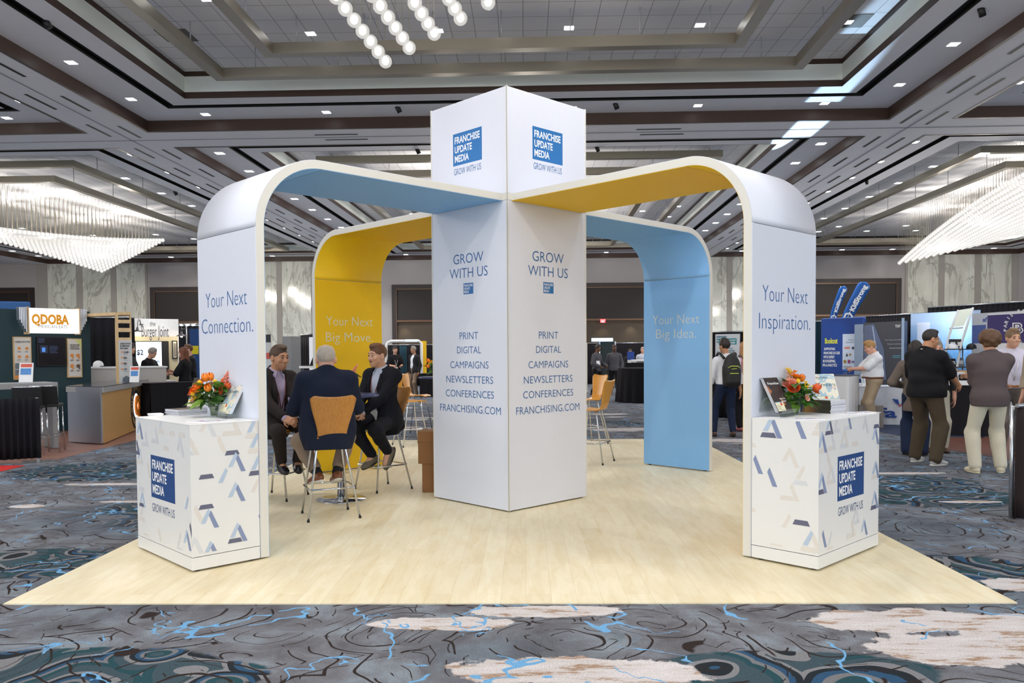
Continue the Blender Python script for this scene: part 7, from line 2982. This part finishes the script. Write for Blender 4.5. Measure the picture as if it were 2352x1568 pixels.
# counter with bottle, white cloth
q = draped_table('white draped table with black top left of the man in polo', P2(1893, 15.9), P2(1950, 15.6), 0.6, zy(1925, 862, 15.7), M_WPANEL, top=mat('black_table_top', '26262b', 0.3))
zc = zy(1925, 862, 15.7)
t = thing('water_bottle', 'clear water bottle with blue label on the black table top', 'bottle', (xy(1942, 15.85), 15.85, zc))
MB().lathe([(0.0, 0), (0.03, 0), (0.032, 0.02), (0.032, 0.13), (0.02, 0.17), (0.012, 0.19), (0.012, 0.2)], (0, 0, 0), 16).build('bottle_body', M_GLASS, t)
MB().lathe([(0.0331, 0.06), (0.0331, 0.12)], (0, 0, 0), 16).build('bottle_label', mat('label_blue', '2a67b5', 0.4), t)
MB().lathe([(0.014, 0.2), (0.014, 0.215), (0, 0.215)], (0, 0, 0), 12).build('bottle_cap', M_WPANEL, t)
# afa table
q = draped_table('white clothed table with blue letters and winged mark at right', P2(1967, 16.6), P2(2125, 16.3), 0.75, zy(2030, 887, 16.5), mat('white_table_cloth', 'dfe2ea', 0.7))
q.k = 25
M_AFA = mat('afa_blue', '2a4fa0', 0.5)
q.text('afa', 1991, 958, 2059, 936, M_AFA, 0.03)
q.poly([(2048, 915), (2062, 917), (2066, 932), (2056, 925)], M_AFA)
q.poly([(2066, 933), (2070, 925), (2074, 918), (2084, 916), (2078, 926)], M_AFA)
q.poly([(2061, 927), (2066, 935), (2072, 926), (2066, 930)], mat('afa_red', 'c4433c', 0.5))
zc = zy(2030, 887, 16.5)
for i, px in enumerate((1990, 2013, 2063)):
    t = thing('sign_card', ('leftmost', 'second', 'third')[i] + ' white sign card standing on the white clothed table', 'sign', (xy(px, 16.75), 16.75, zc), 0.02)
    MB().hexa([(-0.085, 0, 0), (0.085, 0, 0), (0.085, 0.006, 0), (-0.085, 0.006, 0)], [(-0.085, 0.05, 0.235), (0.085, 0.05, 0.235), (0.085, 0.056, 0.235), (-0.085, 0.056, 0.235)]).build('card', M_WPANEL, t)
    MB().hexa([(-0.06, 0.006, 0.06), (-0.035, 0.006, 0.06), (-0.035, 0.012, 0.06), (-0.06, 0.012, 0.06)], [(-0.06, 0.024, 0.15), (-0.035, 0.024, 0.15), (-0.035, 0.03, 0.15), (-0.06, 0.03, 0.15)]).build('print', mat('print_pale_teal', '9fc0c8', 0.5), t)
t = thing('cup', 'small white cup beside the sign cards on white clothed table', 'cup', (xy(1974, 16.8), 16.8, zc))
MB().lathe([(0.0, 0.0), (0.035, 0), (0.045, 0.06), (0.04, 0.06), (0.03, 0.006), (0, 0.006)], (0, 0, 0), 16).build('cup_body', M_WPANEL, t)
carton2 = thing('cardboard_box', 'grey wrapped carton on the floor in front of the white clothed table', 'box', (xy(1990, 15.85), 15.9, -0.008), -0.25)
MB().box(-0.1, 0.34, 0, 0.3, 0, zy(2000, 930, 15.9)).build('carton', mat('grey_carton', '8c8580', 0.6), carton2, bevel=0.005)
floor_patch('blue_carpet', 'plain navy carpet under the white clothed table', [(1990, 985), (2080, 1002), (2260, 1004), (2300, 975), (2080, 955), (1960, 962)], mat('navy_carpet', '2a3550', 0.95, var=0.15, scale=120))
floor_patch('wood_flooring', 'red brown plank flooring behind the men standing at right', [(2110, 1022), (2290, 1048), (2420, 1075), (2420, 998), (2240, 1003), (2130, 1004)], wood('red_brown_planks', '5f3a2e', '7c4f3f', 'x', 0.5, 0.4))
# lit display with shelves
k = N('sky_print')
_v = k.coord()
_sx = k.n('ShaderNodeSeparateXYZ')
k.link(_v, _sx.inputs[0])
_n, _ = k.noise(_v, 3, 4)
_h = k.math('MULTIPLY_ADD', _n, 0.25, k.math('MULTIPLY', _sx.outputs[2], 0.42))
k.link(k.ramp(_h, [(0.1, lin('3a5f86')), (0.5, lin('33557c')), (0.68, lin('5b93c4')), (0.8, lin('8db9ea')), (1.0, lin('b9d4f5'))]), k.b.inputs['Base Color'])
k.b.inputs['Roughness'].default_value = 0.4
q = Panel('display_wall', 'blue mountain and sky backdrop lit white at right', 'backdrop', P2(2091, 19.0), P2(2246, 17.3), 0, zy(2170, 716, 18.1), 0.06, k.m)
q.rect(2107, 741, 2135, 830, mat('pale_door_print', 'e3eafa', 0.4), 'pale_panel')
q.poly([(2092, 812), (2100, 800), (2118, 815), (2126, 836), (2092, 836)], mat('mountain_print', '4a6785', 0.5))
q.poly([(2148, 832), (2172, 802), (2200, 836)], mat('mountain_print', '4a6785', 0.5))
p = at_y(2170, 722, 16.9)
lamp('display_spot', 'SPOT', (p.x, p.y, p.z + 0.1), 130, (0.72, 0.84, 1.0), 0.08, (p.x + 0.25, p.y + 1.2, p.z - 0.5), R(110), 0.8)
t = thing('shelf_stand', 'curved white metal display stand with shelves of caps at right', 'shelf', (0, 0, 0))
yS = 16.6
f = lambda px, py, dy=0.0: tuple(at_y(px, py, yS + dy))
for pts in (((2235, 706), (2222, 745), (2208, 790), (2197, 850), (2192, 905)), ((2201, 712), (2186, 752), (2177, 780), (2168, 832), (2164, 890))):
    MB().tube([f(*p_) for p_ in pts], 0.022, 8).build('curved_rail', M_WPANEL, t)
MB().tube([f(2181, 754), f(2211, 752)], 0.018, 8).build('cross_rail', M_WPANEL, t)
a_, b_, c_, d_ = f(2202, 712), f(2234, 707), f(2213, 748), f(2185, 751)
MB().add([a_, b_, c_, d_], [(0, 1, 2, 3)]).build('header_card', mat('pale_green_card', 'e9efdf', 0.4, emit=0.15), t, solid=0.01)
M_SHELF = mat('shelf_dark', '20222b', 0.4)
for py in (801, 842, 871):
    a_ = Vector(f(2170, py))
    b_ = Vector(f(2236, py, -0.1))
    MB().box(a_.x, b_.x, yS - 0.1, yS + 0.3, a_.z - 0.02, a_.z).build('shelf', M_SHELF, t)
    MB().tube([(b_.x - 0.03, yS + 0.25, 0), (b_.x - 0.03, yS + 0.25, a_.z)], 0.012, 6).build('shelf_post', M_STEEL, t)
zs1, zs2, zs3 = [zy(2200, py, yS) for py in (801, 842, 871)]


def cap(label, px, z, m_, sc=1.0):
    t = thing('baseball_cap', label, 'cap', (xy(px, yS + 0.08), yS + 0.08, z), 0.4)
    MB().lathe([(0.095 * sc, 0), (0.094 * sc, 0.035), (0.08 * sc, 0.075), (0.05 * sc, 0.10), (0.02, 0.112), (0, 0.113)], (0, 0, 0), 16).build('crown', m_, t)
    MB().lathe([(0.075 * sc, 0.004), (0.073 * sc, 0.012), (0, 0.02)], (-0.07, -0.09, 0), 14).build('visor', m_, t)


cap('white cap on the upper shelf of the curved stand', 2187, zs1 + 0.0, M_WPANEL, 1.2)
cap('black cap on the right end of the upper shelf', 2231, zs1 + 0.0, M_BLACK)
cap('black cap on the lowest shelf of the curved stand', 2224, zs3 + 0.0, M_BLACK)


def leaning(label, px, z, w, h, m_):
    t = thing('folded_shirt_box', label, 'box', (xy(px, yS + 0.18), yS + 0.18, z), 0)
    MB().hexa([(-w / 2, 0, 0), (w / 2, 0, 0), (w / 2, 0.02, 0), (-w / 2, 0.02, 0)], [(-w / 2, 0.07, h), (w / 2, 0.07, h), (w / 2, 0.09, h), (-w / 2, 0.09, h)]).build('pack', m_, t)
    MB().hexa([(-w * 0.35, -0.002 + 0.02, h * 0.3), (w * 0.35, 0.018, h * 0.3), (w * 0.35, 0.02, h * 0.3), (-w * 0.35, 0.02, h * 0.3)], [(-w * 0.35, 0.045, h * 0.7), (w * 0.35, 0.045, h * 0.7), (w * 0.35, 0.049, h * 0.7), (-w * 0.35, 0.049, h * 0.7)]).build('print', M_WHITEP, t)


leaning('dark packet with pale print at left of upper shelf', 2191, zs1, 0.14, 0.2, mat('dark_packet', '2a2a2c', 0.4))
leaning('dark brown packet at middle of upper shelf', 2206, zs1, 0.12, 0.2, mat('brown_packet', '3a302a', 0.4))
leaning('dark packet on the middle shelf of the curved stand', 2192, zs2, 0.12, 0.16, mat('dark_packet', '2a2a2c', 0.4))
leaning('grey packet on the middle shelf of the curved stand', 2210, zs2, 0.12, 0.18, mat('grey_packet', '8a8f99', 0.4))
q = draped_table('black draped table with white top holding folded shirts at right', P2(2150, 14.4), P2(2300, 14.2), 0.7, zy(2210, 874, 14.3), M_DRAPE, top=M_WPANEL)
zc = zy(2210, 874, 14.3)
MB().box(-0.012, q.W + 0.012, -0.014, 0.71, zc - 0.08, zc - 0.013).build('top_band', M_WPANEL, q.root)
rnd = random.Random(3)
for i in range(5):
    t = thing('folded_shirt', ('bottom', 'second', 'third', 'fourth', 'top')[i] + ' white folded shirt of the pile on the white topped table', 'shirt', (xy(2195, 14.6) + rnd.uniform(-0.01, 0.01), 14.6, zc + 0.028 * i), rnd.uniform(-0.1, 0.1), 'pile of white folded shirts')
    MB().box(-0.11, 0.11, -0.13, 0.13, 0, 0.027).build('cloth', cloth('white_tee', 'd5d6dc'), t, bevel=0.01)
for i in range(4):
    t = thing('folded_shirt', ('bottom', 'second', 'third', 'top')[i] + ' black folded shirt of the pile on the white topped table', 'shirt', (xy(2216, 14.5) + rnd.uniform(-0.01, 0.01), 14.5, zc + 0.026 * i), rnd.uniform(-0.1, 0.1), 'pile of black folded shirts')
    MB().box(-0.12, 0.12, -0.13, 0.13, 0, 0.025).build('cloth', W_BLACK, t, bevel=0.01)
t = thing('cardboard_box', 'small brown carton behind the folded shirts at right', 'box', (xy(2209, 15.0), 15.0, zc), 0.1)
MB().box(-0.09, 0.09, -0.08, 0.08, 0, 0.16).build('carton', mat('tan_card', 'a98a5e', 0.7), t)
# association wall panel and bakery banner
q = Panel('display_wall', 'white and blue association wall panel at right edge', 'backdrop', P2(2232, 17.0), P2(2420, 14.9), 0, zy(2300, 716, 16.2), 0.05, mat('pale_grey_wall_panel', 'c7ccd6', 0.5))
q.rect(2233, 747, 2264, 788, mat('mid_blue_band', '3253a0', 0.5), 'blue_band')
q.text('af', 2257, 739, 2268, 728, M_AFA, 0.03)
q = Panel('banner', 'purple bakery banner with round lettering and a white monogram', 'banner', P2(2267, 15.6), P2(2420, 14.3), 0, zy(2330, 718, 15.2), 0.03, mat('bakery_purple', '35286b', 0.55), part=None)
u0, w1 = q.uv(2267, 724)
u1, w0 = q.uv(2420, 786)
MB().box(0, q.W, 0, 0.02, w0, w1).build('purple_sheet', mat('bakery_purple', '35286b', 0.55), q.root)
MB().box(0, q.W, 0.005, 0.025, 0.3, w0).build('white_sheet', M_WPANEL, q.root)
MB().box(0, q.W, 0, 0.03, w1, w1 + 0.03).build('top_rail', M_WPANEL, q.root)
MB().tube([(0.2, 0.05, 0), (0.2, 0.05, w1)], 0.015, 8).build('pole', M_STEEL, q.root)
cu, cw = q.uv(2345, 752)
rr_ = abs(q.uv(2345 - 36, 752)[0] - cu)
mb = MB()
arc_text(mb, 'PARIS BAGUETTE', rr_ * 0.88, R(195), R(-15), 0.075, lambda u, w: (cu + u, -0.006, cw + w * 0.92), 0.02)
mb.build('ring_lettering', M_WHITEP, q.root)
mb = MB()
arc_text(mb, 'BAKERY CAFE', rr_ * 1.06, R(205), R(335), 0.075, lambda u, w: (cu + u, -0.006, cw + w * 0.92), 0.02, inward=True)
mb.build('ring_lettering', M_WHITEP, q.root)
q.k = 6
q.text('B', 2326, 767, 2352, 740, M_WHITEP, 0.07, 'monogram')
q.text('B', 2329, 764.5, 2349, 742.5, mat('bakery_purple', '35286b', 0.55), -0.01, 'monogram')
q.rect(2321, 752, 2334, 754.5, M_WHITEP, 'monogram_bar')
curtain('dark brown cloth drape hanging at the right edge of the picture', P2(2338, 7.25), P2(2480, 7.7), 0.0, 1.0, cloth('dark_brown_drape', '2a1f1f', 6, 0.3), waves=7, rail=True)
# ------------------------------------------------------------------ standing people
FLR = -0.008


def stand(label, px, y, face, **o):
    """face: compass of the chest as seen: 0 looks away, 180 looks at the camera, 90 looks to the picture's left"""
    loc = (xy(px, y), y, FLR)
    return human(label, loc, R(face), vox=o.pop('vox', 0.011), **o), loc


def hang(s, S=1.0, fwd=0.04, out=0.08, up=0.0):
    return (s * (0.19 + out) * S, fwd, (0.80 + up) * S)


# heavy man in black polo, profile to the right
stand('heavy-set man in black polo and olive trousers wearing glasses at right', 2128, 10.85, -62, size=1.03, girth=1.42, belly=0.06, vox=0.009, head=1.0, neck=0.5,
      hyaw=-0.42, hpitch=0.08, skin_mat=SK_WARM, hair='fade', hair_mat=H_DARK, glasses=True, shirt=W_BLACK, shirt_sleeve=0.92, shirt_e=0.022, shirt_hem=-0.06, trousers=W_OLIVE, flare=0.032, trouser_end=1.99,
      shoes=SH_GREY, sole=SO_WHITE, rhand=(0.17, 0.40, 1.05), lhand=(-0.16, 0.34, 1.12), rhand_pole=(0.5, -0.5, -1), lhand_pole=(-1, -0.5, -0.8),
      rfoot=(0.19, -0.06, 0.085), lfoot=(-0.19, 0.05, 0.085), rfoot_dir=(0.15, 1, 0), lfoot_dir=(-0.1, 1, 0), lanyard=mat('white_cord', 'e3e3e3', 0.6), badge=False, lan_e=0.03)
# man seen from behind in plum grey jumper
stand('man seen from behind with wavy brown hair, plum grey jumper and stone trousers', 2274, 10.0, -6, size=1.0, girth=1.22, vox=0.009, head=1.06, neck=0.5,
      hyaw=-0.2, skin_mat=SK_FAIR, hair='wavy', hair_mat=hairm('hair_mid_brown', '5a3d25'), shirt=W_PLUM, shirt_e=0.024, shirt_hem=-0.10, trousers=W_STONE, flare=0.030, trouser_end=1.97, shoes=SH_CREAM, sole=SH_CREAM,
      rhand=(-0.06, 0.26, 1.16), lhand=(0.06, 0.28, 1.14), rhand_pole=(0.6, -0.3, -1.2), lhand_pole=(-0.6, -0.3, -1.2), rfoot=(0.16, 0.04, 0.085), lfoot=(-0.16, -0.02, 0.085), rfoot_dir=(0.5, 1, 0), lfoot_dir=(-0.15, 1, 0),
      collar=W_WHITE, no_face=True)
# man in white shirt facing us behind him
stand('man in pale lavender shirt facing the camera behind the jumper man', 2322, 11.55, 165, size=1.03, girth=1.12, head=1.05, neck=0.55, hyaw=0.25,
      skin_mat=SK_FAIR, hair='short', hair_mat=hairm('hair_light_brown', '7a5f45'), shirt=cloth('lavender_white_shirt', 'cfcbdb', 10, 0.35), collar=W_WHITE, shirt_e=0.022, shirt_hem=0.02, belt=mat('tan_belt', '9a5b2c', 0.4), waist=0.06,
      trousers=cloth('grey_brown_trouser', '6b625c', 8, 0.4), flare=0.028, shoes=SH_TAN, rhand=(0.20, 0.25, 1.05), lhand=(-0.14, 0.32, 1.12), rhand_pole=(1, -0.5, -0.8), lhand_pole=(-1, -0.5, -0.8),
      lanyard=mat('white_cord', 'e3e3e3', 0.6), badge=False)
# person at the very edge
stand('person in light shirt cut off by the right edge of the picture', 2398, 10.6, 110, size=1.02, girth=1.15, hair='short', hair_mat=H_GREY, glasses=True, skin_mat=SK_PINK, shirt=cloth('beige_shirt', 'b8a690', 10, 0.3), shirt_e=0.02, trousers=W_CHAR, shoes=SH_TAN)
# woman behind the heavy man
stand('woman in taupe cardigan and navy trousers mostly hidden by the heavy-set man', 2103, 11.7, -30, size=0.93, girth=0.95, hair='long', hair_mat=H_DARK, skin_mat=SK_WARM, shirt=cloth('taupe_cardigan', '6f645c', 9, 0.5), shirt_e=0.026, shirt_hem=-0.24, trousers=W_DKNAVY, flare=0.045, trouser_end=2.0, shoes=SH_BLACK,
      lhand=(-0.20, 0.18, 1.0), no_face=True)
# person with cream trousers behind
stand('person in cream trousers and sandals glimpsed behind the heavy-set man', 2152, 12.1, 160, size=0.93, girth=1.0, hair='short', hair_mat=H_GREY, skin_mat=SK_PINK, shirt=W_CHAR, shirt_e=0.018, trousers=W_STONE, flare=0.035, shoes=mat('brown_sandal', '5a4030', 0.6), rhand=(0.10, 0.24, 1.36), rhand_pole=(1, 0, -1))
# polo man looking at his phone
(pm, pj), ploc = stand('man in white polo looking down at a phone by the blue panel', 2008, 15.9, 84, size=0.98, girth=1.2, belly=0.05, head=1.08, neck=0.55, hpitch=0.32, vox=0.011,
      skin_mat=SK_PINK, hair='short', hair_mat=H_BLOND, shirt=cloth('white_polo', 'e4e6ea', 9, 0.35), shirt_sleeve=0.85, shirt_e=0.022, shirt_hem=0.06, belt=mat('brown_belt', '6b3d22', 0.4), waist=0.09, trousers=W_TAN, flare=0.03, shoes=SH_TAN,
      rhand=(0.05, 0.40, 1.14), lhand=(-0.06, 0.42, 1.14), rhand_pole=(1, -0.7, -1), lhand_pole=(-1, -0.7, -1))
cr_, sr_ = math.cos(R(84)), math.sin(R(84))
ph = thing('phone', 'dark phone held by the man in white polo', 'phone', (ploc[0] - sr_ * 0.50, ploc[1] + cr_ * 0.50, 1.17), R(84))
MB().box(-0.037, 0.037, -0.075, 0.075, 0, 0.009).build('case', M_BLACK, ph, bevel=0.004)
# backpack man
H_ = 14.4
(bm_, bj), bloc = stand('man seen from behind in white shirt and navy trousers with a backpack', 1668, H_, 6, size=0.97, girth=1.0, head=1.05, hyaw=0.4, skin_mat=SK_WARM, hair='thick', hair_mat=H_DARK, shirt=W_WHITE, shirt_e=0.022, shirt_hem=0.03,
      trousers=W_DKNAVY, flare=0.02, trouser_end=1.96, shoes=mat('brown_leather_shoe', '4a2f24', 0.4), lfoot=(-0.20, 0.05, 0.085), rfoot=(0.10, -0.08, 0.09), rfoot_dir=(0.1, 1, -0.2), rhand=(0.27, 0.02, 0.78), lhand=(-0.24, 0.15, 0.86), no_face=True)
bk = thing('backpack', 'black backpack with lime trim worn by the man in white shirt', 'backpack', (bloc[0], bloc[1], FLR), R(6))
F = Field((-0.26, -0.5, 0.75), (0.26, 0.05, 1.6), 0.012)
F.ell((0.02, -0.225, 1.16), (0.165, 0.105, 0.30), None, 0.0)
F.box((0.02, -0.22, 1.08), (0.155, 0.085, 0.20), None, 0.03, 0.07)
F.box((0.02, -0.305, 1.08), (0.125, 0.05, 0.15), None, 0.03, 0.045)
F.build('bag', mat('black_nylon', '1b191b', 0.6, var=0.15, scale=30), bk)
for s in (-1, 1):
    MB().tube([(s * 0.10 + 0.01, -0.16, 1.375), (s * 0.135, -0.10, 1.455), (s * 0.14, 0.02, 1.475), (s * 0.14, 0.11, 1.40), (s * 0.15, 0.13, 1.2)], 0.024, 8).build('strap', M_BLACK, bk)
LIME = mat('lime_piping', 'c4d64a', 0.5)
for z, w in ((1.245, 0.10), (1.12, 0.115)):
    MB().tube([(0.02 - w, -0.325, z - 0.03), (0.02 - w * 0.6, -0.352, z), (0.02 + w * 0.6, -0.352, z), (0.02 + w, -0.325, z - 0.03)], 0.008, 6).build('piping', LIME, bk)
MB().tube([(-0.03, -0.358, 1.195), (0.06, -0.358, 1.205)], 0.006, 6).build('zip', LIME, bk)
# woman in pink
stand('woman in pink top with fair hair half hidden by the right arch', 1712, 15.3, 20, size=0.95, girth=0.92, hair='long', hair_mat=hairm('hair_strawberry', 'a8794f'), skin_mat=SK_PINK, shirt=cloth('pink_top', 'd8a3ac', 10, 0.3), shirt_e=0.018, trousers=W_BLACK, flare=0.03, shoes=mat('rose_shoe', '9a4a50', 0.5), no_face=True)
bk2 = thing('backpack', 'grey backpack on the woman in the pink top', 'backpack', (xy(1712, 15.3), 15.3, FLR), R(20))
MB().ball((0, -0.2, 1.12), (0.15, 0.1, 0.24), 14, 10).build('bag', mat('grey_nylon', '6d6a62', 0.6), bk2)
for s in (-1, 1):
    MB().tube([(s * 0.09, -0.14, 1.33), (s * 0.12, 0.0, 1.42), (s * 0.125, 0.1, 1.36)], 0.02, 6).build('strap', mat('grey_strap', '55524c', 0.6), bk2)
# two staff in grey pullovers
stand('staff member in grey pullover carrying papers right of the tower', 1371, 28.0, 235, size=0.985, girth=1.0, vox=0.016, skin_mat=skin('skin_brown', '7a5238'), hair='thick', hair_mat=H_DARK, shirt=W_GREYP, shirt_e=0.026, shirt_hem=-0.08, trousers=W_BLACK, flare=0.022, shoes=SH_BLACK,
      rhand=(0.22, 0.22, 1.0), lhand=(-0.14, 0.28, 1.02), lfoot=(-0.1, 0.18, 0.085), rfoot=(0.1, -0.14, 0.1))
stand('staff member in grey pullover walking towards the camera right of the tower', 1411, 28.2, 172, size=0.99, girth=1.04, vox=0.016, skin_mat=SK_DARK, hair='balding', hair_mat=H_DARK, shirt=W_GREYP, shirt_e=0.026, shirt_hem=-0.08, trousers=W_BLACK, flare=0.024, shoes=SH_BLACK,
      lfoot=(-0.12, 0.22, 0.085), rfoot=(0.12, -0.2, 0.11))
pp_ = thing('paper_sheet', 'folded white papers held by the staff member at left', 'paper', (xy(1376, 27.75), 27.75, 0.98), 0.5)
MB().hexa([(-0.08, 0, 0), (0.08, 0.03, 0), (0.08, 0.04, 0), (-0.08, 0.01, 0)], [(-0.1, 0.03, 0.2), (0.06, 0.06, 0.2), (0.06, 0.07, 0.2), (-0.1, 0.04, 0.2)]).build('sheet', M_WPANEL, pp_)
# pair in front of the white display frame
stand('man in black polo with white lanyard behind the right seated man', 907, 28.2, 205, size=0.975, girth=1.12, vox=0.016, skin_mat=SK_PINK, hair='short', hair_mat=H_DARK, shirt=W_BLACK, shirt_sleeve=0.9, shirt_e=0.022, shirt_hem=-0.05, trousers=W_BLACK, shoes=SH_BLACK, lanyard=mat('white_cord', 'e3e3e3', 0.6), lhand=(-0.12, 0.3, 1.05), rhand=(0.14, 0.28, 1.05))
stand('grey-haired man in dark blazer and khaki trousers behind the flowers', 951, 28.0, 140, size=0.975, girth=1.08, vox=0.016, skin_mat=SK_WARM, hair='thick', hair_mat=H_GREY, shirt=W_WHITE, jacket=W_CHAR, open=0.05, jacket_hem=-0.14, trousers=W_KHAKI, flare=0.026, shoes=SH_OLIVE)
stand('distant man with white lanyard and hand at his chin left of the tower', 985, 36.5, 150, size=0.97, girth=1.05, vox=0.022, skin_mat=SK_WARM, hair='short', hair_mat=H_GREY, shirt=W_BLACK, shirt_e=0.02, trousers=W_BLACK, shoes=SH_BLACK, lhand=(-0.04, 0.2, 1.46), lhand_pole=(-1, 0.3, -1), lanyard=mat('white_cord', 'e3e3e3', 0.6), badge=False)
stand('distant person in dark top behind the blue lid right of the tower', 1447, 31.0, 180, size=0.9, girth=1.0, vox=0.02, skin_mat=SK_PINK, hair='short', hair_mat=H_BROWN, shirt=W_CHAR, shirt_e=0.02, trousers=W_BLACK, shoes=SH_BLACK)
stand('distant person in pale blue shirt at the edge of the blue arch leg', 1476, 31.5, 170, size=0.95, girth=1.0, vox=0.02, skin_mat=SK_PINK, hair='balding', hair_mat=H_GREY, shirt=W_PALE, shirt_e=0.02, trousers=W_BLACK, shoes=SH_BLACK)
# left booths
stand('man in dark polo leaning an arm along the white counter at left', 292, 18.35, -35, size=1.0, girth=1.15, vox=0.013, hyaw=-0.2, skin_mat=SK_FAIR, hair='short', hair_mat=H_DARK, shirt=W_CHAR, shirt_sleeve=0.85, shirt_e=0.022, shirt_hem=-0.05, trousers=W_BLACK, shoes=SH_BLACK,
      lean=0.05, rhand=(0.52, 0.18, 1.18), rhand_pole=(0.2, -1, -0.4), lhand=(-0.2, 0.2, 1.15), lanyard=mat('white_cord', 'e3e3e3', 0.6), badge=False)
stand('grey-haired man in glasses looking down in front of the lit screen', 343, 18.9, 262, size=0.95, girth=1.05, vox=0.013, hpitch=0.3, skin_mat=SK_PINK, hair='thick', hair_mat=H_GREY, glasses=True, shirt=W_BLACK, shirt_sleeve=0.9, shirt_e=0.02, trousers=W_BLACK, shoes=SH_BLACK, lanyard=mat('white_cord', 'e3e3e3', 0.6), lhand=(-0.15, 0.3, 1.05))
stand('woman with long auburn hair and black top standing in profile at left', 424, 18.1, 92, size=0.94, girth=1.02, vox=0.013, skin_mat=SK_PINK, hair='long', hair_mat=H_RED, glasses=True, shirt=W_BLACK, shirt_sleeve=0.9, shirt_e=0.022, shirt_hem=-0.08, trousers=cloth('denim_blue', '35455f', 8, 0.4), shoes=SH_BLACK,
      rhand=(0.0, 0.28, 1.12), lhand=(-0.08, 0.30, 1.08), rhand_pole=(1, -0.5, -1), lhand_pole=(-1, -0.5, -1))
stand('man with ginger hair and lanyard behind the auburn-haired woman', 436, 19.2, 120, size=0.98, girth=1.1, vox=0.013, skin_mat=SK_PINK, hair='short', hair_mat=H_GING, shirt=W_BLACK, shirt_sleeve=0.9, shirt_e=0.022, trousers=W_BLACK, shoes=SH_BLACK, lanyard=mat('white_cord', 'e3e3e3', 0.6), lhand=(-0.2, 0.25, 1.05))
